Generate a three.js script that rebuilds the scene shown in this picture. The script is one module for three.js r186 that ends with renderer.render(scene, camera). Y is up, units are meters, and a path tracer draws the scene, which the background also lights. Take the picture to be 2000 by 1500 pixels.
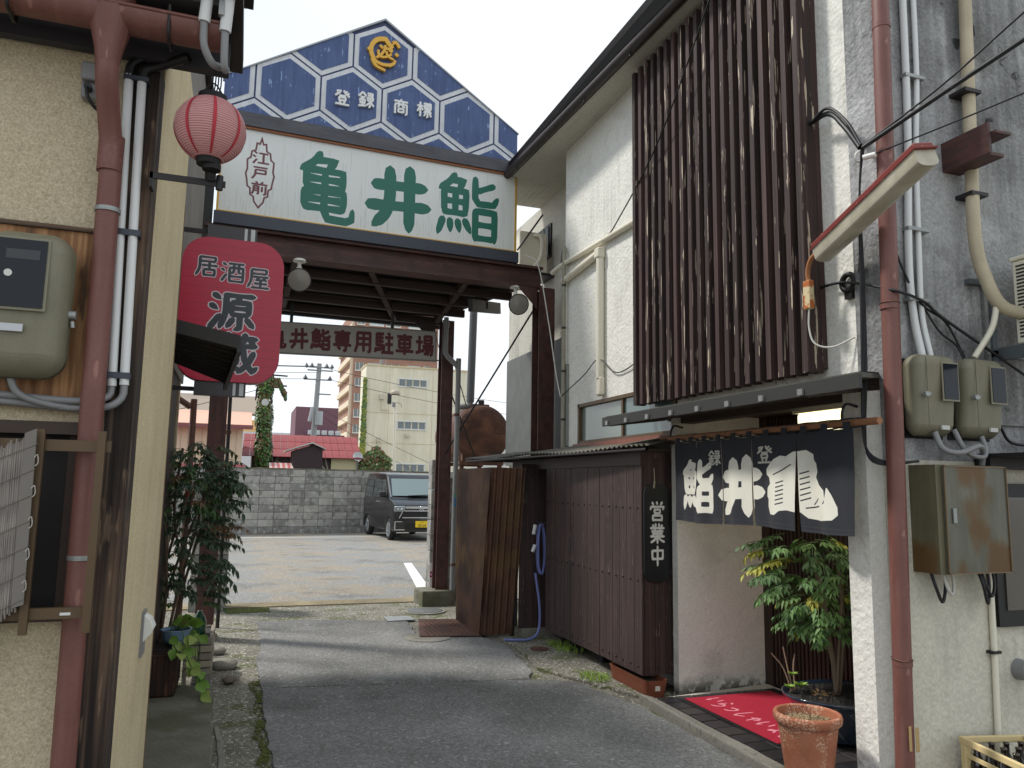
import * as THREE from 'three';
import { mergeGeometries, toCreasedNormals } from 'three/addons/utils/BufferGeometryUtils.js';
import { RoundedBoxGeometry } from 'three/addons/geometries/RoundedBoxGeometry.js';
import { RectAreaLightUniformsLib } from 'three/addons/lights/RectAreaLightUniformsLib.js';

// ---------- camera, sky, sun, exposure ----------
const scene = new THREE.Scene();
const camera = new THREE.PerspectiveCamera(53.13, 4 / 3, 0.05, 900);
camera.position.set(0, 1.6, 0);
{
  const pitch = Math.atan(199 / 1500), yaw = Math.atan(530 / 1500 * Math.cos(pitch));
  camera.lookAt(Math.sin(yaw) * Math.cos(pitch), 1.6 + Math.sin(pitch), -Math.cos(yaw) * Math.cos(pitch));
  camera.rotateZ(Math.atan(0.0164));
}
const renderer = new THREE.WebGLRenderer({ antialias: true });
renderer.setSize(1024, 768);
renderer.toneMapping = THREE.LinearToneMapping;
renderer.toneMappingExposure = 2.05;
renderer.shadowMap.enabled = true;
renderer.shadowMap.type = THREE.PCFSoftShadowMap;
RectAreaLightUniformsLib.init();

const SUN = new THREE.Vector3(-0.5, 0.78, -0.33).normalize();
const sun = new THREE.DirectionalLight(new THREE.Color(1.0, 0.965, 0.91), 1.6);
sun.position.copy(SUN).multiplyScalar(60).add(new THREE.Vector3(2, 0, -10));
sun.target.position.set(2, 0, -10);
sun.castShadow = true;
sun.shadow.radius = 13;
sun.shadow.mapSize.set(4096, 4096);
Object.assign(sun.shadow.camera, { left: -40, right: 40, top: 40, bottom: -40, near: 1, far: 160 });
scene.add(sun, sun.target);

// seeded noise
function rngOf(seed) { let s = seed >>> 0; return () => { s = (s + 0x6d2b79f5) | 0; let t = Math.imul(s ^ (s >>> 15), 1 | s); t = (t + Math.imul(t ^ (t >>> 7), 61 | t)) ^ t; return ((t ^ (t >>> 14)) >>> 0) / 4294967296; }; }
function hash(x, y, s) { let h = Math.imul(x, 374761393) ^ Math.imul(y, 668265263) ^ Math.imul(s, 1274126177); h = Math.imul(h ^ (h >>> 13), 1274126177); return ((h ^ (h >>> 16)) >>> 0) / 4294967296; }
const mod = (a, n) => ((a % n) + n) % n;
function vn(x, y, px, py, s) {          // tileable value noise, period px, py
  const ix = Math.floor(x), iy = Math.floor(y), fx = x - ix, fy = y - iy, u = fx * fx * (3 - 2 * fx), v = fy * fy * (3 - 2 * fy);
  const x0 = mod(ix, px), x1 = mod(ix + 1, px), y0 = mod(iy, py), y1 = mod(iy + 1, py);
  const a = hash(x0, y0, s), b = hash(x1, y0, s), c = hash(x0, y1, s), d = hash(x1, y1, s);
  return a + (b - a) * u + (c - a) * v + (a - b - c + d) * u * v;
}
function fbm(u, v, fx, fy, oct, s) { let a = 0, w = 0.5, t = 0; for (let i = 0; i < oct; i++) { a += w * vn(u * fx, v * fy, fx, fy, s + i * 17); t += w; w *= 0.5; fx *= 2; fy *= 2; } return a / t; }
const sm = (a, b, x) => { const t = Math.min(1, Math.max(0, (x - a) / (b - a))); return t * t * (3 - 2 * t); };
const mix = (a, b, t) => a + (b - a) * t;
const mix3 = (a, b, t) => [mix(a[0], b[0], t), mix(a[1], b[1], t), mix(a[2], b[2], t)];

// sky: thin bright overcast, a little blue where the veil is thinner
{
  const W = 512, H = 256, data = new Float32Array(W * H * 4);
  for (let y = 0; y < H; y++) for (let x = 0; x < W; x++) {
    const el = (y + 0.5) / H * Math.PI - Math.PI / 2, az = (x + 0.5) / W * 2 * Math.PI;
    const n = fbm(x / W, y / H, 8, 6, 5, 71), up = Math.max(0, Math.sin(el));
    const thin = sm(0.38, 0.64, n) * sm(0.05, 0.4, up) * 0.8;
    let c = mix3([0.915, 0.96, 1.0], [0.60, 0.76, 0.97], thin);
    const k = el < 0 ? 0.4 : 0.515 + 0.09 * n;
    data.set([c[0] * k, c[1] * k, c[2] * k, 1], (y * W + x) * 4);
  }
  const t = new THREE.DataTexture(data, W, H, THREE.RGBAFormat, THREE.FloatType);
  t.mapping = THREE.EquirectangularReflectionMapping; t.magFilter = t.minFilter = THREE.LinearFilter; t.needsUpdate = true;
  scene.background = t; scene.environment = t;
}

// ---------- textures ----------
function tex(w, h, fn, o = {}) {       // fn(u, v) -> [r,g,b] sRGB 0..255 ; v up
  const d = new Uint8Array(w * h * 4);
  for (let y = 0; y < h; y++) for (let x = 0; x < w; x++) { const c = fn((x + 0.5) / w, (y + 0.5) / h); const i = (y * w + x) * 4; d[i] = Math.max(0, Math.min(255, c[0])); d[i + 1] = Math.max(0, Math.min(255, c[1])); d[i + 2] = Math.max(0, Math.min(255, c[2])); d[i + 3] = 255; }
  return finish(new THREE.DataTexture(d, w, h, THREE.RGBAFormat), o);
}
function finish(t, o) {
  t.wrapS = t.wrapT = o.clamp ? THREE.ClampToEdgeWrapping : THREE.RepeatWrapping; t.magFilter = THREE.LinearFilter; t.minFilter = THREE.LinearMipmapLinearFilter; t.generateMipmaps = true;
  if (!o.linear) t.colorSpace = THREE.SRGBColorSpace;
  if (o.size) t.repeat.set(1 / o.size, 1 / (o.sizeV || o.size));
  t.needsUpdate = true; return t;
}
const grey = (fn) => (u, v) => { const g = fn(u, v) * 255; return [g, g, g]; };
function std(o) { return new THREE.MeshStandardMaterial({ roughness: 0.85, metalness: 0, ...o }); }
function col(r, g, b) { return new THREE.Color().setRGB(r / 255, g / 255, b / 255, THREE.SRGBColorSpace); }
function flat(r, g, b, rough = 0.7, o = {}) { return std({ color: col(r, g, b), roughness: rough, ...o }); }

// generic bumps
const bumpGrain = tex(512, 512, grey((u, v) => 0.65 * fbm(u, v, 110, 110, 2, 3) + 0.35 * fbm(u, v, 24, 24, 3, 9)), { size: 1, linear: true });
const bumpRough = tex(512, 512, grey((u, v) => 0.6 * fbm(u, v, 46, 46, 3, 5) + 0.4 * fbm(u, v, 12, 12, 3, 8)), { size: 1, linear: true });
const bumpAsph = tex(512, 512, grey((u, v) => fbm(u, v, 128, 128, 2, 21) * 0.7 + fbm(u, v, 30, 30, 3, 22) * 0.3), { size: 1.1, linear: true });
const bumpWood = tex(256, 512, grey((u, v) => 0.7 * fbm(u, v, 60, 4, 4, 31) + 0.3 * fbm(u, v, 14, 2, 3, 33)), { size: 0.6, sizeV: 1.2, linear: true });

function speck(base, amp, seed, o = {}) {   // granular paint or plaster with blotches and optional streaks
  const { blotch = 10, streak = 0, tint = [1, 1, 1], fine = 150, spots = 0 } = o;
  return (u, v) => {
    const g = fbm(u, v, fine, fine, 2, seed) - 0.5, b = fbm(u, v, 5, 5, 4, seed + 5) - 0.5, s = streak ? fbm(u, v, 40, 3, 4, seed + 9) - 0.5 : 0;
    const k = g * amp + b * blotch + s * streak, sp = spots ? -70 * sm(0.80, 0.86, fbm(u, v, 64, 64, 1, seed + 40)) * spots : 0;
    return [base[0] + k * tint[0] + sp, base[1] + k * tint[1] + sp, base[2] + k * tint[2] + sp];
  };
}
const crack = (u, v, f, s, w) => { const n = fbm(u, v, f, f, 4, s), m = sm(0.5, 0.62, fbm(u, v, 3, 3, 2, s + 3)); return m * (1 - sm(0, w, Math.abs(n - 0.5))); };
const T = {};
T.beige = tex(512, 512, speck([192, 178, 150], 54, 101, { blotch: 12, spots: 0.12, fine: 190 }), { size: 0.8 });
T.cream = tex(512, 512, speck([214, 197, 158], 34, 111, { blotch: 18, streak: 16, fine: 190 }), { size: 0.9 });
T.white = tex(1024, 1024, (u, v) => {     // old white stucco with grey dirt runs and patches
  const g = fbm(u, v, 200, 200, 2, 121) - 0.5, b = fbm(u, v, 4, 4, 5, 122), r = fbm(u, v, 60, 3, 4, 123), w = fbm(u, v, 12, 12, 4, 126);
  const d = sm(0.52, 0.8, 0.6 * b + 0.4 * r) * 30 + sm(0.55, 0.7, w) * 8 + 60 * crack(u, v, 3, 128, 0.0022);
  return [228 + g * 26 - d, 226 + g * 26 - d, 217 + g * 26 - d * 0.98];
}, { size: 2.6 });
T.pier = tex(512, 1024, (u, v) => {     // white stucco, black mould creeping up from the floor
  const g = fbm(u, v, 160, 320, 2, 124) - 0.5, b = fbm(u, v, 4, 8, 5, 127), m = fbm(u, v, 26, 50, 4, 129), k = sm(0.07, 0.0, v - 0.05 * (b - 0.5)) * sm(0.34, 0.6, m);
  const d = sm(0.55, 0.8, b) * 18; return mix3([224 + g * 26 - d, 221 + g * 26 - d, 213 + g * 26 - d], [62, 58, 50], k * 0.85);
}, { size: 1.2, sizeV: 2.2 });
T.grey = tex(1024, 1024, (u, v) => {
  const g = fbm(u, v, 200, 200, 2, 131) - 0.5, b = fbm(u, v, 4, 4, 5, 132), r = fbm(u, v, 50, 3, 4, 133), w = fbm(u, v, 14, 9, 4, 136);
  const d = sm(0.40, 0.72, 0.72 * b + 0.28 * r) * 50 - sm(0.58, 0.72, w) * 16 + 60 * crack(u, v, 4, 138, 0.0025) + 70 * sm(0.8, 0.84, fbm(u, v, 40, 40, 1, 139)) * sm(0.6, 0.7, b);
  return [160 + g * 34 - d, 160 + g * 34 - d, 160 + g * 34 - d];
}, { size: 2.2 });
T.upgrey = tex(512, 512, speck([136, 131, 124], 14, 141, { blotch: 22, streak: 24 }), { size: 2 });
function woodFn(a, b, seed, o = {}) {
  const { fx = 40, fy = 2, spots = 0 } = o;
  return (u, v) => { const g = fbm(u, v, fx, fy, 5, seed), k = fbm(u, v, 9, 2, 3, seed + 3), t = sm(0.25, 0.75, 0.7 * g + 0.3 * k); const c = mix3(a, b, t); const s = spots ? sm(0.66, 0.74, fbm(u, v, 22, 7, 4, seed + 8)) * spots : 0; return mix3(c, [150, 125, 98], s); };
}
T.oldboard = tex(512, 1024, woodFn([34, 26, 22], [98, 78, 62], 151, { fx: 30, spots: 0.55 }), { size: 0.5, sizeV: 1.2 });
T.ply = tex(512, 512, (u, v) => { const c = woodFn([112, 76, 48], [186, 142, 100], 161, { fx: 26 })(u, v); const s = sm(0.52, 0.75, fbm(u, v, 14, 3, 4, 166)); return mix3(c, [44, 34, 27], s * 0.75); }, { size: 0.5, sizeV: 0.6 });
T.slat = tex(512, 1024, (u, v) => {      // brown paint flaking off pale wood
  const c = woodFn([42, 31, 30], [76, 56, 53], 171, { fx: 60 })(u, v), f = fbm(u, v, 34, 9, 5, 175), m = fbm(u, v, 3, 3, 3, 178);
  return mix3(c, [186, 172, 150], sm(0.70 - 0.08 * m, 0.735 - 0.08 * m, f));
}, { size: 0.7, sizeV: 2.4 });
T.slatclean = tex(512, 512, woodFn([52, 37, 36], [86, 62, 58], 181, { fx: 60 }), { size: 0.5, sizeV: 1.4 });
T.plank = tex(512, 512, (u, v) => { const c = woodFn([50, 37, 36], [80, 60, 56], 191, { fx: 50 })(u, v); return mix3(c, [142, 116, 104], sm(0.75, 0.8, fbm(u, v, 40, 12, 4, 195)) * 0.6); }, { size: 0.5, sizeV: 1.4 });
T.corr = tex(512, 512, (u, v) => {       // rusty brown sheet
  const n = fbm(u, v, 7, 5, 5, 201), s = fbm(u, v, 6, 2, 5, 204); let c = mix3([72, 54, 47], [108, 78, 62], sm(0.35, 0.7, n * 0.5 + s * 0.5));
  return mix3(c, [124, 98, 62], sm(0.6, 0.74, fbm(u, v, 5, 4, 4, 207)) * 0.6);
}, { size: 1.6 });
T.asph = tex(1024, 1024, (u, v) => { const g = fbm(u, v, 256, 256, 2, 211) - 0.5, b = fbm(u, v, 6, 6, 5, 213) - 0.5, p = sm(0.82, 0.88, fbm(u, v, 200, 200, 1, 217)); const st = sm(0.55, 0.72, fbm(u, v, 4, 3, 4, 218)), k = 122 + g * 54 + b * 46 + p * 34 - st * 22 - 46 * crack(u, v, 5, 219, 0.003); return [k + 1, k, k - 3]; }, { size: 3.1 });
T.lot = tex(1024, 1024, (u, v) => { const g = fbm(u, v, 256, 256, 2, 221) - 0.5, b = fbm(u, v, 5, 5, 5, 223), p = sm(0.76, 0.84, fbm(u, v, 220, 220, 1, 227)); const c = mix3([128, 127, 123], [138, 129, 115], sm(0.5, 0.72, b)); const k = g * 50 + p * 36 - 16 * sm(0.55, 0.74, fbm(u, v, 6, 6, 5, 228)) - 40 * crack(u, v, 4, 229, 0.003); return [c[0] + k, c[1] + k, c[2] + k]; }, { size: 3.1 });
T.aggr = tex(1024, 1024, (u, v) => {     // worn concrete, pebbles showing, moss patches
  const g = fbm(u, v, 200, 200, 2, 231) - 0.5, p = sm(0.70, 0.8, fbm(u, v, 120, 120, 1, 233)), b = fbm(u, v, 6, 6, 5, 236), m = sm(0.56, 0.68, fbm(u, v, 9, 9, 5, 238));
  const k = 112 + g * 50 + p * 62 + (b - 0.5) * 40; return mix3([k + 4, k, k - 12], [74, 82, 38], m * 0.6 * (1 - p * 0.7));
}, { size: 1.7 });
T.conc = tex(512, 512, speck([134, 130, 120], 26, 241, { blotch: 46, spots: 0.3 }), { size: 1.5 });
T.concdark = tex(512, 512, (u, v) => { const c = speck([112, 109, 96], 24, 251, { blotch: 44 })(u, v); return mix3(c, [78, 80, 52], sm(0.5, 0.7, fbm(u, v, 5, 5, 4, 255)) * 0.5); }, { size: 1.6 });
T.block = [0, 1, 2, 3].map((k) => tex(256, 256, (u, v) => { const c = speck([[158, 156, 151], [148, 147, 142], [168, 166, 159], [134, 133, 129]][k], 34, 261 + k * 9, { blotch: 44 })(u, v); const l = sm(0.62, 0.74, fbm(u, v, 6, 8, 4, 265 + k)); return mix3(mix3(c, [188, 186, 178], l * 0.6), [78, 75, 69], sm(0.6, 0.76, fbm(u, v, 7, 4, 4, 268 + k)) * 0.4); }, { size: 0.9 }));
T.rust = tex(512, 512, (u, v) => { const n = fbm(u, v, 6, 6, 5, 281), s = fbm(u, v, 3, 30, 4, 284); return mix3(mix3([84, 58, 48], [120, 82, 64], sm(0.3, 0.7, n)), [70, 56, 50], sm(0.55, 0.75, s)); }, { size: 1.1 });
T.redsteel = tex(512, 512, (u, v) => { const n = fbm(u, v, 8, 8, 5, 291), s = fbm(u, v, 40, 3, 4, 294); return mix3(mix3([64, 42, 39], [96, 60, 53], sm(0.3, 0.7, 0.5 * n + 0.5 * s)), [60, 48, 44], sm(0.6, 0.72, n) * 0.6); }, { size: 0.9 });
T.terra = tex(512, 512, (u, v) => { const c = speck([164, 102, 74], 24, 301, { blotch: 34 })(u, v); const f = sm(0.56, 0.64, fbm(u, v, 5, 4, 4, 305)) * sm(0.5, 0.62, fbm(u, v, 70, 70, 3, 307)); return mix3(c, [214, 190, 166], f * 0.7); }, { size: 0.5 });
T.pipe = tex(256, 512, (u, v) => { const c = speck([116, 74, 66], 10, 311, { blotch: 14, streak: 18 })(u, v); return mix3(c, [176, 132, 120], sm(0.74, 0.8, fbm(u, v, 20, 9, 4, 315)) * 0.5); }, { size: 0.7 });
T.meter = tex(256, 256, speck([120, 116, 96], 8, 321, { blotch: 16, streak: 8 }), { size: 0.6 });
T.panelbox = tex(512, 512, (u, v) => { const c = speck([98, 98, 86], 8, 331, { blotch: 20, streak: 20 })(u, v); return mix3(c, [96, 66, 34], sm(0.52, 0.68, fbm(u, v, 3, 2, 5, 335)) * 0.8); }, { size: 0.8 });
T.galv = tex(256, 256, speck([150, 152, 150], 14, 341, { blotch: 26, streak: 20 }), { size: 0.6 });
T.brick = tex(256, 256, speck([160, 122, 104], 20, 351, { blotch: 26 }), { size: 6 });
T.creamwall = tex(512, 512, speck([222, 215, 192], 10, 361, { blotch: 16, streak: 26 }), { size: 7 });
T.redroof = tex(256, 256, speck([142, 58, 58], 14, 371, { blotch: 30, streak: 30 }), { size: 1.4 });
T.cloth = tex(256, 256, grey((u, v) => 0.5 + 0.3 * Math.sin(u * 6.2832 * 60) * Math.sin(v * 6.2832 * 60) + 0.3 * (fbm(u, v, 60, 60, 3, 381) - 0.5)), { size: 0.12, linear: true });

const M = {
  beige: std({ map: T.beige, bumpMap: bumpGrain, bumpScale: 0.004, roughness: 0.95 }),
  cream: std({ map: T.cream, bumpMap: bumpGrain, bumpScale: 0.003, roughness: 0.92 }),
  white: std({ map: T.white, bumpMap: bumpRough, bumpScale: 0.008, roughness: 0.92 }),
  pier: std({ map: T.pier, bumpMap: bumpRough, bumpScale: 0.008, roughness: 0.92 }),
  grey: std({ map: T.grey, bumpMap: bumpRough, bumpScale: 0.012, roughness: 0.95 }),
  upgrey: std({ map: T.upgrey, roughness: 0.9 }),
  oldboard: std({ map: T.oldboard, bumpMap: bumpWood, bumpScale: 0.008 }),
  ply: std({ map: T.ply, bumpMap: bumpWood, bumpScale: 0.003 }),
  slat: std({ map: T.slat, bumpMap: bumpWood, bumpScale: 0.003, roughness: 0.75 }),
  slatclean: std({ map: T.slatclean, bumpMap: bumpWood, bumpScale: 0.002, roughness: 0.7 }),
  plank: std({ map: T.plank, bumpMap: bumpWood, bumpScale: 0.002, roughness: 0.65 }),
  plank2: std({ map: T.plank, color: new THREE.Color(0.92, 0.9, 0.92), bumpMap: bumpWood, bumpScale: 0.002, roughness: 0.65 }),
  corr: std({ map: T.corr, roughness: 0.55, metalness: 0.2 }),
  asph: std({ map: T.asph, bumpMap: bumpAsph, bumpScale: 0.008, roughness: 0.9 }),
  lot: std({ map: T.lot, bumpMap: bumpAsph, bumpScale: 0.006, roughness: 0.92 }),
  aggr: std({ map: T.aggr, bumpMap: bumpAsph, bumpScale: 0.012, roughness: 0.95 }),
  conc: std({ map: T.conc, bumpMap: bumpRough, bumpScale: 0.005, roughness: 0.95 }),
  concdark: std({ map: T.concdark, bumpMap: bumpRough, bumpScale: 0.004, roughness: 0.9 }),
  block: T.block.map((t) => std({ map: t, bumpMap: bumpRough, bumpScale: 0.006, roughness: 0.95 })),
  rust: std({ map: T.rust, roughness: 0.75, metalness: 0.2 }),
  redsteel: std({ map: T.redsteel, roughness: 0.55, metalness: 0.1 }),
  terra: std({ map: T.terra, bumpMap: bumpGrain, bumpScale: 0.002, roughness: 0.85 }),
  pipe: std({ map: T.pipe, roughness: 0.5 }),
  meter: std({ map: T.meter, roughness: 0.5 }),
  panelbox: std({ map: T.panelbox, roughness: 0.38, metalness: 0.35 }),
  galv: std({ map: T.galv, roughness: 0.45, metalness: 0.5 }),
  brick: std({ map: T.brick }), creamwall: std({ map: T.creamwall }), redroof: std({ map: T.redroof, roughness: 0.6 }),
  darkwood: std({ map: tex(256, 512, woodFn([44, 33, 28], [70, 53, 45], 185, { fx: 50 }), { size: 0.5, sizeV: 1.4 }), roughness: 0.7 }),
  darkbrown: flat(58, 42, 38, 0.6), black: flat(26, 25, 26, 0.5), nearblack: flat(18, 17, 18, 0.7), iron: flat(44, 40, 40, 0.5, { metalness: 0.3 }),
  steelblue: flat(62, 66, 76, 0.45, { metalness: 0.2 }), whitepvc: flat(216, 217, 216, 0.4), greypvc: flat(128, 128, 128, 0.45), whitepaint: flat(224, 224, 218, 0.6),
  cable: flat(24, 24, 26, 0.5), whitecable: flat(206, 204, 196, 0.5), darkfascia: flat(62, 62, 68, 0.5), gold: flat(222, 172, 66, 0.42, { metalness: 0.15 }),
  glass: new THREE.MeshPhysicalMaterial({ color: col(26, 31, 38), roughness: 0.08, metalness: 0, specularIntensity: 0.6 }),
  frosted: new THREE.MeshPhysicalMaterial({ color: col(122, 134, 124), roughness: 0.28, clearcoat: 0.8, clearcoatRoughness: 0.12 }),
  alu: flat(92, 74, 52, 0.45, { metalness: 0.3 }), bronze: flat(98, 80, 58, 0.5, { metalness: 0.25 }), creamplastic: flat(214, 196, 152, 0.5), cream2: flat(226, 220, 200, 0.5),
};

// ---------- geometry helpers ----------
function boxUV(g, grain = 'y', du = 0, dv = 0) {      // uv in metres, v along the grain axis
  if (g.index) g = g.toNonIndexed();
  g.computeVertexNormals();
  const p = g.attributes.position, uv = new Float32Array(p.count * 2), ax = ['x', 'y', 'z'];
  const a = new THREE.Vector3(), b = new THREE.Vector3(), c = new THREE.Vector3(), n = new THREE.Vector3();
  for (let i = 0; i < p.count; i += 3) {
    a.fromBufferAttribute(p, i); b.fromBufferAttribute(p, i + 1); c.fromBufferAttribute(p, i + 2);
    n.crossVectors(b.clone().sub(a), c.clone().sub(a));
    const m = [Math.abs(n.x), Math.abs(n.y), Math.abs(n.z)], k = m.indexOf(Math.max(...m));
    let vax = grain, rest = ax.filter((q) => q !== ax[k]);
    if (ax[k] === grain) vax = rest[1];
    const uax = rest.find((q) => q !== vax);
    [a, b, c].forEach((q, j) => { uv[(i + j) * 2] = q[uax] + du; uv[(i + j) * 2 + 1] = q[vax] + dv; });
  }
  g.setAttribute('uv', new THREE.BufferAttribute(uv, 2));
  return g;
}
function strip(g) { const o = g.index ? g.toNonIndexed() : g.clone(); for (const k of Object.keys(o.attributes)) if (!['position', 'normal', 'uv'].includes(k)) o.deleteAttribute(k); if (!o.attributes.normal) o.computeVertexNormals(); if (!o.attributes.uv) o.setAttribute('uv', new THREE.BufferAttribute(new Float32Array(o.attributes.position.count * 2), 2)); return o; }
function bx(x0, x1, y0, y1, z0, z1, grain = 'y', off = 0) { const g = new THREE.BoxGeometry(Math.abs(x1 - x0), Math.abs(y1 - y0), Math.abs(z1 - z0)); g.translate((x0 + x1) / 2, (y0 + y1) / 2, (z0 + z1) / 2); return boxUV(g, grain, off * 0.37, off * 0.61); }
function rb(x0, x1, y0, y1, z0, z1, r = 0.01, grain = 'y', seg = 2) { const g = new RoundedBoxGeometry(Math.abs(x1 - x0), Math.abs(y1 - y0), Math.abs(z1 - z0), seg, r); g.translate((x0 + x1) / 2, (y0 + y1) / 2, (z0 + z1) / 2); const n = strip(g).attributes.normal.clone(); const o = boxUV(strip(g), grain); o.setAttribute('normal', n); return o; }
const V = (a) => (a.isVector3 ? a : new THREE.Vector3(...a));
function rod(a, b, r0, r1 = r0, seg = 12) {
  a = V(a); b = V(b); const d = b.clone().sub(a), L = d.length(), g = new THREE.CylinderGeometry(r1, r0, L, seg, 1);
  const uv = g.attributes.uv; for (let i = 0; i < uv.count; i++) uv.setXY(i, uv.getX(i) * 6.283 * r0, uv.getY(i) * L);
  g.translate(0, L / 2, 0); g.applyQuaternion(new THREE.Quaternion().setFromUnitVectors(new THREE.Vector3(0, 1, 0), d.normalize())); g.translate(a.x, a.y, a.z); return strip(g);
}
function tube(pts, r, seg = 8, n = 0, straight = false) {
  const P = pts.map(V), c = straight ? (() => { const k = new THREE.CurvePath(); for (let i = 0; i + 1 < P.length; i++) k.add(new THREE.LineCurve3(P[i], P[i + 1])); return k; })() : new THREE.CatmullRomCurve3(P, false, 'catmullrom', 0.5);
  const L = c.getLength(), g = new THREE.TubeGeometry(c, n || Math.max(8, P.length * 8), r, seg, false);
  const uv = g.attributes.uv; for (let i = 0; i < uv.count; i++) uv.setXY(i, uv.getY(i) * 6.283 * r, uv.getX(i) * L);
  return strip(g);
}
function sag(a, b, d, r, n = 10) { a = V(a); b = V(b); const P = []; for (let i = 0; i <= n; i++) { const t = i / n, q = a.clone().lerp(b, t); q.y -= 4 * d * t * (1 - t); P.push(q); } return tube(P, r, 5, n * 2); }
function lathe(pts, seg = 32) { const g = new THREE.LatheGeometry(pts.map((p) => new THREE.Vector2(p[0], p[1])), seg); const uv = g.attributes.uv, p = g.attributes.position; let R = 0; pts.forEach((q) => { R = Math.max(R, q[0]); }); for (let i = 0; i < uv.count; i++) uv.setXY(i, uv.getX(i) * 6.283 * R, p.getY(i)); return strip(g); }
function ext(pts, depth, o = {}) {      // polygon in xy extruded along +z
  const s = new THREE.Shape(pts.map((p) => new THREE.Vector2(p[0], p[1])));
  for (const h of o.holes || []) s.holes.push(new THREE.Path(h.map((p) => new THREE.Vector2(p[0], p[1]))));
  return strip(new THREE.ExtrudeGeometry(s, { depth, bevelEnabled: !!o.bevel, bevelThickness: o.bevel || 0, bevelSize: o.bevel || 0, bevelOffset: -(o.bevel || 0), bevelSegments: 2, curveSegments: 12 }));
}
function rrect(w, h, r, cx = 0, cy = 0, n = 8) { const P = []; for (const [sx, sy, a0] of [[1, 1, 0], [-1, 1, 90], [-1, -1, 180], [1, -1, 270]]) for (let i = 0; i <= n; i++) { const a = (a0 + 90 * i / n) * Math.PI / 180; P.push([cx + sx * (w / 2 - r) + r * Math.cos(a), cy + sy * (h / 2 - r) + r * Math.sin(a)]); } return P; }
function grid(nx, ny, fn, uvfn) {        // surface from fn(u,v)->[x,y,z]
  const pos = [], uv = [], idx = [];
  for (let j = 0; j <= ny; j++) for (let i = 0; i <= nx; i++) { const u = i / nx, v = j / ny, p = fn(u, v); pos.push(...p); uv.push(...(uvfn ? uvfn(u, v, p) : [u, v])); }
  for (let j = 0; j < ny; j++) for (let i = 0; i < nx; i++) { const a = j * (nx + 1) + i; idx.push(a, a + 1, a + nx + 2, a, a + nx + 2, a + nx + 1); }
  const g = new THREE.BufferGeometry(); g.setAttribute('position', new THREE.Float32BufferAttribute(pos, 3)); g.setAttribute('uv', new THREE.Float32BufferAttribute(uv, 2)); g.setIndex(idx); g.computeVertexNormals(); return g;
}
const rx = (g, a) => { g.rotateX(a); return g; }, ry = (g, a) => { g.rotateY(a); return g; }, rz = (g, a) => { g.rotateZ(a); return g; }, mv = (g, x, y, z) => { g.translate(x, y, z); return g; };

// ---------- things and parts ----------
const taken = new Map(), origin = new WeakMap();
function numbered(n) { const k = taken.get(n) || 0; taken.set(n, k + 1); return k ? n + '_' + String(k).padStart(3, '0') : n; }
function thing(name, label, category, pos = [0, 0, 0], o = {}) {     // children are authored in world metres unless o.local
  const g = new THREE.Group(); g.name = numbered(name); g.position.set(...pos); if (o.turn) g.rotation.y = o.turn;
  g.userData = { label, category }; if (o.group) g.userData.group = o.group;
  if (!o.local) origin.set(g, pos); scene.add(g); return g;
}
function part(name, geos, mat, parent, label) {
  const list = [].concat(geos).map(strip), g = list.length > 1 ? mergeGeometries(list) : list[0];
  const m = new THREE.Mesh(g, mat); m.name = name; m.castShadow = m.receiveShadow = true; if (label) m.userData.label = label;
  let top = parent, o = origin.get(parent); while (!o && top.parent && top.parent !== scene) { top = top.parent; o = origin.get(top); }
  if (o) g.translate(-o[0], -o[1], -o[2]);
  parent.add(m); return m;
}
function struct(name, geos, mat) { const list = [].concat(geos).map(strip), m = new THREE.Mesh(list.length > 1 ? mergeGeometries(list) : list[0], mat); m.name = numbered(name); m.userData.kind = 'structure'; m.castShadow = m.receiveShadow = true; scene.add(m); return m; }
function stuff(m) { m.userData.kind = 'stuff'; return m; }
function subpart(name, geo, mat, parentMesh, label) { const m = part(name, geo, mat, parentMesh, label); return m; }
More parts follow.
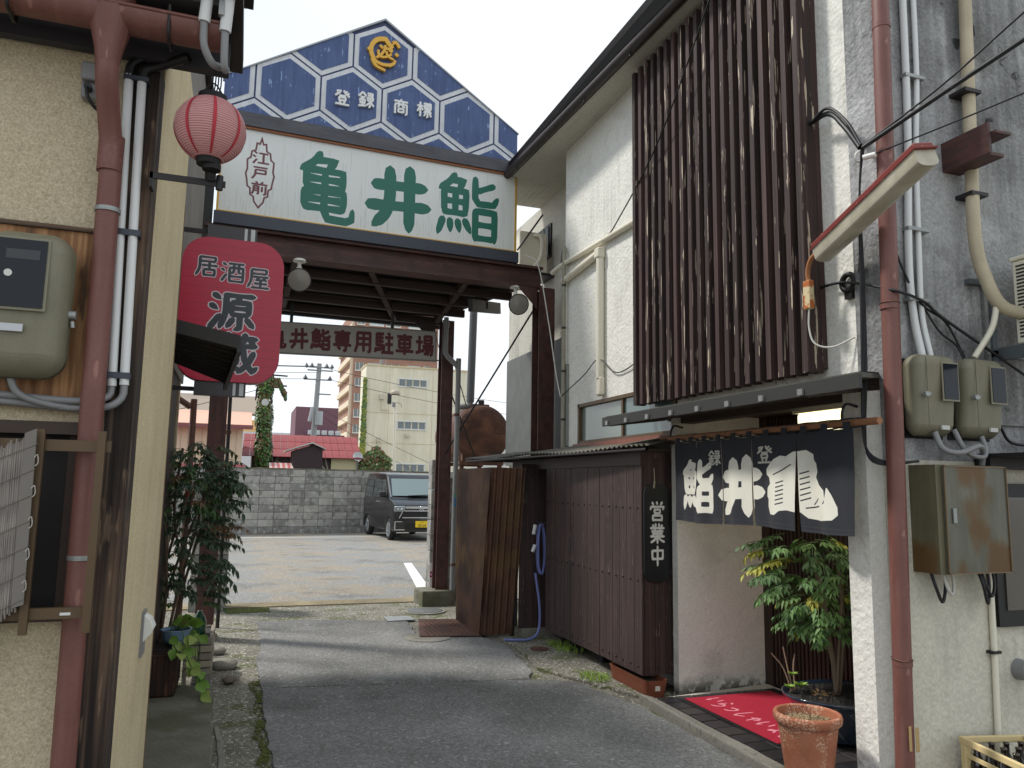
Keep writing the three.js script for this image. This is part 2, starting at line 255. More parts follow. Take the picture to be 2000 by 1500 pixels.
// ---------- lettering: brush strokes on a 100 x 100 square, y down ----------
const G = {
  '亀': [[[42, 3], [32, 16], [14, 28]], [[34, 13], [66, 12], [54, 25]], [[22, 27], [22, 52]], [[22, 27], [78, 27], [77, 52]], [[24, 39], [76, 39]], [[22, 51], [78, 51]], [[20, 55], [20, 79]], [[20, 56], [80, 56], [79, 79]], [[22, 67], [78, 67]], [[20, 79], [80, 79]], [[50, 27], [50, 82], [56, 93], [84, 94], [93, 90], [94, 78]]],
  '井': [[[12, 34], [90, 31]], [[4, 66], [96, 61]], [[35, 8], [36, 50], [30, 76], [14, 95]], [[66, 4], [67, 97]]],
  '鮨': [[[28, 3], [20, 14], [5, 26]], [[22, 12], [42, 11], [34, 24]], [[11, 27], [12, 60]], [[11, 27], [46, 27], [45, 60]], [[12, 43], [46, 43]], [[29, 27], [29, 60]], [[11, 60], [46, 60]], [[10, 70], [3, 92]], [[21, 71], [22, 87]], [[33, 71], [36, 86]], [[44, 69], [53, 86]], [[90, 12], [62, 24]], [[60, 4], [60, 34], [66, 42], [90, 41], [96, 31]], [[61, 52], [61, 96]], [[61, 53], [92, 53], [92, 96]], [[62, 73], [91, 73]], [[61, 93], [92, 93]]],
  '江': [[[12, 8], [26, 20]], [[5, 36], [19, 46]], [[7, 94], [26, 62]], [[40, 17], [90, 17]], [[65, 17], [65, 86]], [[34, 87], [97, 87]]],
  '戸': [[[12, 10], [90, 10]], [[24, 28], [82, 28], [82, 54]], [[24, 54], [82, 54]], [[24, 28], [22, 66], [6, 95]]],
  '前': [[[30, 3], [38, 16]], [[70, 3], [60, 16]], [[6, 22], [95, 22]], [[18, 36], [18, 72], [10, 95]], [[18, 36], [46, 36], [46, 84], [40, 94]], [[18, 52], [46, 52]], [[18, 68], [46, 68]], [[66, 38], [66, 74]], [[87, 32], [87, 88], [76, 95]]],
  '登': [[[14, 13], [40, 10], [28, 26], [6, 42]], [[16, 24], [27, 32]], [[58, 5], [70, 24], [95, 42]], [[80, 8], [67, 19]], [[92, 19], [79, 29]], [[32, 40], [70, 40]], [[30, 50], [30, 69]], [[30, 50], [70, 50], [70, 69]], [[30, 69], [70, 69]], [[34, 75], [41, 88]], [[66, 75], [59, 88]], [[8, 94], [93, 94]]],
  '録': [[[27, 3], [3, 32]], [[27, 3], [50, 26]], [[14, 36], [42, 36]], [[6, 52], [48, 52]], [[27, 36], [27, 90]], [[12, 62], [17, 78]], [[43, 62], [37, 78]], [[3, 94], [50, 88]], [[58, 8], [90, 8], [88, 36]], [[60, 22], [88, 22]], [[52, 37], [98, 37]], [[75, 37], [75, 90], [66, 95]], [[57, 47], [66, 57]], [[94, 45], [83, 57]], [[53, 85], [71, 67]], [[79, 64], [98, 86]]],
  '商': [[[50, 1], [50, 13]], [[6, 15], [94, 15]], [[33, 19], [39, 30]], [[67, 19], [61, 30]], [[12, 34], [12, 97]], [[12, 34], [88, 34], [88, 91], [79, 97]], [[41, 38], [29, 55]], [[60, 38], [61, 48], [75, 51]], [[33, 64], [33, 86]], [[33, 64], [67, 64], [67, 86]], [[33, 85], [67, 85]]],
  '標': [[[3, 28], [42, 28]], [[23, 3], [23, 97]], [[22, 30], [3, 66]], [[25, 34], [41, 54]], [[46, 9], [98, 9]], [[51, 20], [51, 43]], [[51, 20], [94, 20], [94, 43]], [[65, 9], [65, 42]], [[79, 9], [79, 42]], [[51, 43], [94, 43]], [[53, 54], [92, 54]], [[46, 66], [98, 66]], [[72, 66], [72, 95], [64, 97]], [[59, 74], [48, 92]], [[85, 74], [97, 90]]],
  '居': [[[20, 8], [84, 8], [84, 28]], [[20, 28], [84, 28]], [[20, 8], [19, 60], [5, 95]], [[30, 47], [94, 47]], [[60, 32], [60, 66]], [[38, 66], [38, 96]], [[38, 66], [82, 66], [82, 96]], [[38, 92], [82, 92]]],
  '酒': [[[9, 9], [22, 20]], [[3, 36], [16, 46]], [[4, 94], [24, 60]], [[33, 10], [97, 10]], [[37, 29], [37, 96]], [[37, 29], [94, 29], [94, 96]], [[55, 10], [54, 44], [45, 57]], [[75, 10], [75, 50], [86, 53]], [[38, 70], [93, 70]], [[37, 93], [94, 93]]],
  '屋': [[[20, 8], [84, 8], [84, 28]], [[20, 28], [84, 28]], [[20, 8], [19, 60], [5, 95]], [[28, 43], [93, 43]], [[56, 43], [40, 60], [78, 56]], [[72, 49], [86, 63]], [[34, 75], [88, 75]], [[60, 60], [60, 94]], [[22, 95], [97, 95]]],
  '源': [[[9, 9], [23, 20]], [[3, 36], [17, 46]], [[3, 95], [24, 60]], [[32, 10], [97, 10]], [[36, 10], [35, 56], [24, 93]], [[66, 13], [58, 25]], [[48, 27], [48, 58]], [[48, 27], [86, 27], [86, 58]], [[48, 42], [86, 42]], [[48, 58], [86, 58]], [[67, 58], [67, 91], [57, 96]], [[53, 68], [40, 90]], [[81, 67], [97, 88]]],
  '蔵': [[[6, 14], [94, 14]], [[32, 3], [32, 24]], [[68, 3], [68, 24]], [[16, 34], [94, 31]], [[17, 34], [15, 66], [3, 95]], [[29, 45], [29, 86]], [[29, 45], [56, 45]], [[29, 86], [58, 86]], [[30, 58], [52, 58], [52, 72], [30, 72]], [[63, 25], [69, 64], [86, 92], [97, 82]], [[89, 46], [76, 74], [56, 95]], [[79, 17], [90, 26]]],
  '専': [[[10, 14], [90, 14]], [[50, 2], [50, 58]], [[20, 27], [20, 57]], [[20, 27], [80, 27], [80, 57]], [[20, 42], [80, 42]], [[20, 57], [80, 57]], [[5, 69], [95, 69]], [[69, 59], [69, 92], [57, 97]], [[27, 77], [40, 89]]],
  '用': [[[18, 8], [18, 64], [7, 96]], [[18, 8], [85, 8], [85, 91], [74, 96]], [[18, 34], [85, 34]], [[18, 61], [85, 61]], [[51, 8], [51, 93]]],
  '駐': [[[10, 6], [10, 62]], [[10, 7], [47, 7]], [[10, 25], [45, 25]], [[10, 43], [45, 43]], [[28, 7], [28, 61]], [[10, 61], [49, 61], [47, 91], [38, 96]], [[7, 72], [2, 92]], [[17, 72], [19, 87]], [[27, 72], [30, 85]], [[37, 70], [40, 81]], [[70, 2], [81, 13]], [[56, 23], [97, 23]], [[58, 55], [95, 55]], [[76, 23], [76, 93]], [[52, 93], [99, 93]]],
  '車': [[[10, 14], [90, 14]], [[21, 28], [21, 67]], [[21, 28], [79, 28], [79, 67]], [[21, 47], [79, 47]], [[21, 66], [79, 66]], [[3, 82], [97, 82]], [[50, 2], [50, 98]]],
  '場': [[[3, 34], [38, 34]], [[21, 7], [21, 80]], [[2, 86], [39, 75]], [[50, 6], [50, 41]], [[50, 7], [88, 7], [88, 41]], [[50, 24], [88, 24]], [[50, 41], [88, 41]], [[40, 53], [99, 53]], [[55, 54], [38, 80]], [[52, 66], [93, 66], [89, 92], [80, 96]], [[67, 67], [50, 94]], [[81, 67], [64, 96]]],
  '営': [[[17, 5], [26, 18]], [[46, 3], [52, 16]], [[83, 4], [71, 18]], [[10, 27], [5, 42]], [[10, 27], [93, 27], [87, 42]], [[32, 41], [32, 60]], [[32, 41], [68, 41], [68, 60]], [[32, 59], [68, 59]], [[50, 59], [45, 70]], [[21, 71], [21, 97]], [[21, 71], [80, 71], [80, 97]], [[21, 93], [80, 93]]],
  '業': [[[38, 2], [38, 20]], [[61, 2], [61, 20]], [[19, 8], [28, 19]], [[82, 8], [72, 19]], [[5, 23], [95, 23]], [[32, 27], [38, 37]], [[68, 27], [62, 37]], [[13, 39], [87, 39]], [[18, 51], [82, 51]], [[6, 64], [94, 64]], [[50, 39], [50, 99]], [[46, 65], [30, 82], [7, 94]], [[54, 65], [72, 82], [95, 92]]],
  '中': [[[15, 24], [17, 67]], [[15, 25], [85, 23], [83, 66]], [[17, 65], [83, 64]], [[50, 2], [50, 99]]],
  '龜': [[[44, 2], [34, 12], [18, 22]], [[38, 9], [70, 8], [60, 20]], [[22, 22], [80, 22]], [[50, 22], [50, 84], [60, 95], [86, 95], [97, 90], [96, 74]], [[24, 24], [22, 60], [16, 96]], [[10, 40], [40, 38]], [[8, 56], [40, 54]], [[8, 73], [40, 70]], [[78, 24], [78, 74]], [[56, 36], [86, 34]], [[56, 50], [86, 48]], [[56, 64], [86, 62]], [[20, 84], [78, 80]], [[38, 24], [36, 84]], [[64, 24], [64, 80]]],
  '本': [[[10, 28], [90, 28]], [[50, 4], [50, 97]], [[48, 30], [8, 76]], [[52, 30], [92, 76]], [[32, 74], [68, 74]]],
  'い': [[[14, 22], [16, 58], [28, 78], [38, 62]], [[68, 26], [82, 56]]],
  'ら': [[[38, 8], [58, 18]], [[30, 28], [28, 60], [56, 46], [76, 60], [66, 84], [34, 94]]],
  'っ': [[[22, 54], [60, 44], [78, 60], [64, 84], [38, 90]]],
  'し': [[[36, 8], [34, 70], [50, 88], [82, 64]]],
  'ゃ': [[[24, 58], [66, 46], [76, 60], [58, 68]], [[48, 36], [56, 48]], [[36, 42], [54, 94]]],
  'ま': [[[22, 24], [80, 22]], [[26, 44], [76, 42]], [[54, 6], [54, 80], [36, 90], [30, 78], [50, 72], [80, 92]]],
  'せ': [[[6, 46], [94, 38]], [[68, 12], [68, 60], [58, 64]], [[32, 18], [32, 76], [44, 90], [82, 87]]],
};
function strokeOutline(pts, w, style) {       // outline polygon of one stroke; style 'brush' swells and tapers, 'plain' keeps its width
  let P = pts.map((p) => new THREE.Vector2(p[0], p[1])), Q = [];
  const brush = style === 'brush';
  if (brush && P.length > 2) { const c = new THREE.SplineCurve(P); // keep corners crisp where the stroke turns sharply
    let sharp = false; for (let i = 1; i + 1 < P.length; i++) { const a = P[i].clone().sub(P[i - 1]).normalize(), b = P[i + 1].clone().sub(P[i]).normalize(); if (a.dot(b) < 0.55) sharp = true; }
    Q = sharp ? P : c.getPoints(P.length * 5); } else Q = P;
  const out = [], dense = [];
  for (let i = 0; i + 1 < Q.length; i++) { const n = Math.max(1, Math.round(Q[i].distanceTo(Q[i + 1]) / 5)); for (let k = 0; k < n; k++) dense.push(Q[i].clone().lerp(Q[i + 1], k / n)); } dense.push(Q[Q.length - 1]);
  const L = [], R = []; let tot = 0; for (let i = 1; i < dense.length; i++) tot += dense[i].distanceTo(dense[i - 1]);
  const horiz = Math.abs(pts[pts.length - 1][0] - pts[0][0]) > 1.5 * Math.abs(pts[pts.length - 1][1] - pts[0][1]);
  let s = 0;
  dense.forEach((p, i) => {
    if (i) s += p.distanceTo(dense[i - 1]);
    const a = dense[Math.max(0, i - 1)], b = dense[Math.min(dense.length - 1, i + 1)], t = b.clone().sub(a).normalize(), n = new THREE.Vector2(-t.y, t.x), f = tot ? s / tot : 0;
    let k = 1;
    if (brush) k = (horiz ? 0.8 + 0.34 * Math.abs(2 * f - 1) ** 2 : 1.06 - 0.1 * f) * (1 - 0.45 * sm(0.9, 1, f)) * (0.72 + 0.28 * sm(0, 0.1, f)) * (tot < 24 ? 1.15 - 0.35 * f : 1);
    const e = (i === 0 || i === dense.length - 1) && !brush ? 0 : 0;
    L.push(p.clone().addScaledVector(n, w / 2 * k + e)); R.push(p.clone().addScaledVector(n, -w / 2 * k));
  });
  const t0 = dense[1].clone().sub(dense[0]).normalize(), t1 = dense[dense.length - 1].clone().sub(dense[dense.length - 2]).normalize(), cap = brush ? w * 0.28 : w * 0.12;
  return [...L, dense[dense.length - 1].clone().addScaledVector(t1, cap), ...R.reverse(), dense[0].clone().addScaledVector(t0, -cap)].map((p) => [p.x, p.y]);
}
function drawGlyph(x, ch, cx, cy, w, h, o) {   // paints a character centred at cx, cy into canvas context x
  x.save(); x.translate(cx - w / 2, cy - h / 2); x.scale(w / 100, h / 100); if (o.skew) x.transform(1, o.skew, 0, 1, 0, -50 * o.skew);
  const polys = G[ch].map((s) => strokeOutline(s, o.weight || 11, o.style || 'brush'));
  const paint = () => polys.forEach((P) => { x.beginPath(); P.forEach((p, i) => (i ? x.lineTo(p[0], p[1]) : x.moveTo(p[0], p[1]))); x.closePath(); x.fill(); if (o.round) x.stroke(); if (o.edge) x.stroke(); });
  x.lineJoin = 'round';
  if (o.outline) { x.save(); x.strokeStyle = o.outline; x.fillStyle = o.outline; x.lineWidth = o.outlineWidth * 2; polys.forEach((P) => { x.beginPath(); P.forEach((p, i) => (i ? x.lineTo(p[0], p[1]) : x.moveTo(p[0], p[1]))); x.closePath(); x.stroke(); x.fill(); }); x.restore(); }
  x.fillStyle = o.color; x.strokeStyle = o.color; x.lineWidth = o.round || 0.01; paint();
  x.restore();
}
function glyphGeo(ch, w, h, depth, o = {}) {   // raised letter: each stroke a bevelled bar, centred on the origin, facing +z
  const out = []; G[ch].forEach((s, i) => { const P = strokeOutline(s, o.weight || 10, o.style || 'plain').map(([px, py]) => [(px - 50) / 100 * w, (50 - py) / 100 * h]); out.push(ext(P, depth + i * 0.0004)); }); return mergeGeometries(out);
}
function canvas(w, h, fn, o = {}) { const c = document.createElement('canvas'); c.width = w; c.height = h; const x = c.getContext('2d'); fn(x, w, h); return finish(new THREE.CanvasTexture(c), { clamp: true, ...o }); }
function grime(x, w, h, seed, list) {          // dirt runs and specks drawn on a printed face
  const r = rngOf(seed);
  for (const { n, color, len = 60, wid = 4, y0 = 0, y1 = 1, alpha = 0.06 } of list) for (let i = 0; i < n; i++) { const px = r() * w, py = (y0 + r() * (y1 - y0)) * h, l = len * (0.3 + r()); const g = x.createLinearGradient(0, py, 0, py + l); x.globalAlpha = alpha * (0.4 + r()); g.addColorStop(0, color); g.addColorStop(1, 'rgba(0,0,0,0)'); x.fillStyle = g; x.fillRect(px, py, wid * (0.3 + r()), l); }
  x.globalAlpha = 1;
}
const ART = {};
ART.main = canvas(2048, 600, (x, w, h) => {    // white panel 3.57 x 1.04 m
  x.fillStyle = '#dfe2de'; x.fillRect(0, 0, w, h);
  grime(x, w, h, 5, [{ n: 260, color: '#5c5f58', len: 240, wid: 9, alpha: 0.07 }, { n: 160, color: '#6f6a58', len: 120, wid: 5, y0: 0.7, y1: 1, alpha: 0.09 }]);
  const px = w / 3.57, green = '#1f6a58';
  drawGlyph(x, '亀', 1.15 * px, 0.55 * h, 0.76 * px, 0.92 * px, { color: green, weight: 9.8, round: 1.6 });
  drawGlyph(x, '井', 2.04 * px, 0.53 * h, 0.8 * px, 0.86 * px, { color: green, weight: 15, round: 3 });
  drawGlyph(x, '鮨', 2.94 * px, 0.52 * h, 0.84 * px, 0.92 * px, { color: green, weight: 8.8, round: 1.6 });
  const m = '#6d3a40', cx = 0.42 * px; x.strokeStyle = m; x.lineWidth = 11; x.lineJoin = 'miter';
  const half = [[0, -0.43], [0.02, -0.36], [0.05, -0.37], [0.06, -0.28], [0.10, -0.26], [0.11, -0.18], [0.145, -0.15], [0.14, -0.03], [0.155, 0.02], [0.14, 0.10], [0.13, 0.18], [0.10, 0.20], [0.095, 0.28], [0.06, 0.30], [0.05, 0.36], [0, 0.43]];
  x.beginPath(); half.forEach(([a, b], i) => { const X = cx + a * px, Y = h * 0.5 + b * px; i ? x.lineTo(X, Y) : x.moveTo(X, Y); }); [...half].reverse().forEach(([a, b]) => x.lineTo(cx - a * px, h * 0.5 + b * px)); x.closePath(); x.stroke();
  '江戸前'.split('').forEach((c, i) => drawGlyph(x, c, cx, h * 0.5 + (i - 1) * 0.19 * px, 0.19 * px, 0.17 * px, { color: m, weight: 11, style: 'plain', round: 2 }));
  grime(x, w, h, 8, [{ n: 60, color: '#dfe2de', len: 200, wid: 5, alpha: 0.12 }]);
});
ART.parking = canvas(1536, 230, (x, w, h) => {
  x.fillStyle = '#a9a6a0'; x.fillRect(0, 0, w, h);
  grime(x, w, h, 15, [{ n: 120, color: '#4a463f', len: 120, wid: 6, alpha: 0.1 }]);
  '亀井鮨専用駐車場'.split('').forEach((c, i) => drawGlyph(x, c, 100 + i * 190.5, h * 0.5, 172, 172, { color: '#5d1f27', weight: 13, style: 'plain', round: 2 }));
});
ART.lantern = canvas(1024, 1448, (x, w, h) => {  // red lantern board 0.72 x 1.08
  x.fillStyle = '#be2440'; x.fillRect(0, 0, w, h);
  x.strokeStyle = 'rgba(80,10,24,0.5)'; x.lineWidth = 2.5; for (let i = 1; i < 17; i++) { x.beginPath(); x.moveTo(0, h * i / 17); x.lineTo(w, h * i / 17); x.stroke(); }
  grime(x, w, h, 25, [{ n: 40, color: '#d8526a', len: 260, wid: 26, alpha: 0.05 }]);
  const o = { color: '#2c3236', outline: '#d9cfd2', weight: 12.5 };
  drawGlyph(x, '居', 0.24 * w, 0.21 * h, 235, 215, { ...o, outlineWidth: 3.6 });
  drawGlyph(x, '酒', 0.49 * w, 0.235 * h, 235, 215, { ...o, outlineWidth: 3.6 });
  drawGlyph(x, '屋', 0.745 * w, 0.26 * h, 235, 215, { ...o, outlineWidth: 3.6 });
  drawGlyph(x, '源', 0.51 * w, 0.51 * h, 460, 400, { ...o, outlineWidth: 2.6, weight: 14 });
  drawGlyph(x, '蔵', 0.57 * w, 0.80 * h, 460, 420, { ...o, outlineWidth: 2.6, weight: 14 });
});
ART.open = canvas(256, 820, (x, w, h) => {
  x.fillStyle = '#15181b'; x.fillRect(0, 0, w, h);
  '営業中'.split('').forEach((c, i) => drawGlyph(x, c, w / 2, h * (0.24 + i * 0.265), 176, 196, { color: '#d8d9d4', weight: 12, round: 1.5 }));
});
ART.noren = canvas(2048, 680, (x, w, h) => {
  x.fillStyle = '#2f3036'; x.fillRect(0, 0, w, h);
  const r = rngOf(33); for (let i = 0; i < 2600; i++) { x.globalAlpha = 0.03 + r() * 0.05; x.fillStyle = r() < 0.5 ? '#54565e' : '#17181c'; x.fillRect(r() * w, r() * h, 2 + r() * 3, 20 + r() * 120); } x.globalAlpha = 1;
  const o = { color: '#e9e6d8', weight: 22, round: 5 };
  drawGlyph(x, '鮨', 0.168 * w, 0.55 * h, 470, 450, { ...o, weight: 10.5, round: 2.5 });
  drawGlyph(x, '井', 0.445 * w, 0.55 * h, 520, 450, { ...o, weight: 19 });
  { // the old tortoise character: solid brush mass with dark nicks along both flanks
    const X = (v) => (v - 590) / 1210 * w, Y = (v) => (v - 600) / 620 * h, poly = (P) => { x.beginPath(); P.forEach(([a, b], i) => (i ? x.lineTo(X(a), Y(b)) : x.moveTo(X(a), Y(b)))); x.closePath(); x.fill(); x.stroke(); };
    x.fillStyle = x.strokeStyle = o.color; x.lineWidth = 14; x.lineJoin = 'round';
    poly([[1316, 832], [1362, 768], [1400, 746], [1440, 752], [1482, 724], [1545, 716], [1584, 742], [1586, 776], [1600, 800], [1604, 846], [1592, 880], [1612, 930], [1640, 962], [1646, 1010], [1626, 1042], [1560, 1064], [1600, 1066], [1650, 1040], [1662, 950], [1684, 990], [1712, 1060], [1714, 1100], [1690, 1128], [1610, 1136], [1540, 1128], [1505, 1096], [1440, 1088], [1400, 1096], [1372, 1126], [1340, 1124], [1326, 1080], [1330, 1030], [1318, 1010], [1322, 960], [1346, 930], [1338, 880], [1318, 862]]);
    x.fillStyle = x.strokeStyle = '#2f3036'; x.lineWidth = 9; x.lineCap = 'round'; const dash = (a, b, c, d) => { x.beginPath(); x.moveTo(X(a), Y(b)); x.lineTo(X(c), Y(d)); x.stroke(); };
    dash(1362, 866, 1470, 800); for (let i = 0; i < 6; i++) dash(1378, 922 + i * 28, 1418, 906 + i * 28); for (let i = 0; i < 6; i++) dash(1506, 858 + i * 34, 1552, 842 + i * 33); dash(1600, 1010, 1570, 1046); dash(1530, 1072, 1600, 1056);
  }
  drawGlyph(x, '録', 0.285 * w, 0.215 * h, 150, 128, { color: '#c9c6bc', weight: 10, round: 2 });
  drawGlyph(x, '登', 0.585 * w, 0.205 * h, 190, 138, { color: '#c9c6bc', weight: 10, round: 2 });
  x.strokeStyle = 'rgba(120,122,130,0.55)'; x.lineWidth = 2; x.setLineDash([7, 6]); for (const yy of [0.945, 0.985]) { x.beginPath(); x.moveTo(0, yy * h); x.lineTo(w, yy * h); x.stroke(); }
});
ART.mat = canvas(1024, 720, (x, w, h) => {      // the text runs along the long edge
  x.fillStyle = '#a3142f'; x.fillRect(0, 0, w, h); const r = rngOf(44);
  for (let i = 0; i < 9000; i++) { x.globalAlpha = 0.1; x.fillStyle = r() < 0.5 ? '#c22a48' : '#7c0d22'; x.fillRect(r() * w, r() * h, 4, 4); } x.globalAlpha = 1;
  [...'いらっしゃいませ'].forEach((c, i) => drawGlyph(x, c, 100 + i * 118, h - 190 + (i % 2) * 16, 124, 190, { color: '#d98a98', weight: 9, round: 2 }));
});
ART.plate = canvas(330, 165, (x, w, h) => { x.fillStyle = '#e8c51c'; x.fillRect(0, 0, w, h); x.fillStyle = '#1c1c1a'; x.font = 'bold 92px sans-serif'; x.textAlign = 'center'; x.fillText('35-24', w * 0.55, h * 0.9); drawGlyph(x, '江', 130, 34, 38, 40, { color: '#1c1c1a', weight: 9, style: 'plain' }); drawGlyph(x, '場', 176, 34, 38, 40, { color: '#1c1c1a', weight: 8, style: 'plain' }); x.font = '34px sans-serif'; x.fillText('58', 226, 46); });
ART.notice = canvas(128, 330, (x, w, h) => { x.fillStyle = '#e4e0de'; x.fillRect(0, 0, w, h); drawGlyph(x, '本', w / 2, 46, 64, 64, { color: '#8a4660', weight: 11, style: 'plain' }); x.fillStyle = '#9b2466'; x.fillRect(0, 104, w, 74); '専用車場'.split('').forEach((c, i) => drawGlyph(x, c, 20 + i * 29, 141, 26, 40, { color: '#f0d6e2', weight: 12, style: 'plain' })); x.fillStyle = '#93506e'; x.fillRect(24, 222, 80, 5); x.fillRect(24, 244, 66, 5); });
const art = (t, rough = 0.5, o = {}) => std({ map: t, roughness: rough, ...o });
// ---------- ground ----------
const R0 = rngOf(1234);
function ragged(pts, amp, step, seed) {     // breaks straight edges of a ground outline into a worn line
  const r = rngOf(seed), out = []; for (let i = 0; i < pts.length; i++) { const a = pts[i], b = pts[(i + 1) % pts.length], L = Math.hypot(b[0] - a[0], b[1] - a[1]), n = Math.max(1, Math.round(L / step)), nx = -(b[1] - a[1]) / L, nz = (b[0] - a[0]) / L; for (let k = 0; k < n; k++) { const j = k ? (r() - 0.5) * 2 * amp : 0; out.push([mix(a[0], b[0], k / n) + nx * j, mix(a[1], b[1], k / n) + nz * j]); } } return out;
}
function slab(pts, y0, y1, bevel = 0) { const g = ext(pts.map(([x, z]) => [x, -z]), y1 - y0 - bevel, { bevel }); g.rotateX(-Math.PI / 2); g.translate(0, y0, 0); return g; }
struct('ground', mv(rx(strip(boxUV(new THREE.PlaneGeometry(700, 700), 'y')), -Math.PI / 2), 0, -0.03, -150), M.lot);
struct('alley_concrete', slab([[-1.6, 4], [6, 4], [6, -3.2], [3.5, -3.4], [3.5, -10.62], [-1.6, -10.62]], -0.2, 0), M.aggr);
struct('alley_asphalt', slab(ragged([[0.30, 1.5], [2.87, 1.5], [2.88, -2.5], [2.88, -5.2], [2.7, -6.02], [2.36, -6.19], [1.3, -6.33], [0.26, -6.47], [0.25, -5.9], [0.27, -4.8]], 0.012, 0.09, 3), -0.1, 0.018, 0.008), M.asph);
struct('asphalt_patch', slab(ragged([[0.26, -6.505], [1.3, -6.365], [2.38, -6.225], [2.5, -6.5], [2.62, -7.5], [2.52, -8.05], [1.87, -8.1], [1.95, -9.1], [1.2, -9.42], [0.29, -9.55], [0.31, -8.5], [0.24, -7.4]], 0.016, 0.09, 4), -0.1, 0.017, 0.008), M.asph);
struct('concrete_slab', slab(ragged([[-1.5, 1], [-0.03, 1], [-0.05, -5], [-0.1, -6.6], [-1.5, -6.65]], 0.008, 0.12, 5), -0.1, 0.035, 0.01), M.concdark);
struct('gutter_edge', slab(ragged([[-0.01, 1], [0.035, 1], [0.02, -5.0], [-0.03, -5.6], [-0.06, -5.6], [-0.02, -5]], 0.006, 0.1, 6), -0.1, 0.012, 0.004), M.conc);
struct('parking_lot', slab([[-40, -10.98], [40, -10.98], [40, -25.2], [-40, -25.2]], -0.1, 0.004), M.lot);
struct('concrete_strip', slab(ragged([[-1.6, -10.62], [3.2, -10.62], [3.2, -10.975], [-1.6, -10.975]], 0.012, 0.2, 7), -0.1, 0.014), std({ map: T.conc, color: col(255, 240, 205), roughness: 0.95 }));
struct('lane_marking', slab([[-20, -23.3], [4.35, -23.75], [4.35, -23.66], [-20, -23.2]], 0.005, 0.009), M.whitepaint);
struct('lane_marking', slab([[3.26, -15.8], [3.42, -15.8], [2.86, -11.75], [2.66, -11.75]], 0.005, 0.009), M.whitepaint);
struct('kerb', slab(ragged([[2.885, -2], [2.99, -2], [2.99, -5.25], [2.93, -5.36], [2.89, -4]], 0.005, 0.13, 8), -0.1, 0.07, 0.012), M.conc);
struct('verge_concrete', slab(ragged([[2.75, -6.05], [3.0, -5.42], [3.25, -5.45], [3.25, -7.9], [2.66, -7.9], [2.68, -7.4], [2.56, -6.5]], 0.02, 0.12, 9), -0.1, 0.03, 0.008), M.aggr);
// entrance tiles, each one by itself
{
  const bed = struct('entrance_floor', slab([[2.993, -2.375], [3.295, -2.375], [3.295, -3.42], [4.1, -3.42], [4.1, -5.38], [2.993, -5.25]], -0.1, 0.055), flat(186, 180, 170, 0.9));
  const mats = [flat(46, 44, 46, 0.35), flat(56, 52, 52, 0.38), flat(38, 37, 40, 0.33)], g = rb(-0.07, 0.07, 0, 0.012, -0.07, 0.07, 0.003, 'y', 1), r = rngOf(5);
  for (let i = 0; i < 7; i++) for (let k = i < 2 ? -7 : 0; k < 12; k++) { const m = part('tile', g.clone(), mats[Math.floor(r() * 3)], bed); m.position.set(3.07 + i * 0.15, 0.055 + r() * 0.0015, -3.5 - k * 0.15); }
}
// covers let into the alley
{
  const a = thing('manhole_cover', 'round pale cast manhole cover set in concrete near the gate post', 'manhole cover', [2.32, 0, -9.82]);
  part('rim', mv(strip(new THREE.CylinderGeometry(0.26, 0.26, 0.02, 40)), 2.32, 0.006, -9.82), M.conc, a);
  const gs = []; for (let i = -5; i <= 5; i++) { const w = Math.sqrt(0.05 - (i * 0.037) ** 2) || 0; if (w > 0.04) gs.push(bx(2.32 - w, 2.32 + w, 0.014, 0.024, -9.82 + i * 0.037 - 0.011, -9.82 + i * 0.037 + 0.011)); }
  part('raised_ribs', gs, M.galv, a);
  const b = thing('manhole_cover', 'round worn manhole lid half hidden under the rusty steel plate', 'manhole cover', [1.95, 0, -8.1]);
  part('lid', mv(strip(new THREE.CylinderGeometry(0.24, 0.24, 0.03, 36)), 1.95, 0.008, -8.1), M.conc, b);
  const p = thing('steel_plate', 'rusty checkered steel plate lying in front of the corrugated enclosure', 'steel plate', [2.2, 0.02, -8.6]);
  part('sheet', slab([[1.87, -8.12], [2.5, -7.99], [2.5, -9.0], [2.08, -9.13]], 0.026, 0.036), M.rust, p);
  const st = []; const r = rngOf(8); for (let i = 0; i < 11; i++) for (let k = 0; k < 16; k++) { const x = 1.93 + i * 0.052, z = -8.15 - k * 0.058; if (x < 1.9 + (-8.12 - z) * 0.2 + 0.03 || x > 2.47) continue; st.push(mv(ry(bx(-0.014, 0.014, 0, 0.004, -0.004, 0.004), (i + k) % 2 ? 0.78 : -0.78), x, 0.036, z)); }
  stuff(part('raised_studs', st, M.rust, p));
  const q = thing('drain_cover', 'small pale galvanised checker cover beside the rusty steel plate', 'drain cover', [1.9, 0.02, -9.25]);
  part('sheet', slab([[1.72, -9.12], [2.06, -9.14], [2.02, -9.42], [1.72, -9.4]], 0.02, 0.028), M.galv, q);
  const h = thing('small_cover', 'little round iron valve lid in the verge by the planks', 'valve cover', [2.85, 0.03, -7.2]);
  part('lid', mv(strip(new THREE.CylinderGeometry(0.09, 0.09, 0.012, 24)), 2.85, 0.034, -7.2), M.rust, h);
}
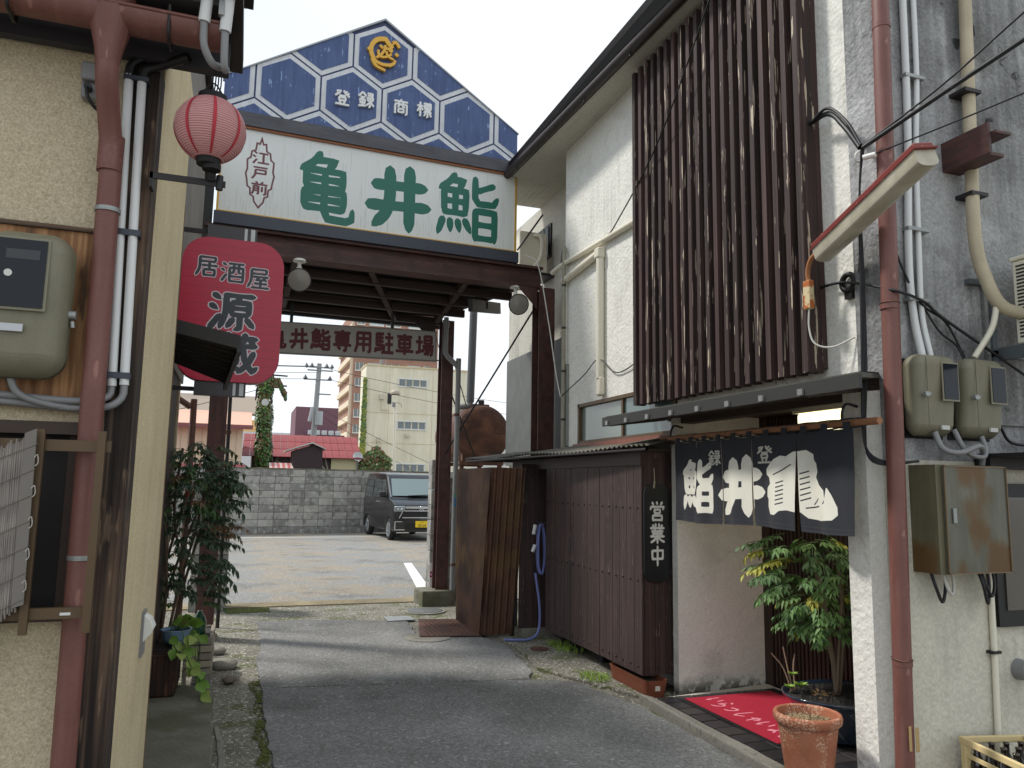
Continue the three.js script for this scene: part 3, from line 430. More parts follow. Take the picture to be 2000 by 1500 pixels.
// ---------- restaurant on the right ----------
const WX = 3.45;
const shop = thing('restaurant_building', 'two storey white stucco restaurant with brown slatted screen and covered entrance', 'building', [4.5, 0, -6]);
{
  part('wall', [bx(WX, WX + 0.4, 2.49, 5.56, -8.03, -3.36), bx(WX, WX + 0.4, 0, 2.06, -8.03, -5.476), bx(WX, WX + 0.4, 2.06, 2.49, -8.03, -7.62), bx(WX, WX + 0.4, 2.2, 2.49, -5.62, -3.36)], M.white, shop);
  part('recessed_wall', bx(3.86, 4.3, 0, 5.56, -11.2, -8.031), std({ map: T.white, color: col(214, 212, 208), bumpMap: bumpRough, bumpScale: 0.008, roughness: 0.92 }), shop);
  part('rear_block', bx(4.3, 9, 0, 5.56, -11.2, -3.57), M.upgrey, shop);
  part('entrance_pier', bx(3.3, 4.14, 0, 2.2, -5.475, -5.4), M.pier, shop, 'white stucco return wall at the side of the entrance');
  part('corner_pillar', bx(3.3, 3.86, 0, 2.2, -3.57, -3.41), M.pier, shop, 'pale rough stucco corner pillar by the downpipe');
  part('corner_band', bx(3.435, 3.5, 2.2, 5.72, -3.46, -3.352), M.white, shop);
  part('side_wall', bx(3.42, 9, 1.78, 6.3, -3.565, -3.31), M.grey, shop, 'grey weathered stucco wall with meters');
  part('lower_wall', bx(3.42, 9, 0, 1.78, -3.565, -3.305), std({ map: T.white, color: col(226, 223, 214), bumpMap: bumpRough, bumpScale: 0.008, roughness: 0.92 }), shop);
  part('upper_recess', bx(4.12, 9, 2.0, 6.3, -3.31, -3.285), std({ map: T.grey, color: col(238, 238, 236), bumpMap: bumpRough, bumpScale: 0.012, roughness: 0.95 }), shop);
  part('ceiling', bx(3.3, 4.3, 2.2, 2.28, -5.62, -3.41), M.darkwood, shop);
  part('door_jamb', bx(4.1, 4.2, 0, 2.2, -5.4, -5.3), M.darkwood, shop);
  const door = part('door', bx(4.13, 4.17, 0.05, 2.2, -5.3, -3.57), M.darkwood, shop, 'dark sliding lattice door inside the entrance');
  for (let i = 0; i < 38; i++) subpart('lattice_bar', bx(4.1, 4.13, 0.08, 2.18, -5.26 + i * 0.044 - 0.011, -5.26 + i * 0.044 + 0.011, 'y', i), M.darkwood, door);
  // eave
  const eave = (x0, x1, y0, y1) => { const P = [[x0[0], -3.2], [x0[1], -9.9], [x1, -9.9], [x1, -3.2]]; return slab(P, y0, y1); };
  part('soffit', eave([3.3, 3.06], 4.6, 5.56, 5.6), std({ map: T.white, color: col(216, 214, 208), roughness: 0.95 }), shop);
  const roof = part('roof', [eave([3.24, 2.98], 6.5, 5.605, 5.66), mv(rz(bx(0, 3.2, 0, 0.06, -10, -3.1), 0.35), 3.05, 5.67, 0)], M.iron, shop);
  part('gutter', tube([[3.24, 5.58, -3.1], [3.12, 5.58, -6.5], [3.0, 5.58, -9.9]], 0.05, 10, 20), flat(52, 44, 42, 0.5), roof);
  for (let i = 0; i < 7; i++) subpart('gutter_bracket', rod([3.21 - i * 0.034, 5.64, -4 - i * 0.92], [3.2 - i * 0.034, 5.5, -4 - i * 0.92], 0.008), M.iron, roof);
  // slatted screen
  part('screen_backing', bx(3.405, 3.447, 2.36, 5.5, -6.12, -3.84, 'y', 2), M.slatclean, shop);
  const r = rngOf(77);
  for (let i = 0; i < 20; i++) { const z = -6.09 + i * 0.1165; part('slat', bx(3.3, 3.403, 2.335 - 0.006 * r(), 5.5, z - 0.024, z + 0.024, 'y', i * 1.37), i % 5 === 1 ? M.slatclean : M.slat, shop); }
  part('slat', bx(3.285, 3.403, 2.33, 5.5, -3.858, -3.832, 'y', 9.1), M.slat, shop);
  // sliding window over the shed
  const win = part('window', [bx(3.43, 3.5, 2.455, 2.49, -7.62, -5.62, 'z'), bx(3.43, 3.5, 2.06, 2.09, -7.62, -5.62, 'z'), bx(3.43, 3.5, 2.06, 2.49, -7.62, -7.58), bx(3.43, 3.5, 2.06, 2.49, -5.66, -5.62), bx(3.44, 3.48, 2.06, 2.49, -6.62, -6.585)], M.bronze, shop, 'wide sliding window with frosted panes');
  subpart('pane', bx(3.47, 3.476, 2.09, 2.455, -7.58, -6.62), M.frosted, win); subpart('pane', bx(3.46, 3.466, 2.09, 2.455, -6.585, -5.66), new THREE.MeshPhysicalMaterial({ color: col(78, 100, 98), roughness: 0.2, clearcoat: 0.8, clearcoatRoughness: 0.1 }), win);
  for (let i = 0; i < 4; i++) subpart('sill', bx(3.39, 3.47, 1.99, 2.058, -7.66 + i * 0.515, -7.66 + (i + 1) * 0.515 - 0.004, 'z', i), flat(132, 78, 62, 0.5), win);
  // small barred window under the eave, far end
  const w2 = part('window', bx(3.835, 3.859, 4.72, 5.2, -10.05, -9.45), M.iron, shop, 'small barred window under the eave'); subpart('pane', bx(3.829, 3.834, 4.76, 5.16, -10.01, -9.49), M.glass, w2);
  for (let i = 0; i < 4; i++) subpart('bar', rod([3.815, 4.74, -9.96 + i * 0.14], [3.815, 5.18, -9.96 + i * 0.14], 0.008), M.galv, w2);
  // sheet metal lean-to at the far end
  part('metal_siding', [bx(3.42, 3.449, 2.05, 2.98, -8.03, -7.9), bx(3.45, 3.86, 2.05, 2.98, -8.06, -8.032)], flat(140, 142, 138, 0.5, { metalness: 0.3 }), shop);
  part('rear_siding', bx(3.80, 3.858, 1.9, 3.5, -11.1, -8.4), std({ map: T.galv, color: col(170, 172, 170), roughness: 0.6 }), shop);
  // window on the side wall, far right
  const w3 = part('window', [bx(4.06, 5.4, 0.86, 1.66, -3.306, -3.27)], M.black, shop, 'dark framed window on the side wall'); subpart('pane', bx(4.12, 5.34, 0.95, 1.58, -3.27, -3.262), new THREE.MeshPhysicalMaterial({ color: col(74, 70, 62), roughness: 0.15, clearcoat: 1 }), w3);
  part('small_canopy', [bx(3.98, 5.5, 1.80, 1.825, -3.3, -2.98, 'x'), bx(3.98, 5.5, 1.74, 1.80, -3.3, -3.2, 'x')], M.iron, shop, 'thin sheet metal canopy over the side window');
}
// entrance canopy: a thing bolted to the front
{
  const a = thing('entrance_canopy', 'low sheet metal canopy on rafters over the curtained entrance', 'canopy', [3.2, 2.2, -4.5]);
  const P = (x, y) => [x, y], cutBack = (q) => { const p = q.attributes.position; for (let i = 0; i < p.count; i++) if (p.getZ(i) > -4) p.setZ(i, p.getZ(i) - (p.getX(i) - 2.92) * 0.74); q.computeVertexNormals(); };
  const s = ext([P(2.92, 2.175), P(2.92, 2.2), P(3.448, 2.275), P(3.448, 2.25)], 2.86); s.translate(0, 0, -5.9); cutBack(s); part('sheet', s, std({ map: T.galv, color: col(150, 150, 138), roughness: 0.7 }), a);
  const f = ext([P(2.895, 2.115), P(2.895, 2.19), P(2.918, 2.19), P(2.918, 2.115)], 2.9); f.translate(0, 0, -5.92); part('fascia', f, flat(50, 50, 48, 0.6), a);
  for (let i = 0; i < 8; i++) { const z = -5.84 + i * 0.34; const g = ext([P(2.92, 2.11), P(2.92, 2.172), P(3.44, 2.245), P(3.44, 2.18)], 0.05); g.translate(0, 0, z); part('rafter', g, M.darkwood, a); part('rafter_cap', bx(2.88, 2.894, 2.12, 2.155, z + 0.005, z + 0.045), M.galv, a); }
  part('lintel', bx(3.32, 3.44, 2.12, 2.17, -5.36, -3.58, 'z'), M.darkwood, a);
}
// fluorescent fitting glowing inside the entrance
{
  const a = thing('entrance_light', 'lit fluorescent ceiling light behind the entrance curtain', 'light', [3.8, 2.19, -3.9]);
  part('housing', bx(3.62, 3.98, 2.13, 2.195, -4.4, -3.62), M.cream2, a);
  part('diffuser', rb(3.64, 3.96, 2.03, 2.129, -4.38, -3.64, 0.02), std({ color: col(250, 246, 214), emissive: col(255, 246, 205), emissiveIntensity: 0.9, roughness: 0.6 }), a);
  const l = new THREE.RectAreaLight(new THREE.Color(1, 0.95, 0.78), 2.2, 0.3, 0.7); l.position.set(3.8, 2.02, -4.01); l.rotation.x = -Math.PI / 2; l.name = 'entrance_light_glow'; scene.add(l);
}
// curtain on its pole
{
  const p = thing('curtain_pole', 'weathered bamboo pole holding the dark entrance curtain', 'pole', [3.2, 1.985, -4.35]);
  part('cane', [rod([3.2, 1.994, -5.46], [3.2, 1.977, -3.2], 0.02)], flat(150, 104, 72, 0.7), p);
  for (const z of [-5.3, -3.46]) part('hook', tube([[3.3, 2.08, z], [3.22, 2.09, z], [3.19, 2.03, z], [3.2, 1.955, z], [3.23, 1.965, z]], 0.008, 6), M.iron, p);
  for (let i = 0; i < 6; i++) part('node', mv(rx(strip(new THREE.TorusGeometry(0.0205, 0.003, 6, 14)), 0), 3.2, 1.992 - i * 0.003, -5.36 + i * 0.4), flat(120, 80, 54, 0.7), p);
  const n = thing('entrance_curtain', 'dark split entrance curtain with large white brush characters', 'curtain', [3.2, 1.38, -4.3]);
  const cm = std({ map: ART.noren, bumpMap: T.cloth, bumpScale: 0.0006, roughness: 0.95, side: THREE.DoubleSide }), Z0 = -5.21, Z1 = -3.36;
  const cut = [0, 0.165, 0.33, 0.515, 0.75, 1];
  for (let k = 0; k < 5; k++) {
    const a = cut[k], b = cut[k + 1], g = grid(26, 26, (u, v) => {
      const f = mix(a, b, u), hang = 1 - v, y = mix(1.362 - 0.008 * Math.sin(f * 9), 1.945, v);
      const open = k >= 2 ? 0.01 * hang : 0.002;      // the two slits stand slightly open at the hem
      const z = mix(Z0, Z1, f) + (u < 0.5 ? open : -open) * Math.abs(2 * u - 1) + 0.006 * Math.sin(f * 40) * hang;
      return [3.17 + 0.02 * hang * Math.sin(f * 21 + k) + 0.01 * Math.sin(f * 55 + v * 3) * hang - 0.012 * (k % 2) * hang, y, z];
    }, (u, v) => [mix(a, b, u), v]);
    part('panel', g, cm, n);
  }
  for (let i = 0; i < 11; i++) { const z = mix(Z0 + 0.05, Z1 - 0.05, i / 10); part('loop', [mv(ry(strip(new THREE.TorusGeometry(0.026, 0.004, 6, 16)), Math.PI / 2).scale(1, 1, 6), 3.197, 1.978, z), bx(3.168, 3.172, 1.93, 1.985, z - 0.025, z + 0.025)], flat(44, 46, 54, 0.95), n); }
}
// mat
{
  const m = thing('door_mat', 'red carpet mat with pink cursive greeting on the entrance tiles', 'mat', [3.6, 0.07, -4.6]);
  part('rubber_edge', slab([[3.13, -5.14], [3.95, -5.14], [3.95, -4.06], [3.16, -4.06]], 0.068, 0.074), M.nearblack, m);
  const g = grid(4, 4, (u, v) => [mix(3.17, 3.93, v), 0.0775, mix(-5.12, -4.08, u)], (u, v) => [u, v]); part('carpet', g, art(ART.mat, 1, { bumpMap: bumpGrain, bumpScale: 0.003, side: THREE.DoubleSide }), m);
}
// ---------- plank shed and corrugated enclosure ----------
{
  const s = thing('plank_shed', 'low brown plank shed with riveted boards under a sheet roof', 'shed', [3.2, 0.1, -6.5]);
  const X = 3.05, r = rngOf(12), z0 = -7.56, n = 16, w = (-5.52 - z0) / n;
  for (let i = 0; i < n; i++) part('plank', bx(X - 0.004 * r(), X + 0.02, 0.15 + 0.006 * r(), 1.78, z0 + i * w + 0.0025, z0 + (i + 1) * w - 0.0025, 'y', i * 0.77), i % 3 ? M.plank : M.plank2, s);
  for (let i = 0; i < 4; i++) part('plank', bx(X + 0.021 + i * 0.093, X + 0.021 + (i + 1) * 0.093 - 0.004, 0.15, 1.9, -5.538, -5.516, 'y', i * 2.3), M.plank2, s);
  part('frame', [bx(X + 0.022, X + 0.39, 0.17, 1.8, z0, -5.54), bx(X - 0.012, X + 0.02, 1.782, 1.89, -8.6, -5.515, 'z')], M.darkbrown, s);
  const sc = []; const ball = new THREE.SphereGeometry(0.009, 7, 5); for (let i = 0; i < n; i++) for (const y of [0.21, 0.87, 1.44]) sc.push(mv(strip(ball.clone()), X - 0.004, y, z0 + (i + 0.5) * w)); for (let i = 0; i < 4; i++) for (const y of [0.21, 0.87]) sc.push(mv(strip(ball.clone()), X + 0.05 + i * 0.093, y, -5.515));
  stuff(part('rivets', sc, flat(52, 40, 38, 0.4, { metalness: 0.3 }), s));
  const roof = grid(160, 4, (u, v) => { const z = mix(-9.55, -5.32, u), xo = mix(2.72, 2.98, u); return [mix(xo, 3.45, v), 1.925 + 0.1 * v + 0.012 * Math.sin(z * 82) + 0.012 * Math.sin(z * 3.1), z]; }, (u, v, p) => [p[2], p[0]]);
  part('roof_sheet', roof, std({ map: T.galv, color: col(180, 172, 158), roughness: 0.6, side: THREE.DoubleSide }), s);
  part('roof_edge', [tube([[2.73, 1.9, -9.5], [2.86, 1.9, -7.4], [2.99, 1.9, -5.33]], 0.014, 6)], M.iron, s);
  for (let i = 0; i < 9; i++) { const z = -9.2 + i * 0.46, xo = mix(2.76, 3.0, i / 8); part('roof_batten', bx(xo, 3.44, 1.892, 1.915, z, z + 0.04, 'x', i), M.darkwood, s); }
  for (const z of [-7.5, -6.6, -5.75]) part('foot', bx(3.2, 3.28, 0, 0.17, z, z + 0.08), M.nearblack, s);
  // sign on the shed end
  const o = thing('hanging_board', 'black rounded board with white characters hung on the shed end', 'sign', [3.18, 0.95, -5.5]);
  const g = ext(rrect(0.235, 0.77, 0.085, 3.175, 1.25), 0.014); g.translate(0, 0, -5.508); part('board', g, flat(21, 24, 27, 0.45), o);
  const f = grid(2, 2, (u, v) => [mix(3.075, 3.275, u), mix(0.915, 1.575, v), -5.4925], (u, v) => [u, v]); part('characters', f, art(ART.open, 0.5), o);
  part('cord', [tube([[3.14, 1.6, -5.49], [3.15, 1.68, -5.49], [3.145, 1.76, -5.49]], 0.004, 5), tube([[3.15, 1.6, -5.49], [3.155, 1.66, -5.49]], 0.004, 5)], flat(170, 160, 140, 0.9), o);
  // corrugated enclosure
  const c = thing('corrugated_enclosure', 'leaning rusty brown corrugated iron enclosure next to the plank shed', 'enclosure', [2.7, 0, -8.4]);
  const wave = (k) => 0.014 * Math.sin(k * 2 * Math.PI / 0.072);
  const side = grid(200, 6, (u, v) => { const z = mix(mix(-9.0, -9.04, v), mix(-7.985, -7.705, v), u); return [2.5 + wave(z) - 0.01 * v, mix(0.035, 1.79, v), z]; }, (u, v, p) => [p[2], p[1]]);
  part('sheet', side, new THREE.MeshStandardMaterial({ ...{}, map: T.corr, roughness: 0.5, metalness: 0.25, side: THREE.DoubleSide }), c);
  const fr = grid(80, 6, (u, v) => { const x = mix(2.48, 2.87, u); return [x, mix(0.035, 1.79, v), mix(-8.0, -7.72, v) + 0.02 * u + wave(x)]; }, (u, v, p) => [p[0] + 0.4, p[1]]);
  part('sheet', fr, new THREE.MeshStandardMaterial({ map: T.corr, roughness: 0.5, metalness: 0.25, side: THREE.DoubleSide }), c);
  part('frame', [rod([2.53, 0, -8.9], [2.53, 1.8, -8.9], 0.02), rod([2.54, 0, -8.05], [2.54, 1.76, -7.8], 0.02), rod([2.85, 0, -8.0], [2.85, 1.76, -7.76], 0.02), bx(2.53, 3.3, 1.74, 1.78, -9, -8.96), bx(2.84, 2.88, 0.12, 1.78, -7.99, -7.93)], M.iron, c);
  part('inner_panel', [bx(2.88, 3.4, 0.11, 1.84, -7.9, -7.86, 'y', 3)], M.plank2, c);
  part('footing', bx(2.9, 3.4, 0, 0.108, -7.95, -7.8), M.conc, c);
  // hose
  const h = thing('garden_hose', 'coiled blue garden hose beside the plank shed, its end running to the drain', 'hose', [3.0, 0.05, -7.66]);
  const hm = flat(112, 122, 176, 0.4); const pts = []; for (let i = 0; i <= 44; i++) { const a = i / 44 * Math.PI * 2 * 2.5 + 1.2; pts.push([3.045 + 0.04 * Math.cos(a), 0.95 + 0.26 * Math.sin(a), -7.68 + 0.02 * Math.sin(a * 1.3)]); }
  part('coil', tube(pts, 0.014, 8, 180), hm, h); part('end', tube([[2.98, 0.7, -7.67], [3.02, 0.35, -7.64], [3.0, 0.12, -7.62], [2.9, 0.05, -7.6], [2.75, 0.045, -7.62], [2.64, 0.045, -7.66]], 0.014, 8, 40), hm, h);
  part('connector', [rod([2.95, 1.1, -7.66], [2.97, 1.2, -7.66], 0.02), rod([2.94, 0.92, -7.66], [2.97, 0.99, -7.66], 0.02)], M.whitepvc, h);
  const hk = thing('hose_hook', 'small hook carrying the blue garden hose', 'hook', [3.04, 1.2, -7.62]); part('arm', [rod([3.08, 1.22, -7.57], [3.0, 1.22, -7.7], 0.01), rod([3.0, 1.22, -7.7], [3.0, 1.26, -7.71], 0.01)], M.iron, hk);
  // planter under the shed
  const t = thing('trough_planter', 'empty ribbed terracotta coloured trough tucked under the shed end', 'planter', [3.1, 0.0, -5.7]);
  const body = grid(64, 8, (u, v) => { const a = u * Math.PI * 2, k = v, hx = 0.075 + 0.02 * k, hz = 0.3 + 0.03 * k, e = 0.22, c0 = Math.cos(a), s0 = Math.sin(a), sx = Math.sign(c0) * Math.abs(c0) ** e, sz = Math.sign(s0) * Math.abs(s0) ** e, rib = 0.003 * Math.sin(a * 40); return [3.1 + sx * (hx + rib), 0.012 + 0.135 * k, -5.7 + sz * (hz + rib)]; }, (u, v) => [u * 1.2, v * 0.2]);
  part('tub', body, std({ map: T.terra, color: col(186, 164, 158), roughness: 0.6, side: THREE.DoubleSide }), t); part('base', bx(3.03, 3.17, 0.012, 0.02, -5.98, -5.42), M.terra, t); part('soil', bx(3.02, 3.18, 0.1, 0.115, -6.0, -5.4), flat(52, 42, 34, 0.95), t); part('label', bx(3.08, 3.12, 0.07, 0.105, -5.386, -5.376), flat(206, 200, 190, 0.6), t);
}
// ---------- gate with the big sign ----------
{
  const g = thing('sign_gate', 'tall steel gate over the alley with blue gabled hexagon sign and white name board', 'gate', [-0.42, 0, -8.82], { local: true, turn: 0.0501 });
  const T1 = tex(512, 512, (u, v) => { const c = speck([66, 86, 132], 10, 401, { blotch: 14, streak: 26 })(u, v); return mix3(c, [150, 176, 216], sm(0.72, 0.8, fbm(u, v, 34, 10, 4, 405)) * 0.8); }, { size: 0.9 });
  const blue = std({ map: T1, roughness: 0.5 }), navy = flat(50, 62, 100, 0.55), wht = std({ map: tex(256, 256, speck([212, 215, 218], 12, 411, { blotch: 20, streak: 22 }), { size: 0.8 }), roughness: 0.55 });
  const pent = [[0, 5.762], [3.595, 5.762], [3.595, 6.17], [1.8, 7.307], [0, 6.17]];
  const back = ext(pent, 0.14); back.translate(0, 0, -0.15); part('gable_panel', back, navy, g, 'navy blue gabled backing of the hexagon pattern');
  part('gable_trim', [(() => { const e = ext([[-0.02, 6.17], [1.8, 7.325], [3.615, 6.17], [3.6, 6.165], [1.8, 7.3], [-0.005, 6.165]], 0.17); e.translate(0, 0, -0.155); return e; })()], flat(170, 174, 178, 0.5), g);
  const clip = (P, C) => { let out = P; for (let i = 0; i < C.length; i++) { const a = C[i], b = C[(i + 1) % C.length], inp = out; out = []; const side = (p) => (b[0] - a[0]) * (p[1] - a[1]) - (b[1] - a[1]) * (p[0] - a[0]); for (let k = 0; k < inp.length; k++) { const p = inp[k], q = inp[(k + 1) % inp.length], sp = side(p), sq = side(q); if (sp >= 0) out.push(p); if ((sp >= 0) !== (sq >= 0)) { const t = sp / (sp - sq); out.push([mix(p[0], q[0], t), mix(p[1], q[1], t)]); } } } return out; };
  const pit = 0.735, hexP = (cx, cy, R) => [0, 1, 2, 3, 4, 5].map((k) => { const a = Math.PI / 6 + k * Math.PI / 3; return [cx + R * Math.cos(a), cy + R * Math.sin(a)]; });
  const area = (P) => { let s = 0; P.forEach((p, i) => { const q = P[(i + 1) % P.length]; s += p[0] * q[1] - p[1] * q[0]; }); return Math.abs(s / 2); };
  for (let row = -1; row <= 1; row++) for (let k = -1; k <= 6; k++) {
    const cx = 0.7 - 0.005 + k * pit + (row & 1 ? pit / 2 : 0), cy = 6.185 + row * pit * 0.866, R = pit / Math.sqrt(3);
    const inset = pent; const o = clip(hexP(cx, cy, R - 0.012), inset), i = clip(hexP(cx, cy, R - 0.075), inset);
    if (o.length > 2 && area(o) > 0.01) { const e = ext(o, 0.006); e.translate(0, 0, -0.0095); part('hexagon_border', e, wht, g); }
    if (i.length > 2 && area(i) > 0.01) { const e = ext(i, 0.006); e.translate(0, 0, -0.0032); part('hexagon', e, blue, g); }
  }
  // raised letters and emblem
  const lm = flat(232, 232, 230, 0.5);
  [['登', 1.315, 6.17], ['録', 1.6, 6.2], ['商', 2.03, 6.2], ['標', 2.325, 6.225]].forEach(([c, x, y]) => { const e = glyphGeo(c, 0.19, 0.2, 0.03, { weight: 12 }); e.translate(x, y, 0.0035); part('letter', e, lm, g); });
  {
    const S = (pts, w0, w1) => { const c = new THREE.SplineCurve(pts.map((p) => new THREE.Vector2(...p))), n = 26, L = [], Rr = []; for (let i = 0; i <= n; i++) { const p = c.getPoint(i / n), t = c.getTangent(i / n), w = mix(w0, w1, i / n) / 2; L.push([p.x - t.y * w, p.y + t.x * w]); Rr.push([p.x + t.y * w, p.y - t.x * w]); } return [...L, ...Rr.reverse()]; };
    const E = [S([[0.02, 0.19], [-0.09, 0.16], [-0.155, 0.08], [-0.165, -0.02], [-0.12, -0.12]], 0.06, 0.05), S([[0.0, 0.2], [0.04, 0.15], [0.08, 0.11], [0.11, 0.12]], 0.06, 0.05), S([[-0.16, 0.04], [-0.21, 0.0]], 0.06, 0.03), S([[0.1, 0.155], [0.145, 0.17], [0.19, 0.11]], 0.05, 0.035), S([[0.14, 0.02], [0.175, -0.005]], 0.045, 0.04), S([[-0.15, -0.1], [-0.1, -0.19], [0.02, -0.235]], 0.045, 0.03), S([[-0.12, -0.13], [-0.02, -0.16], [0.08, -0.15]], 0.04, 0.04), S([[0.06, -0.16], [0.12, -0.12], [0.14, -0.07]], 0.045, 0.03), S([[-0.06, 0.09], [-0.02, 0.05]], 0.035, 0.03), S([[0.0, 0.1], [0.02, 0.06], [0.1, 0.07]], 0.035, 0.035), S([[0.02, 0.08], [-0.03, -0.02], [-0.1, -0.09]], 0.035, 0.03), S([[-0.08, 0.02], [-0.06, -0.06], [0.03, -0.05], [0.09, 0.0]], 0.03, 0.03), S([[0.02, 0.02], [0.05, -0.04], [0.12, -0.07]], 0.032, 0.025), S([[0.06, 0.05], [0.1, 0.03]], 0.05, 0.04)];
    const gs = E.map((P, i) => { const e = ext(P.map(([a, b]) => [1.795 + a * 0.98, 6.85 + b * 0.98]), 0.04 + i * 0.0007); e.translate(0, 0, 0.0035); return e; }); part('emblem', gs, M.gold, g, 'gold curling tortoise shaped emblem');
  }
  part('fascia', [bx(-0.01, 3.605, 5.602, 5.76, -0.16, 0.05, 'x')], std({ map: tex(256, 256, speck([72, 72, 78], 14, 421, { blotch: 26, streak: 20 }), { size: 0.9 }), roughness: 0.5 }), g);
  const trim = flat(204, 160, 62, 0.4, { metalness: 0.2 });
  part('name_board', bx(0, 3.595, 4.56, 5.6, -0.16, 0, 'x'), wht, g);
  part('name_board_face', grid(2, 2, (u, v) => [mix(0.022, 3.573, u), mix(4.582, 5.575, v), 0.004], (u, v) => [u, v]), art(ART.main, 0.45), g, 'white board with three large green characters');
  part('trim', [bx(0, 3.595, 5.575, 5.6, 0.001, 0.03, 'x')], flat(150, 92, 52, 0.5), g); part('trim', [bx(0, 3.595, 4.561, 4.582, 0.001, 0.024, 'x'), bx(0, 0.022, 4.582, 5.575, 0.001, 0.024), bx(3.573, 3.595, 4.582, 5.575, 0.001, 0.024)], trim, g);
  part('ledge', bx(-0.02, 3.615, 4.42, 4.558, -0.18, 0.06, 'x'), M.steelblue, g);
  part('beam', [bx(-0.1, 3.98, 4.385, 4.418, -0.22, 0.02, 'x'), bx(-0.1, 3.98, 4.14, 4.17, -0.22, 0.02, 'x'), bx(-0.1, 3.98, 4.17, 4.385, -0.12, -0.06, 'x')], M.redsteel, g);
  // deck behind the beam
  const deck = slab([[-0.1, 0.24], [3.96, 0.24], [3.08, 1.5], [-0.1, 1.62]].map(([a, b]) => [a, -b]), 0, 0.04); { const p = deck.attributes.position; for (let i = 0; i < p.count; i++) p.setY(i, p.getY(i) + 4.24 + (p.getZ(i) + 0.24) * 0.22); } deck.computeVertexNormals();
  part('deck', deck, flat(44, 38, 38, 0.6), g);
  for (let i = 0; i < 4; i++) { const z = -0.5 - i * 0.33; part('joist', bx(-0.05, 3.75 - i * 0.22, 4.12 + (z + 0.24) * 0.22, 4.22 + (z + 0.24) * 0.22, z - 0.03, z + 0.03, 'x', i), M.darkbrown, g); }
  for (const x of [0.9, 2.1, 3.0]) part('cross_beam', (() => { const e = bx(-0.035, 0.035, -0.05, 0.05, -0.7, 0.7, 'z'); e.rotateX(-0.21); e.rotateY(x > 1 && x < 2.5 ? -0.45 : 0); e.translate(x, 4.04, -0.85); return e; })(), M.darkbrown, g);
  part('edge_beam', [(() => { const e = bx(-0.05, 3.12, 3.82, 3.98, -1.66, -1.6, 'x'); return e; })(), (() => { const e = bx(-0.77, 0.77, -0.08, 0.08, -0.03, 0.03, 'x'); e.rotateZ(0.2); e.rotateY(0.96); e.translate(3.52, 4.03, -0.87); return e; })()], flat(40, 36, 36, 0.6), g);
  const H = (x, z, y0, y1, w, mat, label) => part('post', [bx(x - w / 2, x + w / 2, y0, y1, z - w / 2, z - w / 2 + 0.014), bx(x - w / 2, x + w / 2, y0, y1, z + w / 2 - 0.014, z + w / 2), bx(x - 0.007, x + 0.007, y0, y1, z - w / 2 + 0.014, z + w / 2 - 0.014)], mat, g, label);
  H(0.16, 0.12, 0, 4.138, 0.18, M.redsteel, 'dark steel post beside the shrub');
  H(4.02, -0.05, 0, 4.136, 0.22, M.redsteel, 'red brown steel post behind the shed roof');
  H(3.15, -1.44, 0.18, 3.9, 0.17, M.redsteel, 'rear steel post with a downpipe');
  part('brace_plate', [ext([[3.62, 4.14], [3.9, 4.14], [3.9, 3.86]], 0.012)], M.redsteel, g); part('brace_plate', [mv(ext([[2.68, 3.84], [2.98, 3.84], [2.98, 3.54]], 0.012), 0, 0, -1.44)], M.darkbrown, g);
  part('tie_rod', [rod([3.1, 3.2, -1.44], [3.62, 1.95, -1.4], 0.01), rod([3.1, 1.9, -1.44], [3.95, 3.9, -0.2], 0.012)], M.black, g);
  part('footing', slab(ragged([[2.86, 1.25], [3.3, 1.25], [3.3, 1.68], [2.86, 1.68]].map(([a, b]) => [a, -b]), 0.02, 0.1, 31), -0.1, 0.2, 0.02), M.concdark, g); part('footing', slab([[0.02, 0.0], [0.3, 0.0], [0.3, 0.26], [0.02, 0.26]], -0.1, 0.03, 0.01), M.concdark, g);
  // side pole of the sign with its cable
  part('sign_pole', [bx(-0.14, -0.03, 3.6, 5.3, -0.14, -0.02)], M.black, g);
}
// flood lamps under the beam
const floodLamp = (x, y, z, tilt, label) => {
  const a = thing('flood_lamp', label, 'lamp', [x, y, z], { local: true, group: 'bell lamps under the gate beam' });
  part('mount', [mv(strip(new THREE.CylinderGeometry(0.07, 0.075, 0.025, 24)), 0, -0.0125, 0), rod([0, -0.02, 0], [0, -0.13, 0.01], 0.022), rod([-0.03, -0.11, 0.01], [0.03, -0.11, 0.01], 0.016)], M.whitepaint, a);
  const c = lathe([[0.025, 0], [0.04, 0.02], [0.06, 0.07], [0.105, 0.13], [0.13, 0.15], [0.134, 0.17], [0.126, 0.172]], 32); const gl = lathe([[0, 0.185], [0.06, 0.18], [0.126, 0.168]], 32);
  for (const q of [c, gl]) { q.rotateX(Math.PI / 2 - 0.0 + tilt); q.translate(0, -0.215, -0.03); }
  part('shade', c, M.galv, a); const rim = strip(new THREE.TorusGeometry(0.13, 0.006, 8, 32)); rim.rotateX(tilt); rim.translate(0, -0.215 - Math.sin(tilt) * 0.17, -0.03 + Math.cos(tilt) * 0.17); part('rim', rim, M.iron, a); part('lens', gl, new THREE.MeshPhysicalMaterial({ color: col(142, 138, 130), roughness: 0.3, clearcoat: 1 }), a);
};
floodLamp(0.508, 4.139, -8.9, 0.35, 'white bell shaped flood lamp under the middle of the gate beam, beside the red signboard');
floodLamp(3.2, 4.139, -9.06, 0.3, 'cream bell shaped flood lamp under the gate beam, next to its red brown post');
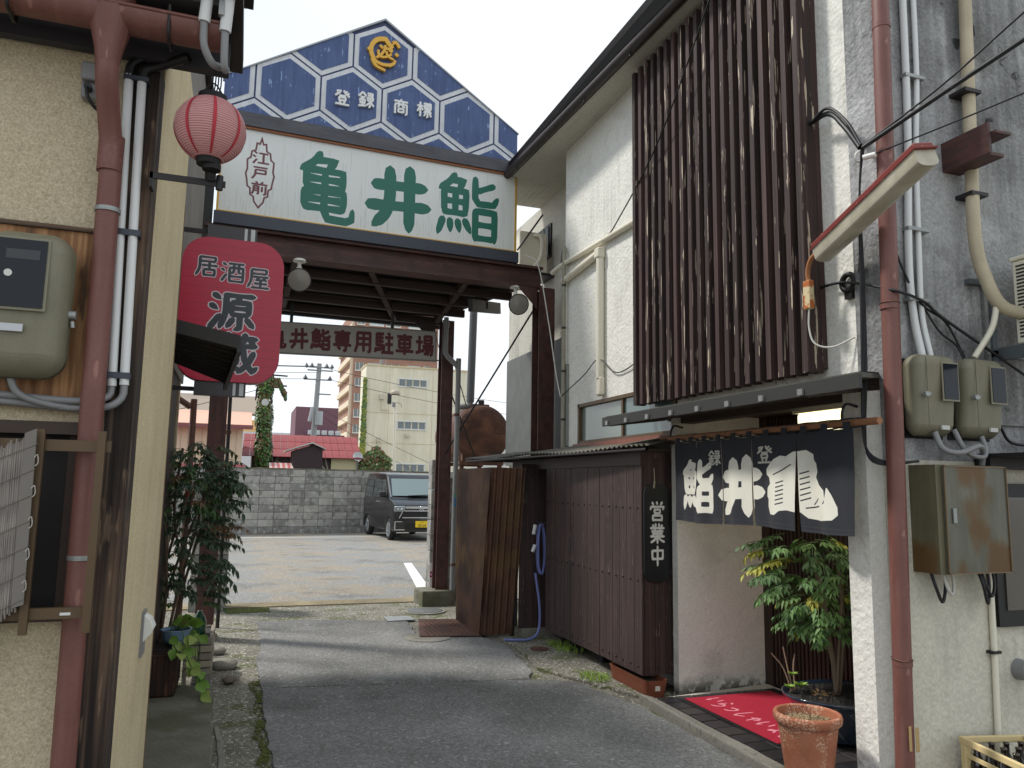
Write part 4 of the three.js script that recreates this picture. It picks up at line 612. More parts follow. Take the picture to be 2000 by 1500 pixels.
{
  const s = thing('parking_sign', 'long grey hanging board with dark red characters under the gate deck', 'sign', [1.4, 3.3, -10.2]);
  const a = 0.018; const b = bx(-1.15, 1.13, -0.21, 0.21, -0.03, 0.03, 'x'); b.rotateZ(a); b.translate(1.33, 3.47, -10.22); part('board', b, flat(120, 118, 112, 0.6), s);
  const f = grid(2, 2, (u, v) => [mix(-1.13, 1.11, u), mix(-0.195, 0.195, v), 0.033], (u, v) => [u, v]); f.rotateZ(a); f.translate(1.33, 3.47, -10.22); part('face', f, art(ART.parking, 0.6), s);
  for (const g of [bx(1.82, 1.86, 3.66, 3.95, -10.24, -10.2), bx(0.5, 0.54, 3.66, 4.0, -10.24, -10.2), rod([2.46, 3.3, -10.24], [2.56, 3.31, -10.24], 0.008), rod([2.45, 3.68, -10.24], [2.54, 3.35, -10.24], 0.005)]) part('hanger', g, M.black, s);
  const d = thing('gate_downpipe', 'pale grey downpipe strapped to the rear gate post', 'downpipe', [2.72, 0.2, -10.2]);
  part('pipe', tube([[2.58, 3.9, -10.16], [2.58, 3.45, -10.16], [2.6, 3.36, -10.15], [2.74, 3.22, -10.12], [2.76, 3.1, -10.12], [2.75, 0.22, -10.12]], 0.035, 12, 80), M.greypvc, d);
  for (const y of [2.55, 0.55]) part('strap', mv(strip(new THREE.CylinderGeometry(0.04, 0.04, 0.03, 16)), 2.752, y, -10.12), M.rust, d); part('connector', mv(strip(new THREE.CylinderGeometry(0.042, 0.042, 0.08, 16)), 2.58, 3.8, -10.16), M.greypvc, d);
  for (let i = 0; i < 3; i++) part('sticker', mv(strip(new THREE.CylinderGeometry(0.0362, 0.0362, 0.045, 14, 1, true, -0.7, 1.4)), 2.752, 1.46 - i * 0.06, -10.12), i ? flat(74, 122, 170, 0.5) : flat(92, 150, 120, 0.5), d);
  // block end pillar and notice beside the rear post
  const w = thing('block_pillar', 'end of a concrete block wall standing beside the rear gate post', 'wall', [2.5, 0, -11]);
  for (let k = 0; k < 9; k++) part('block', rb(2.56, 2.7, 0.05 + k * 0.212, 0.05 + (k + 1) * 0.212 - 0.008, -10.86, -10.66, 0.008, 'y', 1), M.block[(k * 7) % 4], w);
  part('block', rb(2.71, 3.4, 0.05, 1.7, -10.86, -10.7, 0.01, 'y', 1), M.block[3], w); part('footing', bx(2.53, 3.4, -0.05, 0.05, -10.88, -10.64), M.concdark, w);
  const n = thing('notice_plate', 'small white and magenta notice plate on the block pillar', 'sign', [2.56, 0.2, -10.64]); part('plate', bx(2.565, 2.695, 0.16, 0.52, -10.658, -10.648), M.whitepaint, n); part('print', grid(1, 1, (u, v) => [mix(2.567, 2.693, u), mix(0.165, 0.515, v), -10.645], (u, v) => [u, v]), art(ART.notice, 0.5), n);
}
// ---------- tavern on the left ----------
const tav = thing('tavern_building', 'beige stucco tavern corner with weathered brown corner board and dark eaves', 'building', [-1.5, 0, -5]);
{
  const fz = -2.8;
  part('wall', [bx(-4, -0.425, 1.78, 3.14, -3.2, fz), bx(-4, -0.425, 0, 1.16, -3.2, fz), bx(-4, -1.2, 1.16, 1.78, -3.2, fz), bx(-0.47, -0.425, 1.16, 1.78, -3.2, fz)], M.beige, tav);
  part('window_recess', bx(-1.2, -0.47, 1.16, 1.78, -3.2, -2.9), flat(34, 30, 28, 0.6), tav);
  part('window_rail', [bx(-1.2, -0.47, 1.74, 1.78, -2.9, -2.79, 'x'), bx(-1.2, -0.47, 1.16, 1.185, -2.9, -2.785, 'x'), bx(-0.53, -0.5, 1.185, 1.74, -2.9, -2.85)], flat(66, 50, 40, 0.6), tav);
  part('corner_board', bx(-0.424, -0.3435, 0, 3.05, -2.95, -2.79, 'y', 1), M.oldboard, tav, 'weathered dark brown corner board with flaking grain');
  part('pilaster', bx(-0.7, -0.345, 0, 3.6, -4.14, -2.951), M.cream, tav, 'smooth pale yellow plastered side wall');
  part('edge_strip', bx(-0.36, -0.3425, 0, 3.0, -4.155, -4.141), flat(120, 92, 70, 0.7), tav);
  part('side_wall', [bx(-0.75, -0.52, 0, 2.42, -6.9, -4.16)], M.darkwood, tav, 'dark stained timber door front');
  part('door_trim', [bx(-0.53, -0.505, 0, 2.4, -6.93, -6.82), bx(-0.53, -0.5, 0, 2.35, -5.9, -5.83)], flat(190, 172, 142, 0.7), tav);
  part('upper_wall', [bx(-5, -0.5, 3.2, 5.2, -8.1, -3.4), bx(-5, -0.5, 2.42, 3.2, -7.1, -4.16)], M.upgrey, tav, 'plain grey brown upper storey wall');
  part('upper_roof', mv(rz(bx(-5, 0.0, 0, 0.06, -8.25, -3.3, 'x'), -0.12), -0.45, 5.22, 0), M.iron, tav);
  part('soffit', [bx(-4, -0.13, 3.14, 3.17, -3.0, -2.52, 'x')], flat(60, 58, 60, 0.8), tav); part('eave_roof', [bx(-4, -0.08, 3.171, 3.23, -3.0, -2.46, 'x'), mv(rx(bx(-4, -0.08, 0, 0.05, -0.5, 0, 'x'), 0.35), 0, 3.235, -2.47)], M.iron, tav); part('eave_board', bx(-4, -0.12, 3.03, 3.139, -2.78, -2.74, 'x'), flat(52, 50, 54, 0.7), tav);
  part('bracket_board', bx(-0.13, -0.05, 3.26, 3.32, -2.7, -2.62), M.iron, tav);
}
{
  const g = thing('eaves_gutter', 'reddish brown half round gutter along the tavern eaves', 'gutter', [-1, 3.05, -2.6]);
  const c = grid(2, 14, (u, v) => { const a = Math.PI * (1 + v); return [mix(-2.6, -0.13, u), 3.09 + 0.062 * Math.sin(a), -2.6 + 0.062 * Math.cos(a)]; }, (u, v) => [u * 2.4, v * 0.2]); part('trough', c, std({ map: T.pipe, roughness: 0.5, side: THREE.DoubleSide }), g);
  part('lip', [rod([-2.6, 3.092, -2.538], [-0.13, 3.092, -2.538], 0.006), rod([-2.6, 3.092, -2.662], [-0.13, 3.092, -2.662], 0.006)], M.pipe, g); part('end_cap', mv(ry(strip(new THREE.CylinderGeometry(0.062, 0.062, 0.006, 20, 1, false, Math.PI / 2, Math.PI)), 0).rotateZ(Math.PI / 2).rotateX(0), -0.128, 3.09, -2.6), M.pipe, g);
  for (const x of [-0.3, -0.75]) part('strap', tube([[x, 3.14, -2.66], [x, 3.03, -2.65], [x, 3.02, -2.6], [x, 3.03, -2.55], [x, 3.12, -2.54]], 0.006, 5), M.iron, g);
  const p = thing('downpipe', 'reddish brown downpipe with funnel hopper in front of the beige tavern wall', 'downpipe', [-0.45, 0, -2.72]);
  const h = lathe([[0.032, -0.16], [0.037, -0.15], [0.04, -0.12], [0.062, -0.03], [0.07, 0.0], [0.072, 0.06], [0.076, 0.065]], 8); h.rotateY(0.39); h.translate(-0.475, 3.07, -2.6); part('hopper', h, M.pipe, p);
  part('pipe', tube([[-0.475, 2.93, -2.6], [-0.474, 2.87, -2.612], [-0.47, 2.78, -2.67], [-0.464, 2.7, -2.708], [-0.459, 2.6, -2.72], [-0.457, 2.4, -2.72], [-0.45, 1.6, -2.72], [-0.44, 0.03, -2.72]], 0.035, 16, 120), M.pipe, p);
  part('collar', [mv(strip(new THREE.CylinderGeometry(0.0395, 0.0385, 0.12, 20)), -0.462, 2.66, -2.716)], M.pipe, p);
  for (const y of [2.47, 1.36]) part('clamp', [mv(strip(new THREE.CylinderGeometry(0.039, 0.039, 0.014, 20)), -0.448 - (y - 1.6) * 0.01, y, -2.72), rod([-0.448, y, -2.75], [-0.448, y, -2.8], 0.006)], M.galv, p);
}
{
  const b = thing('meter_board', 'stained plywood board behind the electricity meter on the tavern wall', 'board', [-0.7, 1.87, -2.79]); part('plywood', bx(-0.95, -0.492, 1.83, 2.405, -2.798, -2.78, 'y', 3), M.ply, b); part('batten', bx(-0.95, -0.49, 2.405, 2.42, -2.798, -2.77, 'x'), M.oldboard, b);
  const m = thing('electricity_meter', 'large olive grey electricity meter housing on the plywood board of the tavern wall', 'electricity meter', [-0.665, 1.9, -2.7]);
  part('housing', (() => { const g = new RoundedBoxGeometry(0.25, 0.455, 0.15, 6, 0.07); const p = g.attributes.position; for (let i = 0; i < p.count; i++) { const z = p.getZ(i), y = p.getY(i); if (z > 0) { p.setX(i, p.getX(i) * 0.97); if (y < -0.08) p.setZ(i, z - (-0.08 - y) * 0.18); } } g.computeVertexNormals(); return mv(boxKeep(g), -0.655, 2.13, -2.7); })(), M.meter, m);
  part('window_frame', [bx(-0.735, -0.585, 2.10, 2.325, -2.627, -2.621)], flat(128, 124, 104, 0.45), m); part('window', bx(-0.727, -0.593, 2.108, 2.317, -2.621, -2.617), M.glass, m);
  part('dial', [bx(-0.70, -0.61, 2.255, 2.285, -2.617, -2.6155)], flat(52, 56, 58, 0.4), m); part('seal', mv(rx(strip(new THREE.CylinderGeometry(0.011, 0.011, 0.003, 16)), Math.PI / 2), -0.69, 2.21, -2.6155), flat(206, 206, 200, 0.4), m); part('label_plate', bx(-0.705, -0.64, 2.035, 2.058, -2.628, -2.6235), flat(190, 192, 196, 0.4), m);
  part('latch', [rod([-0.535, 2.11, -2.7], [-0.515, 2.11, -2.7], 0.014), rod([-0.525, 2.09, -2.7], [-0.522, 2.07, -2.7], 0.007)], M.galv, m);
  const lead = [[-0.69, 1.93, -2.72], [-0.66, 1.86, -2.73], [-0.58, 1.83, -2.75], [-0.5, 1.825, -2.76]]; part('lead', tube(lead, 0.011, 8), M.greypvc, m);
}
{
  const c = thing('conduit_pair', 'two printed white plastic conduits running down the weathered corner board', 'conduit', [-0.4, 1.9, -2.76]);
  for (const [a, b] of [[[-0.436, 2.97, -2.765], [-0.408, 1.9, -2.765]], [[-0.395, 2.965, -2.765], [-0.372, 1.905, -2.765]]]) part('tube', rod(a, b, 0.0145, 0.0145, 16), M.whitepvc, c);
  for (const g of [bx(-0.441, -0.36, 2.405, 2.425, -2.79, -2.748), bx(-0.428, -0.355, 1.925, 1.945, -2.79, -2.748), bx(-0.45, -0.372, 2.95, 2.965, -2.79, -2.748)]) part('band', g, M.steelblue, c);
  part('elbow', tube([[-0.408, 1.905, -2.765], [-0.412, 1.87, -2.762], [-0.44, 1.852, -2.75], [-0.52, 1.845, -2.75], [-0.7, 1.855, -2.76], [-0.95, 1.865, -2.76]], 0.012, 8, 40), M.greypvc, c); part('elbow', tube([[-0.372, 1.91, -2.765], [-0.375, 1.865, -2.762], [-0.41, 1.832, -2.75], [-0.5, 1.822, -2.755], [-0.7, 1.835, -2.765], [-0.95, 1.845, -2.765]], 0.012, 8, 40), M.greypvc, c);
  part('elbow', tube([[-0.436, 2.96, -2.765], [-0.43, 3.01, -2.765], [-0.39, 3.045, -2.77], [-0.33, 3.06, -2.76]], 0.015, 8), M.black, c); part('elbow', tube([[-0.395, 2.96, -2.765], [-0.388, 3.0, -2.765], [-0.35, 3.02, -2.77], [-0.25, 3.05, -2.72]], 0.016, 8), M.black, c);
  const s = thing('outdoor_socket', 'grey weatherproof socket with a cord on the tavern wall', 'socket', [-0.55, 2.86, -2.79]); part('box', rb(-0.575, -0.52, 2.862, 2.975, -2.8, -2.755, 0.008), M.greypvc, s); part('cover', rb(-0.575, -0.52, 2.915, 2.978, -2.754, -2.73, 0.008), M.greypvc, s); part('plug', [rod([-0.55, 2.89, -2.756], [-0.55, 2.89, -2.725], 0.012), tube([[-0.55, 2.885, -2.725], [-0.545, 2.85, -2.72], [-0.52, 2.82, -2.74], [-0.49, 2.815, -2.76]], 0.006, 6)], M.black, s);
  const w = thing('eave_conduits', 'two thick white pipes with grey flexible ends hanging at the eaves corner', 'pipe', [-0.16, 3.1, -2.55]);
  for (const [a, b, e] of [[[-0.16, 3.55, -2.45], [-0.195, 3.08, -2.53], [[-0.195, 3.08, -2.53], [-0.19, 3.0, -2.53], [-0.165, 2.955, -2.55], [-0.14, 2.96, -2.58], [-0.15, 2.985, -2.62]]], [[-0.1, 3.55, -2.45], [-0.13, 3.06, -2.53], [[-0.13, 3.06, -2.53], [-0.128, 2.99, -2.53], [-0.125, 2.945, -2.54], [-0.12, 2.94, -2.56]]]]) { part('pipe', rod(a, b, 0.0185, 0.0185, 16), M.whitepvc, w); part('flexible_end', tube(e, 0.0125, 10, 30), M.greypvc, w); }
  part('hanging_wires', [0, 1, 2, 3].map((i) => tube([[-0.16 + i * 0.008, 2.97, -2.62], [-0.165 + i * 0.009, 2.93, -2.66], [-0.17 + i * 0.007, 2.915, -2.69]], 0.0022, 4)), M.cable, w);
  part('support_rail', bx(-0.152, -0.136, 3.1, 3.6, -2.52, -2.5), M.galv, w);
}
{ // window grille and reed blind
  const l = thing('window_grille', 'brown metal window grille bars standing in front of the downpipe', 'window grille', [-0.6, 1.2, -2.66]);
  const Z = -2.66; part('rail', bx(-1.1, -0.378, 1.682, 1.716, Z, Z + 0.02, 'x'), M.alu, l); part('rail', bx(-1.1, -0.39, 1.19, 1.222, Z, Z + 0.02, 'x'), M.alu, l);
  for (const x of [-0.69, -0.565, -0.402]) part('upright', bx(x - 0.011, x + 0.011, 1.15, 1.745, Z + 0.0205, Z + 0.036), M.alu, l);
  part('label', bx(-0.475, -0.447, 1.2, 1.208, Z + 0.0203, Z + 0.0215), flat(214, 214, 210, 0.5), l); part('stay', [bx(-1.1, -1.08, 1.19, 1.716, -2.8, Z), bx(-0.5, -0.485, 1.69, 1.705, -2.8, Z), bx(-0.5, -0.485, 1.2, 1.215, -2.8, Z)], M.alu, l);
  const b = thing('reed_blind', 'grey weathered reed blind tied to the window grille', 'reed blind', [-0.7, 1.2, -2.6]); const r = rngOf(61), gs = [];
  for (let i = 0; i < 120; i++) { const t = i / 119, x = mix(-0.97, -0.585, t), y1 = mix(1.52, 1.725, t) + (r() - 0.5) * 0.02, y0 = mix(0.97, 1.235, t) + (r() - 0.5) * 0.025; gs.push(rod([x + 0.012 + (r() - 0.5) * 0.002, y0, -2.606 + r() * 0.004], [x + (r() - 0.5) * 0.003, y1, -2.606 + r() * 0.004], 0.0026, 0.0026, 5)); }
  stuff(part('reeds', gs, std({ map: tex(64, 256, woodFn([112, 104, 100], [172, 164, 156], 431, { fx: 20 }), { size: 0.2 }), roughness: 0.9 }), b));
  part('border', [(() => { const e = ext([[-0.6, 1.73], [-0.57, 1.745], [-0.562, 1.24], [-0.592, 1.23]], 0.006); e.translate(0, 0, -2.603); return e; })()], flat(120, 114, 108, 0.9), b);
  part('binding', [0, 1, 2, 3, 4, 5, 6].map((i) => { const k = i / 6; return tube([[-0.97, mix(1.47, 1.02, k), -2.598], [-0.78, mix(1.59, 1.14, k), -2.598], [-0.565, mix(1.7, 1.255, k), -2.596]], 0.0016, 4); }), flat(120, 112, 104, 0.9), b);
  part('tie', [0, 1, 2, 3, 4].map((i) => tube([[-0.57, 1.66 - i * 0.09, -2.597], [-0.562, 1.668 - i * 0.09, -2.595], [-0.56, 1.645 - i * 0.09, -2.6], [-0.566, 1.635 - i * 0.09, -2.596]], 0.0012, 4)), flat(206, 202, 194, 0.9), b);
}
{ // paper lantern on its arm
  const a = thing('wall_bracket', 'flat black iron arm below the pink paper lantern', 'bracket', [-0.3, 2.6, -2.75]); part('bar', [bx(-0.345, -0.105, 2.61, 2.632, -2.752, -2.744, 'x'), bx(-0.345, -0.335, 2.58, 2.632, -2.8, -2.744)], M.iron, a); part('socket', [rod([-0.155, 2.632, -2.748], [-0.155, 2.665, -2.73], 0.018), rod([-0.125, 2.6, -2.748], [-0.125, 2.65, -2.748], 0.012)], M.black, a);
  const L = thing('paper_lantern', 'round pink ribbed paper lantern with red stripes hanging at the tavern corner', 'lantern', [-0.163, 2.67, -2.7], { local: true });
  const R = 0.116, H = 0.108, prof = (t) => { const a = mix(-1.2, 1.2, t); return [R * Math.cos(a) * (0.985 + 0.0) , 0.12 + H * Math.sin(a) / Math.sin(1.2) * 0.98]; };
  const P = []; const N = 34; for (let i = 0; i <= N * 4; i++) { const t = i / (N * 4), q = prof(t), w = 0.0016 * Math.cos(i / 4 * 2 * Math.PI); P.push([q[0] + w, q[1]]); }
  part('paper', lathe(P, 48), new THREE.MeshPhysicalMaterial({ color: col(234, 182, 180), roughness: 0.75, side: THREE.DoubleSide, transmission: 0.25, thickness: 0 }), L);
  const ribs = []; for (let i = 0; i < N; i++) { const q = prof((i + 0.5) / N); ribs.push(mv(rx(strip(new THREE.TorusGeometry(q[0] - 0.0005, 0.0011, 5, 48)), Math.PI / 2), 0, q[1], 0)); } stuff(part('ribs', ribs, flat(168, 92, 96, 0.7), L));
  for (let k = 0; k < 8; k++) { const s = grid(1, 40, (u, v) => { const q = prof(mix(0.03, 0.97, v)), an = k * Math.PI / 4 + 0.15 + (u - 0.5) * 0.1; return [(q[0] + 0.0026) * Math.sin(an), q[1], (q[0] + 0.0026) * Math.cos(an)]; }); part('stripe', s, flat(176, 44, 58, 0.7, { side: THREE.DoubleSide }), L); }
  part('cap', mv(strip(new THREE.CylinderGeometry(0.047, 0.047, 0.024, 28)), 0, 0.232, 0), M.nearblack, L); part('cap', [mv(strip(new THREE.CylinderGeometry(0.04, 0.037, 0.022, 28)), 0, 0.006, 0), mv(strip(new THREE.CylinderGeometry(0.03, 0.03, 0.02, 20)), 0.012, -0.012, 0)], M.nearblack, L); part('hanger', [tube([[-0.04, 0.24, 0], [0, 0.29, 0], [0.04, 0.24, 0]], 0.003, 5)], M.iron, L);
}
{ // red lantern shaped signboard
  const s = thing('lantern_signboard', 'large red lantern shaped signboard with black brush characters outlined in white', 'sign', [-0.13, 2.2, -6.0], { local: true, turn: 0.03 });
  const sh = rrect(0.72, 1.08, 0.19, 0, 0.66), body = ext(sh, 0.1, { bevel: 0.01 }); body.translate(0, 0, -0.07); part('body', body, flat(150, 28, 48, 0.4), s);
  const f = new THREE.ShapeGeometry(new THREE.Shape(rrect(0.716, 1.076, 0.188, 0, 0.66).map((p) => new THREE.Vector2(...p)))), p = f.attributes.position, uv = f.attributes.uv; for (let i = 0; i < uv.count; i++) uv.setXY(i, (p.getX(i) + 0.36) / 0.72, (p.getY(i) - 0.12) / 1.08); f.translate(0, 0, 0.045); part('face', f, art(ART.lantern, 0.28, { side: THREE.DoubleSide }), s, 'glossy red face with black brush characters');
  const dg = flat(72, 70, 72, 0.45), st = flat(206, 208, 208, 0.45);
  for (const [y0, y1, x0, x1] of [[1.2, 1.3, -0.2, 0.15], [0.02, 0.12, -0.22, 0.135]]) { part('end_cap', bx(x0, x1, y0, y1, -0.05, 0.025), dg, s); part('end_stripe', bx(x1 - 0.045, x1 - 0.015, y0 + 0.004, y1 - 0.004, 0.0255, 0.028), st, s); part('end_stripe', bx(x1 - 0.09, x1 - 0.07, y0 + 0.004, y1 - 0.004, 0.0255, 0.028), st, s); }
  for (const g of [bx(-0.4, -0.1, 1.24, 1.27, -0.05, -0.02), bx(-0.42, -0.1, 0.05, 0.08, -0.05, -0.02)]) part('bracket', g, M.iron, s);
}
{ // tavern door canopy
  const a = thing('door_canopy', 'dark ribbed sheet canopy over the tavern door', 'canopy', [-0.3, 2.3, -5]);
  const near = [[-0.52, 2.445], [-0.04, 2.356]], top = grid(1, 1, (u, v) => [mix(-0.52, mix(-0.04, -0.13, v), u), mix(2.445, mix(2.352, 2.30, v), u), mix(-4.28, -5.6, v)], (u, v, p) => [p[0], p[2]]);
  part('sheet', [top, mv(top.clone(), 0, -0.012, 0)], flat(44, 40, 40, 0.55, { side: THREE.DoubleSide, metalness: 0.2 }), a);
  for (let i = 0; i < 11; i++) { const z = -4.31 - i * 0.125, xe = mix(-0.05, -0.135, i / 10), ye = mix(2.335, 2.285, i / 10); part('rib', rod([-0.52, 2.42, z], [xe, ye - 0.005, z], 0.016, 0.016, 6), flat(52, 44, 40, 0.6), a); }
  part('fascia', [(() => { const g = bx(-0.012, 0.012, -0.055, 0.02, -0.68, 0.68, 'z'); g.rotateX(-0.04); g.rotateY(0.066); g.translate(-0.085, 2.305, -4.94); return g; })(), (() => { const g = bx(-0.25, 0.25, -0.05, 0.02, -0.01, 0.01, 'x'); g.rotateZ(-0.19); g.translate(-0.285, 2.395, -4.27); return g; })()], flat(36, 33, 33, 0.5), a);
  const w = thing('wall_lamp', 'small white wedge shaped lamp low on the tavern side wall', 'wall lamp', [-0.34, 0.95, -3.62]); const e = ext([[0, 0], [0.035, 0.04], [0.045, 0.065], [0.03, 0.1], [0.0, 0.12]], 0.07, { bevel: 0.006 }); e.translate(-0.34, 0.93, -3.66); part('cover', e, M.whitepaint, w); part('base', bx(-0.345, -0.334, 0.88, 1.06, -3.68, -3.57), M.greypvc, w);
  const d = thing('rear_downpipe', 'thin brown bent downpipe behind the tavern shrub', 'downpipe', [-0.5, 0, -8.0]); part('pipe', tube([[-0.72, 2.5, -7.9], [-0.66, 2.42, -7.95], [-0.48, 2.3, -8.0], [-0.455, 2.22, -8.0], [-0.46, 0.02, -8.0]], 0.03, 10, 60), flat(98, 62, 52, 0.5), d);
  const t = thing('steel_pole', 'slim dark pole with a clamp beside the dark gate post', 'pole', [-0.12, 0, -9.3]); part('shaft', rod([-0.13, 0, -9.3], [-0.16, 4.1, -9.3], 0.02), M.iron, t); part('clamp', mv(strip(new THREE.CylinderGeometry(0.032, 0.032, 0.04, 14)), -0.148, 2.15, -9.3), M.rust, t);
  const bw = thing('block_pillar', 'dark end of a block wall behind the tavern shrub', 'wall', [-0.25, 0, -10.5]); for (let k = 0; k < 7; k++) part('block', rb(-0.5, -0.07, k * 0.23, (k + 1) * 0.23 - 0.008, -10.85, -10.45, 0.01, 'y', 1), M.block[(k * 3 + 1) % 4], bw);
}
// ---------- plants ----------
const leafMats = { dark: leafMat(58, 80, 54), olive: leafMat(80, 96, 60), mid: leafMat(74, 106, 56), light: leafMat(102, 138, 74), yellow: leafMat(168, 166, 58), lime: leafMat(140, 170, 62), rust: leafMat(116, 88, 54), pothos: leafMat(112, 150, 56), pothos2: leafMat(150, 170, 84), red: leafMat(196, 66, 64) };
function leafMat(r, g, b) { return new THREE.MeshPhysicalMaterial({ color: col(r, g, b), roughness: 0.6, side: THREE.DoubleSide, transmission: 0.2, thickness: 0 }); }
function boxKeep(g) { const n = strip(g).attributes.normal.clone(), o = boxUV(strip(g)); o.setAttribute('normal', n); return o; }
function leaflet(base, dir, up, L, W, curl = 0.15) {        // pointed leaf folded along its midrib
  const d = dir.clone().normalize(), s = new THREE.Vector3().crossVectors(d, up).normalize(), n = new THREE.Vector3().crossVectors(s, d).normalize(), pos = [], idx = [];
  const st = [[0, 0], [0.25, 0.8], [0.5, 1], [0.78, 0.55], [1, 0]];
  st.forEach(([t, w]) => { const c = base.clone().addScaledVector(d, t * L).addScaledVector(n, -curl * L * t * t); const a = c.clone().addScaledVector(s, w * W / 2).addScaledVector(n, 0.16 * w * W), b = c.clone().addScaledVector(s, -w * W / 2).addScaledVector(n, 0.16 * w * W); pos.push(a.x, a.y, a.z, c.x, c.y, c.z, b.x, b.y, b.z); });
  for (let i = 0; i < 4; i++) { const o = i * 3; idx.push(o, o + 1, o + 4, o, o + 4, o + 3, o + 1, o + 2, o + 5, o + 1, o + 5, o + 4); }
  const g = new THREE.BufferGeometry(); g.setAttribute('position', new THREE.Float32BufferAttribute(pos, 3)); g.setIndex(idx); g.computeVertexNormals(); return strip(g);
}
function frond(r, base, dir, len, leafL, droop) {           // compound leaf: stalk with side stalks and leaflets
  const gs = [], P = [base.clone()], d = dir.clone().normalize(); let p = base.clone();
  for (let i = 0; i < 5; i++) { d.y -= droop * 0.16; d.normalize(); p = p.clone().addScaledVector(d, len / 5); P.push(p); }
  gs.push(tube(P, 0.0022, 4, 8)); const up = new THREE.Vector3(0, 1, 0), side = new THREE.Vector3().crossVectors(d, up).normalize();
  for (let i = 1; i <= 5; i++) for (const s of i === 5 ? [0, -0.8, 0.8] : [-1, 1]) {
    const q = P[i], ax = d.clone().multiplyScalar(i === 5 && s === 0 ? 1 : 0.62).addScaledVector(side, s * 0.85); ax.y -= droop * 0.22 + r() * 0.12; ax.normalize();
    const n = i < 4 && s !== 0 ? 3 : 1; for (let k = 0; k < n; k++) { const sd = k === 0 ? 0 : k === 1 ? 0.8 : -0.8, b = q.clone().addScaledVector(ax, k ? leafL * 0.35 : n > 1 ? leafL * 0.5 : 0.004), dd = ax.clone().addScaledVector(new THREE.Vector3().crossVectors(ax, up).normalize(), sd); dd.y -= 0.15 + r() * 0.35; gs.push(leaflet(b, dd, up.clone().add(new THREE.Vector3((r() - 0.5) * 0.9, 0, (r() - 0.5) * 0.9)), leafL * (0.5 + r() * 0.85), leafL * (0.24 + 0.18 * r()), -0.1 + r() * 0.5)); }
  }
  return mergeGeometries(gs);
}
{
  // tall shrub by the tavern door
  const s = thing('nandina_shrub', 'tall dark green bamboo like shrub growing in the brown planter by the tavern', 'shrub', [-0.45, 0.3, -6.75]); const r = rngOf(91);
  for (let i = 0; i < 8; i++) { const a = i * 0.9; part('stem', tube([[-0.5 + 0.05 * Math.cos(a), 0.28, -6.72 + 0.06 * Math.sin(a)], [-0.46 + 0.09 * Math.cos(a), 0.75, -6.74 + 0.1 * Math.sin(a)], [-0.42 + 0.16 * Math.cos(a * 1.3), 1.25 + 0.1 * (i % 3), -6.76 + 0.16 * Math.sin(a)], [-0.38 + 0.2 * Math.cos(a * 1.3), 1.5 + 0.12 * (i % 4), -6.78 + 0.2 * Math.sin(a)]], 0.011, 7), flat(112, 92, 76, 0.9), s); }
  for (let i = 0; i < 205; i++) {
    const h = r(), y = 0.62 + 1.3 * Math.pow(h, 0.85), sp = 0.10 + 0.17 * Math.sin(Math.PI * Math.min(1, (y - 0.45) / 1.5)), a = r() * 6.283, rad = sp * Math.sqrt(r());
    const b = new THREE.Vector3(-0.37 + 0.12 * (y > 1.2 ? (y - 1.2) : 0) + rad * Math.cos(a), y, -6.8 + rad * Math.sin(a)), d = new THREE.Vector3(Math.cos(a) + 0.25, 0.5 - 0.5 * r(), Math.sin(a) + 0.2);
    part('leaf', frond(r, b, d, 0.15 + 0.1 * r(), 0.056, 0.9), i === 120 ? leafMats.red : i % 23 === 4 ? leafMats.rust : i % 3 ? leafMats.dark : i % 2 ? leafMats.olive : leafMats.mid, s);
  }
  for (const [x, y, z] of [[-0.02, 1.6, -6.6], [0.0, 1.42, -6.62], [-0.02, 0.98, -6.6], [-0.03, 0.88, -6.55], [0.0, 1.62, -6.7]]) part('leaf', frond(r, new THREE.Vector3(x - 0.12, y + 0.04, z), new THREE.Vector3(1, -0.1, 0.2), 0.2, 0.07, 1.2), leafMats.dark, s);
  // planters
  const b = thing('brown_planter', 'dark brown wood look tub under the tall shrub', 'planter', [-0.5, 0.03, -6.55]); const tub = rb(-0.66, -0.35, 0.036, 0.36, -6.85, -6.32, 0.02); part('tub', tub, std({ map: T.oldboard, color: col(214, 170, 140), roughness: 0.7 }), b); part('rim', [bx(-0.675, -0.335, 0.33, 0.375, -6.865, -6.845, 'x'), bx(-0.675, -0.335, 0.33, 0.375, -6.325, -6.305, 'x'), bx(-0.675, -0.655, 0.33, 0.375, -6.845, -6.325, 'z'), bx(-0.355, -0.335, 0.33, 0.375, -6.845, -6.325, 'z')], std({ map: T.oldboard, color: col(220, 176, 146), roughness: 0.7 }), b); part('soil', bx(-0.65, -0.36, 0.355, 0.366, -6.84, -6.33), flat(48, 40, 34, 0.95), b);
  const q = thing('stone_planter', 'pale planter moulded like stacked stone courses beside the shrub', 'planter', [-0.2, 0, -7.0]); const rr = rngOf(14);
  for (let k = 0; k < 5; k++) for (const [x0, x1, z0, z1] of [[-0.33, -0.22, -6.72, -6.69], [-0.218, -0.12, -6.72, -6.69], [-0.15, -0.118, -7.0, -6.722], [-0.15, -0.118, -7.3, -7.003], [-0.33, -0.152, -7.3, -7.27], [-0.33, -0.305, -7.265, -6.725]]) { const j = () => (rr() - 0.5) * 0.008; part('stone', rb(x0 + j(), x1 + j(), 0.09 + k * 0.058, 0.09 + (k + 1) * 0.058 - 0.006, z0 + j(), z1 + j(), 0.008, 'y', 1), k % 2 ? flat(156, 146, 128, 0.9) : flat(136, 128, 114, 0.9), q); }
